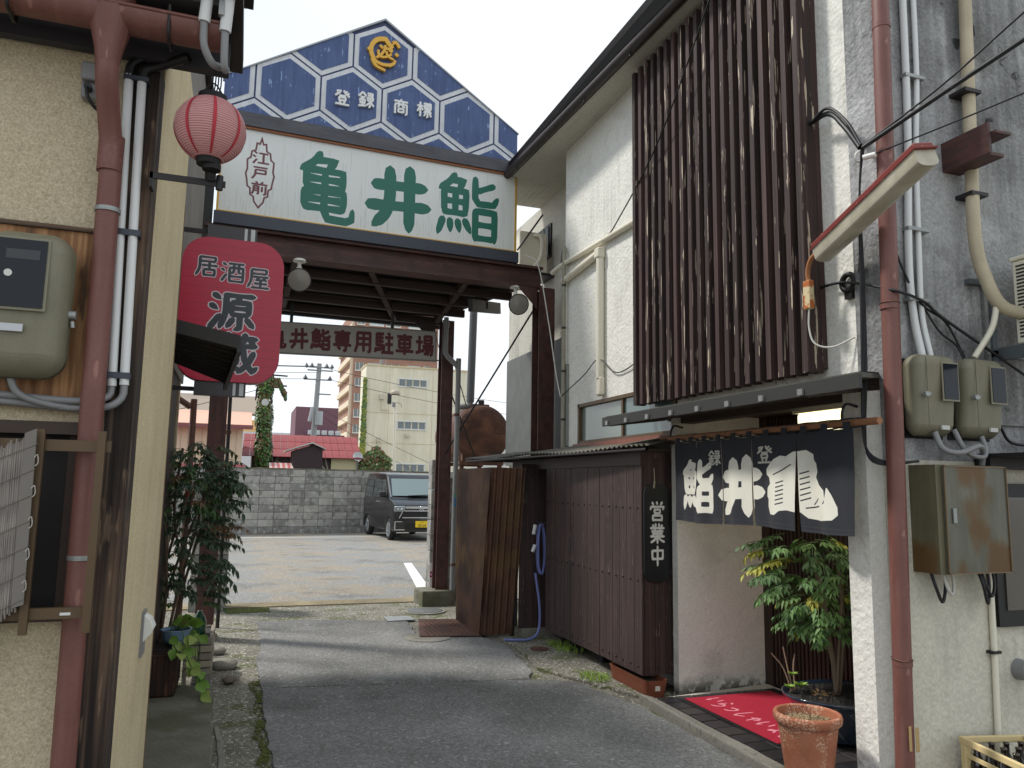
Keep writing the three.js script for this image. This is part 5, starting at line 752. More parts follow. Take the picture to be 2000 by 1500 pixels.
  part('soil', bx(-0.3, -0.15, 0.1, 0.355, -7.26, -6.73), flat(52, 50, 46, 0.95), q); for (const g of [bx(-0.33, -0.3, 0, 0.09, -6.75, -6.7), bx(-0.15, -0.12, 0, 0.09, -6.75, -6.7), bx(-0.33, -0.12, 0, 0.09, -7.3, -7.22)]) part('foot', g, M.conc, q);
  const p = thing('pothos_plant', 'variegated trailing vine in a pale blue bowl on the planter edge', 'potted plant', [-0.34, 0.37, -6.5]); const bowl = lathe([[0, 0], [0.07, 0.0], [0.095, 0.05], [0.105, 0.1], [0.112, 0.105], [0.112, 0.115], [0.1, 0.11], [0.09, 0.09]], 28); bowl.translate(-0.38, 0.375, -6.5); part('bowl', bowl, flat(132, 160, 186, 0.4, { side: THREE.DoubleSide }), p); part('soil', mv(strip(new THREE.CylinderGeometry(0.092, 0.09, 0.01, 20)), -0.38, 0.462, -6.5), flat(46, 40, 34, 0.95), p);
  for (let v = 0; v < 7; v++) { const a = -1.2 + v * 0.6, L = [0.1, 0.2, 0.46, 0.62, 0.5, 0.3, 0.12][v], o = [Math.sin(a + 0.9) * 0.1, Math.cos(a + 0.4) * 0.1 + 0.02]; const P = [[-0.38, 0.47, -6.5], [-0.38 + o[0], 0.55, -6.5 + o[1]], [-0.36 + o[0] * 1.5, 0.46, -6.47 + o[1] * 1.5], [-0.33 + o[0] * 1.5, 0.46 - L * 0.6, -6.38 + o[1]], [-0.28 + o[0] * 1.5, Math.max(0.06, 0.46 - L), -6.3 + o[1] * 1.2]]; part('vine', tube(P, 0.003, 5, 20), leafMats.mid, p); const c = new THREE.CatmullRomCurve3(P.map(V)); for (let i = 0; i < 6; i++) { const b = c.getPoint(0.18 + i * 0.16), d = new THREE.Vector3((r() - 0.2) * 1.2, -0.2 - r() * 0.5 + (i < 2 ? 0.7 : 0), 0.5 + (r() - 0.4)); const g = leaflet(b, d, new THREE.Vector3(r() - 0.5, 0.5, 0.9), 0.075 + r() * 0.03, 0.062 + r() * 0.02, 0.25); part('leaf', g, r() < 0.4 ? leafMats.pothos2 : leafMats.pothos, p); } }
  const gb = thing('green_bottle', 'round shouldered green bottle standing on the planters', 'bottle', [-0.24, 0.35, -7.02]); const bo = lathe([[0, 0], [0.05, 0], [0.055, 0.02], [0.055, 0.1], [0.035, 0.15], [0.018, 0.17], [0.02, 0.185], [0, 0.185]], 24); bo.translate(-0.24, 0.355, -7.0); part('body', bo, new THREE.MeshPhysicalMaterial({ color: col(38, 84, 62), roughness: 0.2, clearcoat: 0.6 }), gb);
  for (const [x, z, k] of [[-0.02, -7.3, 0], [-0.1, -7.9, 1], [0.02, -6.75, 2]]) { const st = thing('stone', ['rounded grey stone lying against the stone planter', 'flat grey stone at the foot of the dark gate post', 'small brown stone on the concrete edge'][k], 'stone', [x, 0, z]); const g = new THREE.IcosahedronGeometry(0.09 - k * 0.018, 3), pp = g.attributes.position; for (let i = 0; i < pp.count; i++) { const n = 1 + 0.3 * (vn(pp.getX(i) * 18 + 50, pp.getZ(i) * 18 + 50 + pp.getY(i) * 9, 999, 999, k) - 0.5); pp.setXYZ(i, pp.getX(i) * n * 1.2, pp.getY(i) * n * 0.6, pp.getZ(i) * n); } g.computeVertexNormals(); g.translate(x, 0.035, z); part('rock', g, k === 2 ? flat(112, 100, 88, 0.9) : M.conc, st); }
}
{
  // clay pot
  const a = thing('terracotta_pot', 'large weathered terracotta pot with bare soil beside the entrance mat', 'pot', [3.0, 0.069, -3.6]); const c = lathe([[0, 0], [0.125, 0.0], [0.13, 0.01], [0.168, 0.34], [0.17, 0.345], [0.178, 0.35], [0.19, 0.365], [0.194, 0.395], [0.188, 0.415], [0.172, 0.418], [0.166, 0.405], [0.16, 0.33]], 48); c.scale(0.93, 0.8, 0.93); c.translate(3.0, 0.069, -3.6); part('body', c, M.terra, a); part('ring', [mv(rx(strip(new THREE.TorusGeometry(0.156, 0.003, 6, 48)), Math.PI / 2), 3.0, 0.342, -3.6)], M.terra, a);
  part('soil', mv(strip(new THREE.CylinderGeometry(0.148, 0.148, 0.01, 32)), 3.0, 0.352, -3.6), flat(96, 78, 58, 0.95), a); const r = rngOf(17), gr = []; for (let i = 0; i < 420; i++) { const t = r() * 6.283, q = 0.138 * Math.sqrt(r()); gr.push(mv(strip(new THREE.IcosahedronGeometry(0.0035 + r() * 0.003, 0)), 3.0 + q * Math.cos(t), 0.358, -3.6 + q * Math.sin(t))); } stuff(part('gravel', gr, flat(156, 136, 104, 0.9), a)); part('dead_twig', [tube([[3.02, 0.355, -3.6], [3.015, 0.4, -3.61], [3.0, 0.43, -3.6]], 0.002, 4), tube([[3.02, 0.355, -3.6], [3.03, 0.41, -3.61]], 0.002, 4)], flat(110, 78, 60, 0.9), a);
  // shrub in the glazed bowl
  const b = thing('glazed_bowl', 'wide dark blue glazed planter bowl inside the entrance', 'planter', [3.7, 0.07, -4.12]); const gl = new THREE.MeshPhysicalMaterial({ color: col(30, 42, 58), roughness: 0.2, clearcoat: 1, side: THREE.DoubleSide }); const w = lathe([[0, 0], [0.22, 0], [0.25, 0.03], [0.3, 0.3], [0.345, 0.36], [0.352, 0.39], [0.34, 0.395], [0.32, 0.375], [0.29, 0.34]], 48); w.scale(1.12, 0.66, 0.95); w.translate(3.7, 0.075, -4.1); part('bowl', w, gl, b); const so = strip(new THREE.CylinderGeometry(0.31, 0.31, 0.01, 32)).scale(1.12, 1, 0.95); so.translate(3.7, 0.31, -4.1); part('soil', so, flat(40, 36, 32, 0.95), b);
  const n = thing('nandina_bush', 'leafy green and yellow shrub with slim trunks in the blue glazed bowl', 'shrub', [3.69, 0.31, -4.14]), r2 = rngOf(23), bark = flat(120, 104, 88, 0.9);
  part('trunk', tube([[3.69, 0.31, -4.14], [3.675, 0.5, -4.145], [3.65, 0.64, -4.15], [3.63, 0.85, -4.16], [3.6, 1.15, -4.2]], 0.019, 8), bark, n); part('trunk', tube([[3.705, 0.31, -4.14], [3.72, 0.55, -4.12], [3.72, 0.85, -4.1], [3.7, 1.1, -4.1]], 0.012, 8), bark, n); part('trunk', tube([[3.68, 0.31, -4.13], [3.67, 0.6, -4.09], [3.68, 0.9, -4.06]], 0.009, 8), bark, n);
  for (let i = 0; i < 105; i++) { const y = 0.68 + 0.62 * r2(), k = (y - 0.68) / 0.62, spread = 0.08 + 0.2 * Math.sin(Math.min(1, k * 1.4) * 1.6), a2 = r2() * 6.283, q = spread * Math.sqrt(r2()), base = new THREE.Vector3(3.6 - 0.06 * k + q * Math.cos(a2), y, -4.16 - 0.06 * k + q * Math.sin(a2)), d = new THREE.Vector3(Math.cos(a2) - 0.25, 0.35 - 0.5 * r2(), Math.sin(a2)); part('leaf', frond(r2, base, d, 0.12 + 0.07 * r2(), 0.058, 0.8), i % 17 === 2 || (y > 1.12 && i % 7 === 1) ? leafMats.yellow : i % 2 ? leafMats.mid : leafMats.light, n); }
  for (const [x, y, z, m] of [[3.4, 1.2, -4.4, 'mid'], [3.36, 1.12, -4.35, 'yellow'], [3.38, 1.06, -4.36, 'light'], [3.38, 0.98, -4.3, 'mid'], [3.42, 0.9, -4.25, 'light'], [3.46, 0.8, -4.22, 'mid'], [3.4, 1.28, -4.4, 'mid'], [3.5, 1.24, -4.2, 'light']]) part('leaf', frond(r2, new THREE.Vector3(x + 0.08, y + 0.03, z + 0.06), new THREE.Vector3(-0.9, 0.05, -0.4), 0.17, 0.058, 0.7), leafMats[m], n);
  const s = thing('lime_succulent', 'small lime green rosette plant with bare pruned stems in the glazed bowl', 'plant', [3.45, 0.31, -4.28]);
  for (const [cx, cy, cz, R] of [[3.47, 0.35, -4.22, 0.05], [3.41, 0.34, -4.25, 0.038], [3.46, 0.41, -4.28, 0.036]]) for (let i = 0; i < 10; i++) { const a3 = i * 2.4; part('leaf', leaflet(new THREE.Vector3(cx, cy, cz), new THREE.Vector3(Math.cos(a3), 0.45 + 0.05 * i, Math.sin(a3)), new THREE.Vector3(0, 1, 0), R * 1.2, R * 0.8, 0.1), leafMats.lime, s); }
  for (const P of [[[3.45, 0.31, -4.28], [3.42, 0.45, -4.32], [3.36, 0.54, -4.36]], [[3.46, 0.31, -4.28], [3.45, 0.47, -4.32], [3.44, 0.58, -4.34]], [[3.48, 0.31, -4.28], [3.5, 0.44, -4.32], [3.53, 0.53, -4.34]]]) part('bare_stem', tube(P, 0.005, 6), flat(150, 122, 104, 0.9), s);
  const dr = []; for (let i = 0; i < 26; i++) { const q = rngOf(i + 700); dr.push(leaflet(new THREE.Vector3(3.6 + (q() - 0.5) * 0.18, 0.32, -4.14 + (q() - 0.5) * 0.12), new THREE.Vector3(q() - 0.5, 0.1, q() - 0.5), new THREE.Vector3(0, 1, 0), 0.04, 0.02)); } stuff(part('dry_leaves', dr, leafMats.rust, s));
  const bs = [], q2 = rngOf(811); for (let i = 0; i < 500; i++) { const t = q2() * 6.283, k = 0.27 * Math.sqrt(q2()), x = 3.7 + 1.15 * k * Math.cos(t), z = -4.1 + 0.95 * k * Math.sin(t); bs.push(rod([x, 0.312, z], [x + (q2() - 0.5) * 0.006, 0.35, z], 0.0016, 0.0008, 3)); } stuff(part('plastic_spikes', bs, M.nearblack, b));
  // weeds on the verge
  const wd = thing('weed_tuft', 'small bright green weeds growing along the verge below the shed', 'weeds', [2.95, 0.03, -6.2]); wd.userData.kind = 'stuff'; const ws = [], q3 = rngOf(33); for (let i = 0; i < 260; i++) { const c = i % 3 === 0 ? [2.86, -6.0] : [3.1, -7.4 + q3() * 0.4], t = q3() * 6.283, k = 0.12 * Math.sqrt(q3()); ws.push(leaflet(new THREE.Vector3(c[0] + k * Math.cos(t), 0.03, c[1] + 1.3 * k * Math.sin(t)), new THREE.Vector3(q3() - 0.5, 0.9, q3() - 0.5), new THREE.Vector3(1, 0, 0), 0.03 + q3() * 0.03, 0.018)); } stuff(part('leaves', ws, leafMats.lime, wd));
  const ms = thing('moss_edge', 'moss and tiny weeds along the asphalt edge by the concrete gutter', 'moss', [0.2, 0, -6]); ms.userData.kind = 'stuff'; const mg = [], q4 = rngOf(44); for (let i = 0; i < 1100; i++) { const z = -4.2 - q4() * 2.6, x = 0.25 + (q4() - 0.75) * 0.11 * (0.4 + 0.6 * Math.sin(z * 5) ** 2) + 0.012 * Math.sin(z * 7); const R = 0.003 + q4() * 0.008; if (vn(z * 4 + 60, 3, 999, 999, 7) < 0.4 * q4() + 0.25) continue; mg.push(mv(strip(new THREE.IcosahedronGeometry(R, 0)).scale(1.2, 0.5, 1.2), x, 0.008 + 0.004 * q4(), z)); } for (let i = 0; i < 500; i++) { const z = -10.6 + q4() * 0.35, x = -0.05 + q4() * 0.5; mg.push(mv(strip(new THREE.IcosahedronGeometry(0.01 + q4() * 0.012, 0)).scale(1.2, 0.5, 1.2), x, 0.004, z)); } stuff(part('cushions', mg, flat(84, 90, 40, 1), ms));
}
// ---------- fittings on the restaurant's front and side wall ----------
{
  const d = thing('downpipe', 'reddish brown dented downpipe at the white corner pillar of the restaurant', 'downpipe', [3.33, 0, -3.25]);
  part('pipe', tube([[3.405, 5.5, -3.24], [3.39, 4.46, -3.24], [3.36, 3.0, -3.24], [3.33, 1.5, -3.24], [3.315, 0.8, -3.24], [3.298, 0.08, -3.24]], 0.047, 16, 60), M.pipe, d);
  for (const [x, y] of [[3.388, 4.3], [3.348, 2.62], [3.315, 0.72]]) part('collar', mv(strip(new THREE.CylinderGeometry(0.0505, 0.0505, 0.03, 20)), x, y, -3.24), M.pipe, d);
  part('strap', [mv(rx(strip(new THREE.TorusGeometry(0.05, 0.005, 6, 20)), Math.PI / 2), 3.348, 2.64, -3.24), rod([3.39, 2.64, -3.25], [3.42, 2.64, -3.31], 0.008), mv(rx(strip(new THREE.TorusGeometry(0.05, 0.004, 6, 20)), Math.PI / 2 + 0.12), 3.314, 0.74, -3.24)], M.rust, d); part('tape_scrap', [mv(bx(-0.008, 0.008, -0.06, 0.06, 0, 0.002), 3.29, 0.36, -3.188), mv(bx(-0.012, 0.012, -0.05, 0.07, 0, 0.002), 3.34, 0.34, -3.192)], flat(176, 148, 100, 0.8), d);
  // strip lamp on a rusty arm
  const a = thing('street_lamp', 'tilted fluorescent street lamp with red painted housing and ribbed cream diffuser', 'lamp', [3.27, 3.0, -3.7]);
  const A = new THREE.Vector3(3.26, 3.05, -3.66), B = new THREE.Vector3(3.09, 3.27, -2.72), ax = B.clone().sub(A), L = ax.length(), q = new THREE.Quaternion().setFromRotationMatrix((() => { const z = ax.clone().normalize(), x = new THREE.Vector3(0.9, 0.1, 0).addScaledVector(z, -0.9 * z.x - 0.1 * z.y).normalize(), y = new THREE.Vector3().crossVectors(z, x); return new THREE.Matrix4().makeBasis(x, y, z); })()), put = (g) => { g.scale(0.82, 0.82, 1); g.applyQuaternion(q); g.translate(A.x, A.y, A.z); return g; };
  const red = std({ map: tex(256, 256, (u, v) => mix3([126, 52, 46], [186, 140, 122], sm(0.62, 0.68, fbm(u, v, 16, 16, 4, 441))), { size: 0.5 }), roughness: 0.55 });
  part('housing', [put(rb(-0.07, 0.07, 0.022, 0.06, 0, L, 0.012)), put(bx(-0.082, 0.082, 0.012, 0.022, -0.01, L + 0.01))], red, a);
  const pr = []; for (let i = 0; i <= 16; i++) { const t = Math.PI * i / 16; pr.push([0.074 * Math.cos(t), -0.05 - 0.05 * Math.sin(t) ** 0.6]); } const df = ext([[0.074, 0.011], ...pr, [-0.074, 0.011]], L - 0.02); df.translate(0, 0, 0.01); part('diffuser', put(df), new THREE.MeshPhysicalMaterial({ map: tex(256, 256, (u, v) => { const k = 10 * Math.sin(u * 6.2832 * 40) * Math.sin(v * 6.2832 * 40), b = (fbm(u, v, 5, 5, 4, 451) - 0.5) * 40; return [196 + k + b, 188 + k + b, 168 + k + b]; }, { size: 0.4 }), roughness: 0.35, transmission: 0.15, thickness: 0 }), a);
  part('arm', tube([[3.29, 2.86, -3.8], [3.28, 2.95, -3.8], [3.27, 3.02, -3.76], [3.262, 3.06, -3.68]], 0.014, 8), flat(166, 110, 70, 0.7), a); part('junction_box', [rb(3.262, 3.3, 2.72, 2.9, -3.83, -3.77, 0.006), rb(3.29, 3.32, 2.74, 2.88, -3.85, -3.83, 0.004)], std({ map: tex(128, 128, (u, v) => mix3([206, 190, 150], [176, 96, 44], sm(0.45, 0.62, fbm(u, v, 5, 5, 4, 461))), { size: 0.2 }), roughness: 0.7 }), a); part('lead', tube([[3.28, 2.72, -3.8], [3.285, 2.6, -3.81], [3.3, 2.5, -3.78], [3.36, 2.47, -3.7], [3.44, 2.52, -3.6]], 0.006, 6), M.whitecable, a);
  const i = thing('cable_reel', 'black round cable insulator on the stucco beside the slatted screen', 'insulator', [3.43, 2.85, -3.6]); part('ring', [mv(ry(strip(new THREE.TorusGeometry(0.05, 0.018, 8, 22)), Math.PI / 2), 3.425, 2.86, -3.62), bx(3.42, 3.45, 2.76, 2.82, -3.65, -3.59)], M.black, i);
  // beam stub
  const s = thing('beam_stub', 'cut off brown steel channel sticking out of the grey wall', 'beam', [3.95, 3.6, -3.2]); part('web', bx(3.88, 3.9, 3.51, 3.69, -3.31, -3.0, 'z'), M.redsteel, s); part('flange', bx(3.901, 4.02, 3.51, 3.528, -3.31, -3.02, 'z'), M.redsteel, s); part('flange', bx(3.901, 4.02, 3.62, 3.635, -3.31, -2.97, 'z'), M.redsteel, s);
  // wall conduits
  const c = thing('wall_conduits', 'two pale weathered conduits running down the grey wall into the meters', 'conduit', [3.6, 2.4, -3.28]); part('tube', tube([[3.617, 4.9, -3.285], [3.6, 3.8, -3.285], [3.553, 2.95, -3.285], [3.562, 2.6, -3.28], [3.575, 2.36, -3.25]], 0.021, 10, 60), M.whitepvc, c); part('tube', tube([[3.70, 4.9, -3.285], [3.69, 4.1, -3.285], [3.652, 3.58, -3.285], [3.63, 2.9, -3.285], [3.625, 2.6, -3.28], [3.64, 2.36, -3.25]], 0.016, 10, 60), M.whitepvc, c); for (const y of [4.05, 3.1, 2.68]) part('saddle', bx(3.52 + (y - 2.68) * 0.045, 3.69 + (y - 2.68) * 0.03, y, y + 0.02, -3.312, -3.262, 'x'), M.galv, c);
  const t = thing('insulated_pipe', 'thick taped air conditioning pipe bending down the grey wall', 'pipe', [4.05, 2.6, -3.22]); part('lagging', tube([[4.09, 5.2, -3.25], [4.08, 4.6, -3.25], [4.035, 3.63, -3.24], [4.0, 3.07, -3.22], [4.05, 2.82, -3.2], [4.11, 2.68, -3.17], [4.22, 2.63, -3.12]], 0.037, 12, 80), std({ map: tex(128, 256, speck([184, 172, 146], 14, 471, { blotch: 30, streak: 10 }), { size: 0.5 }), roughness: 0.7 }), t); part('drain', tube([[4.09, 2.7, -3.18], [4.06, 2.55, -3.2], [3.97, 2.38, -3.25]], 0.017, 8), M.cream2, t); for (const y of [4.0, 3.35]) part('clip', bx(3.97, 4.1, y, y + 0.022, -3.31, -3.195, 'x'), M.iron, t);
  // air conditioner
  const k = thing('air_conditioner', 'cream outdoor air conditioner with slotted side on a wall frame', 'air conditioner', [4.4, 2.46, -2.8]); part('casing', rb(4.2, 4.5, 2.46, 2.95, -3.16, -2.4, 0.012), M.cream2, k); part('lid', rb(4.192, 4.508, 2.951, 2.975, -3.168, -2.392, 0.006), M.cream2, k); const dark = flat(46, 44, 40, 0.6), sl = new RoundedBoxGeometry(0.004, 0.011, 0.07, 1, 0.0019);
  for (let r = 0; r < 21; r++) for (let j = 0; j < 5; j++) part('slot', mv(strip(sl.clone()), 4.1985, 2.5 + r * 0.0208, -3.1 + j * 0.085), dark, k); part('bracket', [bx(4.15, 4.19, 2.36, 2.85, -3.31, -3.27), bx(4.15, 4.52, 2.4, 2.44, -3.31, -3.27, 'x'), bx(4.19, 4.22, 2.38, 2.455, -3.31, -2.5, 'z'), bx(4.0, 4.19, 2.83, 2.86, -3.31, -3.27, 'x')], flat(96, 102, 106, 0.5, { metalness: 0.3 }), k);
  // meters
  [[3.595, 'olive grey electricity meter next to the brown downpipe'], [3.955, 'olive grey electricity meter farther along the grey wall, below the air conditioner pipe']].forEach(([x, label]) => {
    const m = thing('electricity_meter', label, 'electricity meter', [x, 1.9, -3.22], { local: true, group: 'meters on the grey wall' });
    const g = new RoundedBoxGeometry(0.31, 0.45, 0.15, 5, 0.06), p = g.attributes.position; for (let n = 0; n < p.count; n++) { const y = p.getY(n), z = p.getZ(n); if (z > 0 && y < -0.06) p.setZ(n, z - (-0.06 - y) * 0.3); p.setX(n, p.getX(n) * (1 - 0.08 * sm(0.05, 0.22, Math.abs(y)))); } g.computeVertexNormals(); part('housing', mv(boxKeep(g), 0, 0.235, -0.01), M.meter, m);
    part('window_frame', bx(0.005, 0.125, 0.2, 0.415, 0.066, 0.071), flat(134, 130, 110, 0.45), m); part('window', bx(0.014, 0.116, 0.209, 0.406, 0.0712, 0.075), M.glass, m); part('label_plate', bx(0.02, 0.075, 0.045, 0.068, 0.03, 0.041), flat(190, 190, 184, 0.5), m); part('latch', [rod([-0.12, 0.23, 0.06], [-0.12, 0.23, 0.085], 0.014), bx(-0.135, -0.095, 0.222, 0.24, 0.07, 0.084)], M.galv, m); part('seam', bx(-0.1, -0.097, 0.03, 0.44, 0.0645, 0.0665), flat(96, 92, 76, 0.6), m); part('back_plate', bx(-0.16, 0.16, 0, 0.45, -0.088, -0.082), M.nearblack, m);
  });
  const b = thing('distribution_box', 'rust stained olive steel distribution box under the two meters', 'electrical box', [3.74, 1.17, -3.22]); part('cabinet', bx(3.49, 3.985, 1.175, 1.75, -3.304, -3.13), std({ map: T.panelbox, color: col(255, 245, 215), roughness: 0.45 }), b); part('door', bx(3.53, 3.98, 1.18, 1.745, -3.128, -3.115), M.panelbox, b, 'stained steel door with a small handle'); part('door_edge', [bx(3.528, 3.534, 1.18, 1.745, -3.1145, -3.108), bx(3.976, 3.982, 1.18, 1.745, -3.1145, -3.108), bx(3.528, 3.982, 1.74, 1.747, -3.1145, -3.108, 'x'), bx(3.528, 3.982, 1.178, 1.185, -3.1145, -3.108, 'x')], flat(112, 92, 66, 0.5), b); part('handle', rb(3.575, 3.6, 1.44, 1.52, -3.1145, -3.104, 0.004), M.galv, b);
  // cables
  const w = thing('service_cables', 'bundle of black cables fixed at the pillar and dropping down beside the downpipe', 'cable', [3.3, 2.5, -3.36]); const cb = (P, r = 0.008) => part('cable', tube(P, r, 6, P.length * 10), M.cable, w);
  cb([[3.37, 3.97, -3.83], [3.33, 3.93, -3.62], [3.28, 3.75, -3.44], [3.27, 3.57, -3.32]], 0.017); cb([[3.36, 3.96, -3.82], [3.3, 3.95, -3.6], [3.27, 3.78, -3.42], [3.265, 3.58, -3.31]], 0.01); for (let n = 0; n < 4; n++) cb([[3.268 + n * 0.006, 3.56, -3.31], [3.295, 3.2 + n * 0.05, -3.375 + n * 0.004], [3.288 + n * 0.008, 2.8, -3.38], [3.275 + n * 0.006, 2.3, -3.385 + n * 0.005], [3.262 + n * 0.006, 1.95, -3.385], [3.27, 1.82 - n * 0.01, -3.36], [3.32, 1.765 - n * 0.006, -3.29], [3.5, 1.77, -3.24]], 0.006);
  cb([[3.41, 2.88, -3.94], [3.4, 2.86, -3.63], [3.33, 2.7, -3.19], [3.61, 2.675, -3.25], [3.75, 2.6, -3.26], [4.1, 2.42, -3.24], [4.5, 2.2, -3.2], [5.2, 1.9, -3.2]], 0.009); cb([[3.39, 3.14, -3.28], [3.47, 2.95, -3.29], [3.6, 2.68, -3.27], [3.8, 2.58, -3.28], [3.92, 2.38, -3.27]], 0.007); cb([[3.62, 2.66, -3.27], [3.75, 2.52, -3.28], [3.87, 2.45, -3.28], [3.9, 2.36, -3.26]], 0.006); cb([[4.1, 2.1, -3.27], [4.17, 1.98, -3.27], [4.24, 1.9, -3.27], [4.4, 1.88, -3.25]], 0.009);
  part('cable', tube([[3.58, 1.93, -3.2], [3.6, 1.84, -3.17], [3.7, 1.82, -3.15], [3.85, 1.86, -3.16], [3.93, 1.83, -3.2], [3.94, 1.76, -3.22]], 0.016, 8, 40), M.greypvc, w); part('cable', tube([[3.72, 1.95, -3.2], [3.78, 1.83, -3.18], [3.9, 1.8, -3.18], [3.95, 1.85, -3.2], [3.95, 1.92, -3.22]], 0.014, 8, 40), M.greypvc, w);
  for (const [x, dx, y, m] of [[3.52, 0.12, 1.02, M.cable], [3.6, 0.1, 1.06, M.whitecable], [3.86, 0.1, 1.0, M.cable], [3.88, 0.12, 1.04, M.cable]]) part('cable', tube([[x, 1.18, -3.22], [x + 0.01, 1.1, -3.2], [x + dx * 0.6, y, -3.22], [x + dx, 1.1, -3.24], [x + dx, 1.2, -3.25]], 0.009, 6, 30), m, w);
  cb([[3.268, 3.56, -3.3], [3.42, 3.72, -2.84], [3.6, 3.9, -2.3], [4.2, 4.5, -0.6]], 0.013); cb([[3.268, 3.57, -3.3], [3.41, 3.76, -2.86], [3.58, 4.05, -2.35], [4.1, 4.9, -0.7]], 0.006); cb([[3.28, 3.5, -3.28], [3.55, 3.6, -2.95], [3.85, 3.72, -2.55], [4.8, 4.1, -1.2]], 0.005); part('insulator', [rod([3.27, 3.5, -3.3], [3.3, 3.5, -3.24], 0.016), mv(rx(strip(new THREE.TorusGeometry(0.03, 0.006, 6, 14)), 0.4), 3.27, 3.52, -3.33)], M.whitepaint, w);
  const f = thing('roof_cable', 'thin black cable sagging from the roof across the slatted screen', 'cable', [3.25, 4.2, -6]); part('cable', tube([[3.18, 5.62, -4.4], [3.19, 5.38, -4.62], [3.24, 4.59, -5.51], [3.36, 4.22, -6.5], [3.41, 4.15, -6.95], [3.42, 4.14, -7.9]], 0.007, 6, 60), M.cable, f);
  const g2 = thing('wall_ducts', 'cream plastic duct covers and elbows on the white wall beside the gate', 'duct', [3.43, 2.7, -7.2]); part('duct', tube([[3.415, 4.12, -6.13], [3.415, 4.14, -7.0], [3.42, 4.17, -8.0], [3.44, 4.17, -8.4]], 0.03, 10, 40), M.cream2, g2); part('duct', [rod([3.41, 4.02, -7.02], [3.41, 2.7, -7.02], 0.042, 0.042, 16), rod([3.41, 4.03, -7.06], [3.41, 3.98, -7.75], 0.04, 0.04, 16), tube([[3.41, 3.98, -7.75], [3.42, 3.97, -7.9], [3.5, 4.02, -8.2], [3.7, 4.1, -8.5]], 0.04, 10, 20)], M.cream2, g2); part('elbow', rb(3.36, 3.448, 3.96, 4.075, -7.08, -6.97, 0.02), M.cream2, g2); part('end_box', rb(3.38, 3.448, 2.52, 2.72, -7.07, -6.97, 0.025), M.cream2, g2);
  const v = thing('vent_pipe', 'pale galvanised pipe with dark bands standing on the shed roof', 'pipe', [3.4, 2.0, -7.96]); part('pipe', rod([3.4, 1.99, -7.95], [3.4, 4.36, -7.95], 0.024, 0.024, 14), std({ map: T.galv, color: col(250, 240, 214), roughness: 0.6 }), v); part('branch', tube([[3.4, 4.35, -7.95], [3.45, 4.36, -8.1], [3.6, 4.3, -8.5]], 0.022, 8), M.galv, v); for (const y of [3.9, 3.4, 2.9, 2.35]) part('band', mv(strip(new THREE.CylinderGeometry(0.0255, 0.0255, 0.025, 14)), 3.4, y, -7.95), M.iron, v);
  const u = thing('slack_wires', 'slack white and black wires looping from the gate beam across the white wall', 'cable', [3.38, 2.6, -7.9]); part('white_wire', tube([[3.25, 4.5, -8.85], [3.33, 4.3, -8.6], [3.36, 3.5, -8.3], [3.37, 2.9, -8.1], [3.38, 2.61, -7.98]], 0.007, 6, 50), M.whitecable, u); part('black_wire', tube([[3.38, 2.61, -7.97], [3.4, 2.78, -7.4], [3.4, 2.9, -7.03], [3.43, 2.72, -6.7], [3.43, 2.76, -6.3], [3.44, 2.82, -6.12]], 0.006, 6, 60), M.cable, u);
  const ac = thing('air_conditioner', 'old grey air conditioner behind the end of the name board', 'air conditioner', [3.5, 4.42, -9.5]); part('casing', rb(3.35, 3.75, 4.45, 5.0, -9.75, -9.35, 0.02), M.cream2, ac); part('hose', tube([[3.55, 4.95, -9.33], [3.62, 4.9, -9.25], [3.62, 4.65, -9.25], [3.55, 4.5, -9.3]], 0.028, 8, 30), M.cream2, ac); part('stay', [rod([3.3, 4.7, -9.3], [3.62, 5.2, -9.2], 0.012), bx(3.35, 3.86, 4.41, 4.45, -9.75, -9.35)], M.iron, ac);
  // beer crate
  const cr = thing('bottle_crate', 'cream plastic crate full of brown bottles against the side wall', 'crate', [3.83, 0, -3.0], { local: true, turn: -0.22 }); const W = 0.19, D = 0.225, cp = std({ color: col(214, 192, 142), roughness: 0.5 });
  part('rim', [rb(-W, W, 0.285, 0.32, -D, -D + 0.022, 0.006, 'x'), rb(-W, W, 0.285, 0.32, D - 0.022, D, 0.006, 'x'), rb(-W, -W + 0.022, 0.285, 0.32, -D + 0.02, D - 0.02, 0.006, 'z'), rb(W - 0.022, W, 0.285, 0.32, -D + 0.02, D - 0.02, 0.006, 'z')], cp, cr); for (const [sx, sz] of [[1, 1], [1, -1], [-1, 1], [-1, -1]]) part('corner_post', rb(sx * W - sx * 0.045, sx * W - sx * 0.004, 0.0, 0.29, sz * D - sz * 0.045, sz * D - sz * 0.004, 0.008), cp, cr); part('side_band', [bx(-W + 0.006, W - 0.006, 0.0, 0.13, D - 0.016, D - 0.008), bx(-W + 0.006, W - 0.006, 0, 0.13, -D + 0.008, -D + 0.016), bx(-W + 0.008, -W + 0.016, 0, 0.13, -D, D), bx(W - 0.016, W - 0.008, 0, 0.13, -D, D), bx(-W + 0.01, W - 0.01, 0, 0.012, -D + 0.01, D - 0.01)], cp, cr); part('inner_rail', [bx(-W + 0.008, -W + 0.02, 0.225, 0.245, -D + 0.03, D - 0.03)], cp, cr);
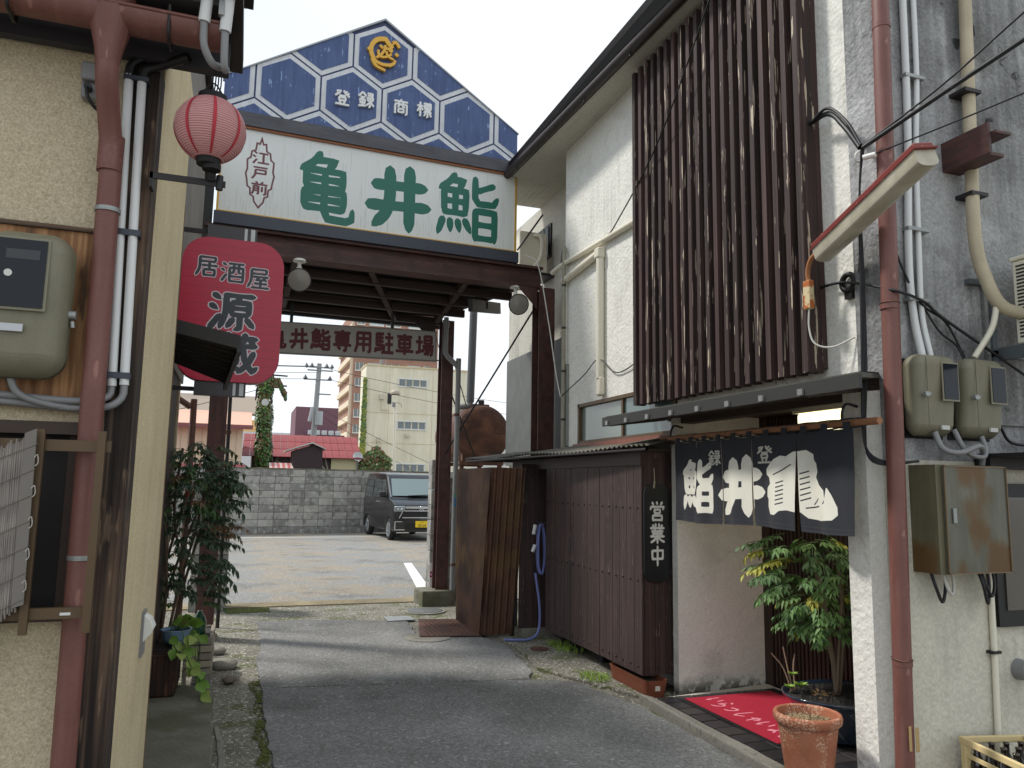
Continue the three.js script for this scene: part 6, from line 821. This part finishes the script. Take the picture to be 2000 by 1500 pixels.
  const bl = lathe([[0, 0], [0.034, 0], [0.036, 0.01], [0.036, 0.17], [0.03, 0.2], [0.015, 0.235], [0.0135, 0.275], [0.016, 0.277], [0.016, 0.287], [0, 0.288]], 16), bm = new THREE.MeshPhysicalMaterial({ color: col(34, 24, 18), roughness: 0.15, clearcoat: 0.8 }); for (let x = 0; x < 4; x++) for (let z = 0; z < 5; z++) { const lx = -0.128 + x * 0.085, lz = -0.17 + z * 0.085, cs = Math.cos(-0.22), sn = Math.sin(-0.22); const o = thing('beer_bottle', 'empty brown glass bottle standing in the cream crate', 'bottle', [3.83 + lx * cs + lz * sn, 0.013, -3.0 - lx * sn + lz * cs], { local: true, group: 'bottles in the cream crate' }); part('glass', bl.clone(), bm, o); }
  const tap = thing('wall_pipe_stub', 'grey pipe stub with a round flange low on the side wall', 'pipe', [4.25, 0.6, -3.3]); part('flange', rod([4.22, 0.62, -3.31], [4.22, 0.62, -3.24], 0.06, 0.05, 20), M.greypvc, tap); part('stub', tube([[4.22, 0.62, -3.26], [4.24, 0.61, -3.18], [4.27, 0.55, -3.14]], 0.032, 10), M.rust, tap);
  const cd = thing('floor_conduit', 'thin cream conduit running down the side wall behind the crate', 'conduit', [4.0, 0, -3.28]); part('tube', tube([[4.07, 1.7, -3.29], [4.035, 1.2, -3.29], [4.02, 0.6, -3.285], [4.0, 0.02, -3.285]], 0.017, 8, 30), M.cream2, cd); part('clip', bx(3.985, 4.05, 0.72, 0.735, -3.31, -3.262), M.iron, cd);
}
// ---------- oil tank and chimney behind the enclosure ----------
{
  const t = thing('oil_tank', 'rusty horizontal oil tank on a steel stand behind the enclosure', 'tank', [3.62, 0, -12.3]); const c = lathe([[0, 0], [0.3, 0.01], [0.43, 0.05], [0.45, 0.1], [0.45, 1.4], [0.43, 1.45], [0.3, 1.49], [0, 1.5]], 40); c.rotateX(-Math.PI / 2); c.translate(3.62, 2.42, -11.65); part('drum', boxKeep(c), M.rust, t); part('seam', [mv(strip(new THREE.TorusGeometry(0.452, 0.008, 6, 40)), 3.62, 2.42, -11.75), mv(strip(new THREE.TorusGeometry(0.452, 0.008, 6, 40)), 3.62, 2.42, -12.4)], M.rust, t); part('fittings', [rod([3.66, 2.86, -11.95], [3.66, 2.98, -11.95], 0.05), rod([3.55, 2.92, -12.3], [3.9, 2.92, -12.3], 0.035), rod([3.56, 2.84, -12.2], [3.56, 2.92, -12.2], 0.05)], M.iron, t); part('stand', [bx(3.25, 3.98, 1.92, 1.98, -11.8, -11.72, 'x'), bx(3.25, 3.98, 1.92, 1.98, -12.9, -12.82, 'x'), bx(3.27, 3.33, 0, 1.92, -11.8, -11.74), bx(3.9, 3.96, 0, 1.92, -11.8, -11.74), bx(3.27, 3.33, 0, 1.92, -12.9, -12.84), bx(3.9, 3.96, 0, 1.92, -12.9, -12.84), bx(3.3, 3.36, 1.98, 2.16, -11.8, -11.74), bx(3.88, 3.94, 1.98, 2.16, -11.8, -11.74)], M.rust, t);
  const k = thing('flue_pipe', 'tall dark grey flue pipe rising behind the oil tank', 'pipe', [3.55, 2.9, -12.2]); part('flue', [rod([3.5, 2.95, -12.05], [3.53, 4.9, -12.05], 0.065, 0.065, 18)], flat(84, 86, 88, 0.5), k); part('elbow', [tube([[3.5, 2.98, -12.05], [3.49, 2.9, -12.06], [3.4, 2.88, -12.1], [3.3, 2.86, -12.12]], 0.05, 10)], M.greypvc, k); part('stay_wire', [rod([2.9, 3.7, -11.2], [3.42, 2.88, -12.0], 0.008)], M.black, k);
}
// ---------- parking lot ----------
{
  const w = thing('block_wall', 'long stained concrete block wall at the back of the parking lot', 'wall', [-0.3, 0, -25.1], { local: true, turn: 0.13 }); const g = rb(0, 0.452, 0, 0.214, -0.12, 0, 0.008, 'y', 1), r = rngOf(41), off = [g, ...[1, 2, 3].map((k) => { const c = g.clone(), u = c.attributes.uv; for (let i = 0; i < u.count; i++) u.setXY(i, u.getX(i) + k * 0.23, u.getY(i) + k * 0.31); return c; })];
  for (let x = -2; x < 15; x++) for (let y = 0; y < 9; y++) { const m = part('block', off[Math.floor(r() * 4)].clone(), M.block[y === 0 ? 3 : Math.floor(r() * 3.6)], w); m.position.set(x * 0.46 + 0.004, 0.005 + y * 0.222, (r() - 0.5) * 0.006); }
  part('mortar', bx(-9, 14, 0, 1.99, -0.13, -0.02), flat(96, 94, 88, 0.95), w); part('capping', bx(-9, 14, 1.995, 2.04, -0.14, 0.006, 'x'), M.concdark, w); part('wall_run', [bx(-9, -0.925, 0, 1.99, -0.019, 0), bx(6.91, 14, 0, 1.99, -0.019, 0)], M.block[1], w);
  // kei van
  const c = thing('parked_van', 'black boxy small van parked in front of the block wall', 'car', [4.8, 0, -23.6], { local: true, turn: 0.085 }); c.scale.setScalar(1.08);
  const paint = new THREE.MeshPhysicalMaterial({ color: col(12, 12, 14), roughness: 0.3, clearcoat: 0.7, clearcoatRoughness: 0.04 }), chrome = flat(206, 208, 210, 0.18, { metalness: 0.9 }), gl = new THREE.MeshPhysicalMaterial({ color: col(36, 42, 46), roughness: 0.05, clearcoat: 1 });
  const P = [[-1.66, 0.24], [-1.69, 0.6], [-1.68, 1.0], [-1.61, 1.55], [-1.53, 1.74], [-1.4, 1.79], [-0.4, 1.81], [0.35, 1.79], [0.58, 1.74], [0.68, 1.66], [1.06, 1.14], [1.12, 1.09], [1.5, 1.02], [1.62, 0.94], [1.67, 0.8], [1.7, 0.5], [1.66, 0.24]]; const arch = (cz) => { const o = []; for (let i = 0; i <= 10; i++) { const t = Math.PI * i / 10; o.push([cz + 0.34 * Math.cos(t), 0.26 + 0.33 * Math.sin(t)]); } return o; };
  const sh = [...P, ...arch(1.12), ...arch(-1.2)]; let body = ext(sh, 1.4, { bevel: 0.04 }); body.translate(0, 0, -0.7); body.rotateY(-Math.PI / 2); { const p = body.attributes.position; for (let i = 0; i < p.count; i++) { const y = p.getY(i); if (y > 1.0) p.setX(i, p.getX(i) * (1 - 0.13 * (y - 1.0))); } body = toCreasedNormals(body, 0.5); } part('body', body, paint, c);
  const slope = (y) => mix(1.06, 0.68, (y - 1.14) / 0.52); const xw = (y) => 0.7 * (1 - 0.13 * (y - 1)); part('windshield', grid(6, 4, (u, v) => { const y = mix(1.17, 1.63, v), x = mix(-1, 1, u) * (xw(y) - 0.06); return [x, y, slope(y) + 0.018 + 0.03 * (1 - (2 * u - 1) ** 2)]; }), new THREE.MeshPhysicalMaterial({ color: col(120, 138, 140), roughness: 0.06, clearcoat: 1 }), c, 'pale reflecting windscreen');
  for (const s of [-1, 1]) { for (const [z0, z1, z2, z3] of [[0.72, 0.28, 0.24, 0.86], [-0.6, 0.2, 0.2, -0.6], [-1.45, -0.68, -0.68, -1.5]]) { const q = grid(1, 1, (u, v) => { const y = mix(1.12, 1.6, v), za = v ? mix(z0 > 0.5 ? 0.24 : z0, z0 > 0.5 ? 0.62 : z1, u) : mix(z0 > 0.5 ? 0.24 : z3, z0 > 0.5 ? 0.94 : z2, u); return [s * (0.742 * (1 - 0.13 * (y - 1)) + 0.004), y, za]; }); part('side_window', q, new THREE.MeshPhysicalMaterial({ color: col(54, 60, 62), roughness: 0.06, clearcoat: 0.6, side: THREE.DoubleSide }), c); } part('door_handle', rb(s * 0.742, s * 0.775, 0.98, 1.01, 0.08, 0.24, 0.006), chrome, c); part('door_handle', rb(s * 0.742, s * 0.775, 0.98, 1.01, -0.14, 0.02, 0.006), chrome, c); const mr = part('mirror', rb(s * 0.74, s * 0.92, 1.12, 1.28, 0.78, 0.86, 0.03), paint, c); subpart('mirror_stalk', bx(s * 0.7, s * 0.78, 1.12, 1.16, 0.78, 0.84), M.black, mr);
    const hl = part('headlight', rb(s * 0.44, s * 0.735, 0.76, 0.91, 1.57, 1.706, 0.03), new THREE.MeshPhysicalMaterial({ color: col(150, 156, 160), roughness: 0.12, metalness: 0.5, clearcoat: 1 }), c); subpart('lens', [mv(strip(new THREE.SphereGeometry(0.035, 16, 10)), s * 0.54, 0.83, 1.69), mv(strip(new THREE.SphereGeometry(0.035, 16, 10)), s * 0.64, 0.83, 1.68)], chrome, hl); part('fog_trim', [bx(s * 0.52, s * 0.72, 0.5, 0.52, 1.69, 1.715, 'x'), bx(s * 0.7, s * 0.725, 0.3, 0.52, 1.67, 1.71), bx(s * 0.45, s * 0.725, 0.29, 0.315, 1.68, 1.715, 'x')], chrome, c); part('pillar_trim', (() => { const g = bx(s * 0.655, s * 0.69, -0.34, 0.34, -0.012, 0.012); g.rotateX(-0.63); g.translate(0, 1.4, 0.89); return g; })(), flat(140, 142, 144, 0.3, { metalness: 0.5 }), c);
    for (const z of [1.12, -1.2]) { const wh = part('wheel', (() => { const t = lathe([[0.17, -0.075], [0.25, -0.08], [0.28, -0.06], [0.285, 0], [0.28, 0.06], [0.25, 0.08], [0.17, 0.075]], 36); t.rotateZ(Math.PI / 2); t.translate(s * 0.65, 0.285, z); return t; })(), flat(24, 24, 25, 0.8), c); const sp = []; for (let i = 0; i < 9; i++) { const g = bx(-0.012, 0.012, 0.03, 0.17, -0.014, 0.014); g.rotateX(i * 0.698); g.translate(s * 0.722, 0.285, z); sp.push(g); } const rimG = strip(new THREE.TorusGeometry(0.178, 0.016, 8, 36)); rimG.rotateY(Math.PI / 2); rimG.translate(s * 0.715, 0.285, z); subpart('rim', [rimG, rod([s * 0.68, 0.285, z], [s * 0.73, 0.285, z], 0.045, 0.04, 18), ...sp], flat(196, 198, 200, 0.25, { metalness: 0.7 }), wh); subpart('brake_disc', rod([s * 0.66, 0.285, z], [s * 0.69, 0.285, z], 0.15, 0.15, 24), flat(70, 70, 72, 0.5, { metalness: 0.5 }), wh); } }
  part('grille', [bx(-0.44, 0.44, 0.845, 0.905, 1.68, 1.712, 'x'), bx(-0.46, 0.46, 0.775, 0.8, 1.69, 1.715, 'x'), bx(-0.52, 0.52, 0.60, 0.625, 1.69, 1.722, 'x'), ...[-1, 1].map((s) => { const g = bx(-0.012, 0.012, -0.1, 0.1, 1.69, 1.72); g.rotateZ(s * 0.5); g.translate(s * 0.56, 0.69, 0); return g; })], chrome, c); part('grille_mesh', [bx(-0.5, 0.5, 0.63, 0.77, 1.66, 1.705, 'x'), bx(-0.44, 0.44, 0.3, 0.48, 1.66, 1.703, 'x')], M.nearblack, c); part('emblem', [bx(-0.045, -0.03, 0.78, 0.9, 1.713, 1.722), bx(0.03, 0.045, 0.78, 0.9, 1.713, 1.722), bx(-0.03, 0.03, 0.83, 0.85, 1.713, 1.722), mv(strip(new THREE.TorusGeometry(0.066, 0.006, 6, 24)), 0, 0.84, 1.717)], chrome, c); part('number_plate', bx(-0.16, 0.17, 0.36, 0.525, 1.706, 1.714), flat(226, 190, 30, 0.5), c); part('plate_print', grid(1, 1, (u, v) => [mix(-0.158, 0.168, u), mix(0.362, 0.523, v), 1.717]), art(ART.plate, 0.5), c); part('wiper', rod([-0.2, 1.17, 1.1], [0.42, 1.2, 1.08], 0.01), M.nearblack, c); part('antenna', rod([0.1, 1.8, 0.2], [0.1, 1.9, 0.1], 0.006), M.black, c);
}
// ---------- behind the wall ----------
{
  const ho = (name, label, pos) => thing(name, label, 'building', pos);
  const a = ho('cream_house', 'small cream sheet clad house with pink roof trim behind the block wall', [-1.2, 0, -28.5]); part('wall', bx(-4.5, 0.03, 0, 3.55, -31, -28), flat(214, 200, 172, 0.8), a); for (let i = 0; i < 12; i++) part('clad_seam', bx(-2.6 + i * 0.22, -2.585 + i * 0.22, 1.9, 3.5, -27.999, -27.985), flat(186, 172, 146, 0.8), a); part('roof', [mv(rx(bx(-4.7, 0.3, 0, 0.08, -1.6, 0.5, 'x'), 0.3), 0, 3.56, -28.0)], flat(214, 168, 146, 0.8), a); part('fascia', bx(-4.7, 0.34, 3.36, 3.5, -27.62, -27.5, 'x'), flat(132, 84, 84, 0.7), a); part('lean_to', [bx(-4, 0.15, 2.0, 2.14, -27.6, -26.4, 'x')], flat(206, 110, 116, 0.7), a);
  const up = ho('grey_house', 'house with weathered grey tile roof behind the cream house', [-3, 0, -36]); part('wall', bx(-8, 0.0, 0, 4.6, -40, -35.2), flat(176, 158, 138, 0.9), up); part('roof', mv(rx(bx(-8.5, 0.55, 0, 0.1, -2, 0.4, 'x'), 0.42), 0, 4.55, -35), flat(152, 138, 124, 0.9), up);
  const b = ho('red_roofed_house', 'low timber house with red sheet metal roof behind the block wall', [2.2, 0, -31]); part('wall', bx(0.4, 4.35, 0, 2.6, -33, -30.4), flat(70, 62, 60, 0.8), b); part('plaster_wall', bx(3.3, 4.3, 0, 2.55, -30.39, -30.3), flat(196, 188, 150, 0.9), b);
  const pan = bx(0.005, 0.27, 0, 0.025, 0, 0.78, 'z'); for (let i = 0; i < 16; i++) for (let k = 0; k < 3; k++) { const g = pan.clone(); g.translate(0.08 + i * 0.275 - 0.02 * k, -0.012 * k + 0.03, -2.34 + k * 0.785); g.rotateX(0.40); g.translate(0, 2.53, -30.1); part('roof_panel', g, (i * 3 + k) % 4 ? M.redroof : std({ map: T.redroof, color: new THREE.Color(0.95, 0.94, 0.95), roughness: 0.6 }), b); } for (const x of [0.7, 0.95, 1.2, 1.45, 2.75, 2.95, 3.15]) part('timber', (() => { const g = bx(-0.025, 0.025, -0.3, 0.3, -30.39, -30.36); g.rotateZ(((x * 10) % 3 - 1) * 0.5); g.translate(x, 2.25, 0); return g; })(), flat(150, 142, 132, 0.9), b);
  const s = thing('black_hut', 'small dark brown gabled hut just behind the block wall', 'hut', [2.1, 0, -27.4]); part('wall', ext([[1.66, 0], [2.64, 0], [2.64, 2.72], [2.3, 2.88], [1.66, 2.66]], 1.2).translate(0, 0, -28.2), flat(56, 42, 44, 0.7), s); part('roof', ext([[1.4, 2.62], [2.28, 2.92], [2.74, 2.72], [2.74, 2.75], [2.28, 2.97], [1.4, 2.66]], 1.5).translate(0, 0, -28.35), flat(190, 184, 178, 0.6), s); const aw = thing('striped_lean_to', 'small red striped sheet roof beside the dark hut', 'roof', [1.4, 1.9, -27]); for (let i = 0; i < 9; i++) part('strip', mv(rx(bx(0.92 + i * 0.085, 1.0 + i * 0.085, 0, 0.02, -0.9, 0, 'z'), 0.24), 0, 2.02, -26.6), i % 2 ? flat(176, 92, 92, 0.7) : flat(196, 170, 164, 0.7), aw); part('frame', bx(0.92, 1.68, 0, 2.0, -27.4, -27.3), M.iron, aw);
  // ivy covered pole
  const v = thing('ivy_pole', 'utility pole thickly covered with green and reddish ivy', 'pole', [0.82, 0, -30]); part('shaft', rod([0.85, 0, -30], [0.7, 5.75, -30], 0.15, 0.12, 14), M.conc, v); const r = rngOf(55), sets = { mid: [], light: [], rust: [], pothos: [] }, keys = Object.keys(sets); for (let i = 0; i < 2300; i++) { const y = 1.6 + r() * 4.05, t = r() * 6.283, R = 0.17 + 0.09 * r() + 0.03 * Math.sin(y * 5), cx = 0.85 - 0.026 * y, k = y > 4.4 && y < 4.9 ? (r() < 0.6 ? 'rust' : 'light') : keys[Math.floor(r() * 2.4) + (r() < 0.15 ? 1 : 0)] || 'light'; sets[k].push(leaflet(new THREE.Vector3(cx + R * Math.cos(t), y, -30 + R * Math.sin(t)), new THREE.Vector3(Math.cos(t), -0.9, Math.sin(t)), new THREE.Vector3(Math.cos(t), 0.6, Math.sin(t)), 0.13, 0.11)); } for (let i = 0; i < 420; i++) { const t = r(), x = 0.85 + t * 0.62, y = 5.35 - Math.max(0, t - 0.55) * 1.1 + (r() - 0.5) * 0.3; sets[r() < 0.5 ? 'rust' : 'mid'].push(leaflet(new THREE.Vector3(x, y, -30 + (r() - 0.5) * 0.3), new THREE.Vector3(0.2, -1, r() - 0.5), new THREE.Vector3(0, 0.4, 1), 0.13, 0.1)); } for (const k of keys) if (sets[k].length) stuff(part('ivy', sets[k], leafMats[k], v)); part('crossarm', [rod([0.3, 5.2, -30], [1.5, 5.2, -30], 0.03), rod([0.6, 5.6, -30], [1.5, 5.58, -30], 0.03), rod([0.45, 5.05, -30], [0.4, 4.6, -30], 0.06, 0.02)], M.iron, v); part('reflector', rod([0.74, 4.52, -29.78], [0.74, 4.52, -29.7], 0.13, 0.13, 24), flat(186, 190, 186, 0.3), v);
  // utility pole
  const u = thing('utility_pole', 'distant concrete utility pole with crossarms, insulators and transformer', 'utility pole', [3.15, 0, -38]); part('shaft', rod([3.12, 0, -38], [3.36, 7.35, -38], 0.16, 0.11, 14), flat(150, 152, 152, 0.9), u); for (const [y, x0, x1] of [[7.15, 2.7, 4.0], [6.55, 2.65, 3.95], [5.85, 3.3, 3.95], [7.0, 2.8, 4.0]]) part('crossarm', rod([x0, y, -37.9], [x1, y, -37.9], 0.035), M.galv, u); for (const [x, y] of [[2.75, 7.2], [3.0, 7.22], [3.7, 7.22], [3.95, 7.2], [2.72, 6.62], [3.88, 6.62]]) part('insulator', [mv(strip(new THREE.ConeGeometry(0.12, 0.2, 12)), x, y + 0.06, -37.9), rod([x, y - 0.1, -37.9], [x, y, -37.9], 0.03)], flat(84, 86, 90, 0.5), u); part('transformer', [rod([3.45, 4.35, -37.8], [3.45, 5.0, -37.8], 0.17, 0.17, 16), rod([3.0, 4.5, -37.8], [3.12, 5.2, -37.8], 0.08)], flat(170, 176, 178, 0.5), u);
  const li = [[[3.3, 7.2, -38], [-14, 7.4, -36]], [[3.3, 6.6, -38], [-14, 6.3, -34]], [[3.3, 6.9, -38], [-14, 6.8, -35]], [[3.9, 7.1, -38], [22, 6.6, -46]], [[3.8, 6.6, -38], [22, 5.8, -46]], [[3.4, 5.2, -38], [12, 2.4, -46]], [[3.4, 4.9, -38], [11, 1.8, -46]], [[0.75, 5.1, -30], [-6, 2.8, -28]], [[0.9, 5.1, -30], [1.05, 2.2, -27.6]]]; li.forEach(([p, q], i) => { const o = thing('overhead_wire', ['thick power cable leaving the top crossarm of the distant pole toward the ivy pole', 'thin line from the lower crossarm of the distant pole, passing behind the ivy pole', 'thin line from just under the top crossarm, passing behind the ivy pole', 'thin line from the top crossarm of the distant pole toward the brick tower', 'thin line from the lower crossarm of the distant pole across the cream building', 'upper guy wire slanting from the transformer toward the cream building', 'lower guy wire slanting from the transformer toward the cream building', 'thin wire slanting from the ivy pole down to the cream house', 'thin wire hanging from the ivy pole to the red striped roof'][i], 'wire', [0, 0, 0], { group: 'overhead lines behind the lot' }); part('wire', sag(p, q, i < 5 ? 0.35 : 0.05, i === 0 ? 0.03 : 0.012), M.iron, o); });
  // lamp post
  const lp = thing('lamp_post', 'slim cream lamp post with a mushroom head in front of the cream building', 'street lamp', [5.68, 0, -30]); part('shaft', rod([5.72, 0, -30], [5.62, 5.0, -30], 0.06, 0.045), M.cream2, lp); part('head', (() => { const g = lathe([[0.0, 0.2], [0.1, 0.19], [0.19, 0.12], [0.2, 0.02], [0.18, 0]], 20); g.translate(5.62, 5.1, -30); return g; })(), flat(168, 158, 140, 0.5), lp); part('control_box', [bx(5.5, 5.62, 4.6, 4.78, -29.95, -29.85), tube([[5.65, 4.8, -30], [5.85, 4.75, -30], [5.9, 4.6, -30]], 0.012, 5)], M.greypvc, lp); const dish = thing('satellite_dish', 'small pale dish on the plaster end of the red roofed house', 'dish', [4.25, 2.4, -30.2]); part('bowl', (() => { const g = lathe([[0, 0], [0.1, 0.02], [0.19, 0.07]], 20); g.rotateX(Math.PI / 2 - 0.3); g.translate(4.28, 2.62, -30.2); return g; })(), flat(196, 200, 200, 0.4, { side: THREE.DoubleSide }), dish); part('mast', rod([4.28, 2.0, -30.25], [4.28, 2.62, -30.25], 0.02), M.galv, dish);
  // ivy bush and creeper on the cream building
  const bush = thing('autumn_bush', 'brownish green bush growing against the cream building behind the wall', 'bush', [4.9, 0, -30.6]); part('stem', rod([4.9, 0, -30.6], [4.9, 2.0, -30.6], 0.05), M.oldboard, bush); const bl = { rust: [], mid: [], light: [] }; for (let i = 0; i < 1500; i++) { const x = 4.25 + r() * 1.4, top = 2.05 + 1.05 * Math.sin(Math.min(1, (x - 4.2) / 0.9) * 1.5) * (x > 5.1 ? 1 - (x - 5.1) * 0.9 : 1), y = 1.7 + r() * Math.max(0.1, top - 1.7); bl[['rust', 'mid', 'rust', 'light'][Math.floor(r() * 4)]].push(leaflet(new THREE.Vector3(x, y, -30.6 + (r() - 0.5) * 0.7), new THREE.Vector3(r() - 0.5, -0.6, r() - 0.3), new THREE.Vector3(0, 0.5, 1), 0.11, 0.09)); } for (const k of Object.keys(bl)) stuff(part('foliage', bl[k], leafMats[k], bush));
  // cream building
  const c = ho('cream_building', 'three storey cream building with narrow window bands and a creeper', [10.5, 0, -50]); part('wall', bx(7.12, 14.1, 0, 8.95, -50.2, -48), M.creamwall, c); part('parapet', bx(7.08, 14.14, 8.95, 9.05, -50.25, -47.95, 'x'), flat(206, 192, 154, 0.8), c); part('floor_joint', [bx(7.12, 14.1, 4.1, 4.13, -47.999, -47.99, 'x'), bx(7.12, 14.1, 6.0, 6.03, -47.999, -47.99, 'x'), bx(8.6, 8.62, 0, 8.95, -47.999, -47.99), bx(11.4, 11.42, 0, 8.95, -47.999, -47.99)], flat(190, 176, 136, 0.8), c);
  const wg = new THREE.MeshPhysicalMaterial({ color: col(92, 104, 106), roughness: 0.1, clearcoat: 1 }); [[9.2, 11.0, 7.72, 8.28], [9.2, 11.0, 5.0, 5.58], [9.2, 11.0, 2.35, 2.9]].forEach(([x0, x1, y0, y1]) => { const f = part('window', [bx(x0, x1, y0, y0 + 0.07, -48, -47.93, 'x'), bx(x0, x1, y1 - 0.07, y1, -48, -47.93, 'x'), bx(x0 - 0.06, x0, y0, y1, -48, -47.93), bx(x1, x1 + 0.06, y0, y1, -48, -47.93)], flat(220, 222, 218, 0.6), c); for (let i = 0; i < 4; i++) { const w = (x1 - x0) / 4; subpart('pane', bx(x0 + i * w + 0.05, x0 + (i + 1) * w - 0.05, y0 + 0.07, y1 - 0.07, -47.99, -47.965), wg, f); } }); const sw = part('window', bx(8.52, 8.76, 6.6, 7.25, -47.99, -47.96), M.black, c); part('vent_box', [bx(8.0, 8.25, 6.85, 7.15, -47.999, -47.8), rod([8.1, 6.85, -47.9], [8.1, 6.2, -47.9], 0.03), rod([8.1, 6.2, -47.9], [8.6, 6.2, -47.9], 0.03), bx(7.9, 8.15, 4.2, 4.45, -47.999, -47.8), rod([8.02, 4.2, -47.9], [8.0, 3.3, -47.9], 0.06), bx(9.7, 9.95, 4.55, 4.75, -47.999, -47.8)], flat(196, 190, 172, 0.6), c); part('roof_fittings', [bx(8.2, 8.4, 9.05, 9.6, -49.5, -49.3), bx(11.1, 11.5, 9.05, 9.35, -49.6, -49.2), rod([8.5, 9.05, -49], [8.5, 9.7, -49], 0.03)], M.greypvc, c);
  const cv = { light: [], yellow: [], mid: [] }; for (let i = 0; i < 1100; i++) { const y = 1.8 + r() * 6.4, x = 7.06 + (r() - 0.5) * 0.32 * (1.3 - y / 9); cv[y < 4.2 ? ['yellow', 'light', 'yellow'][i % 3] : ['light', 'mid', 'yellow'][i % 3]].push(leaflet(new THREE.Vector3(x, y, -47.9 + (r() - 0.5) * 0.1), new THREE.Vector3(r() - 0.5, -1, 0.3), new THREE.Vector3(0, 0.3, 1), 0.17, 0.14)); } const cr = thing('wall_creeper', 'yellow green creeper climbing the edge of the cream building', 'creeper', [7.06, 0, -47.9]); for (const k of Object.keys(cv)) stuff(part('foliage', cv[k], leafMats[k], cr)); part('stem', rod([7.05, 0, -47.9], [7.05, 8, -47.9], 0.03), M.oldboard, cr);
  // farther buildings
  const p = ho('purple_building', 'windowless mauve clad building in the distance', [5.3, 0, -62]); part('wall', bx(3.75, 6.9, 0, 7.3, -66, -60), flat(116, 82, 92, 0.8), p); part('lower_wing', bx(4.2, 7.2, 0, 5.1, -59.98, -58), flat(84, 64, 72, 0.8), p); for (let i = 0; i < 5; i++) part('cooling_unit', rb(4.6 + i * 0.5, 4.95 + i * 0.5, 5.1, 5.45, -58.8, -58.4, 0.02), flat(196, 200, 204, 0.5), p);
  const o = ho('yellow_building', 'low distant building with yellow and orange upper floor', [-0.5, 0, -72]); part('wall', [bx(-6, 4.6, 0, 6.0, -78, -72)], flat(214, 214, 214, 0.8), o); part('upper_floor', bx(-3.2, 1.3, 6.0, 7.1, -78, -73), flat(216, 176, 116, 0.8), o); part('sign_band', bx(-2.7, -1.5, 6.1, 6.9, -72.99, -72.9), flat(228, 208, 40, 0.7), o);
  const t = ho('brick_tower', 'tall brown brick apartment tower with rows of windows', [27.3, 0, -160]); part('wall', bx(19.7, 36.5, 0, 36.5, -172, -150), M.brick, t); const cream = flat(224, 208, 182, 0.8), wf = flat(222, 220, 212, 0.7), pg = new THREE.MeshPhysicalMaterial({ color: col(104, 108, 104), roughness: 0.1, clearcoat: 1 }), pg2 = new THREE.MeshPhysicalMaterial({ color: col(176, 188, 192), roughness: 0.15, clearcoat: 1 });
  for (let f = 0; f < 11; f++) { const y = 2.2 + f * 3.05; for (const [x, w, m] of [[20.85, 1.4, 0], [23.9, 2.7, 1], [27.2, 2.8, 0], [31.6, 2.4, 1], [34.2, 1.0, 0]]) { const q = part('window', [bx(x - w / 2 - 0.1, x + w / 2 + 0.1, y - 0.2, y, -150, -149.7, 'x'), bx(x - w / 2 - 0.08, x - w / 2, y, y + 1.5, -150, -149.86), bx(x + w / 2, x + w / 2 + 0.08, y, y + 1.5, -150, -149.86), bx(x - 0.04, x + 0.04, y, y + 1.5, -150, -149.88)], wf, t); subpart('pane', bx(x - w / 2, x + w / 2, y, y + 1.5, -150, -149.93), m ? pg2 : pg, q); } part('balcony', [bx(19.1, 19.7, y - 0.9, y + 0.2, -171, -150.6, 'z')], cream, t); part('balcony_pier', bx(19.2, 19.7, y + 0.2, y + 2.15, -150.9, -150.6), cream, t); }
  const hz = thing('far_apartments', 'pale distant apartment block seen past the oil tank', 'building', [46, 0, -150]); part('wall', bx(44, 54, 0, 15, -156, -150), flat(206, 204, 198, 0.9), hz); for (let f = 0; f < 4; f++) for (let k = 0; k < 5; k++) part('window', bx(44.8 + k * 1.8, 46 + k * 1.8, 3 + f * 3, 4.4 + f * 3, -150, -149.9), pg, hz);
}
renderer.render(scene, camera);
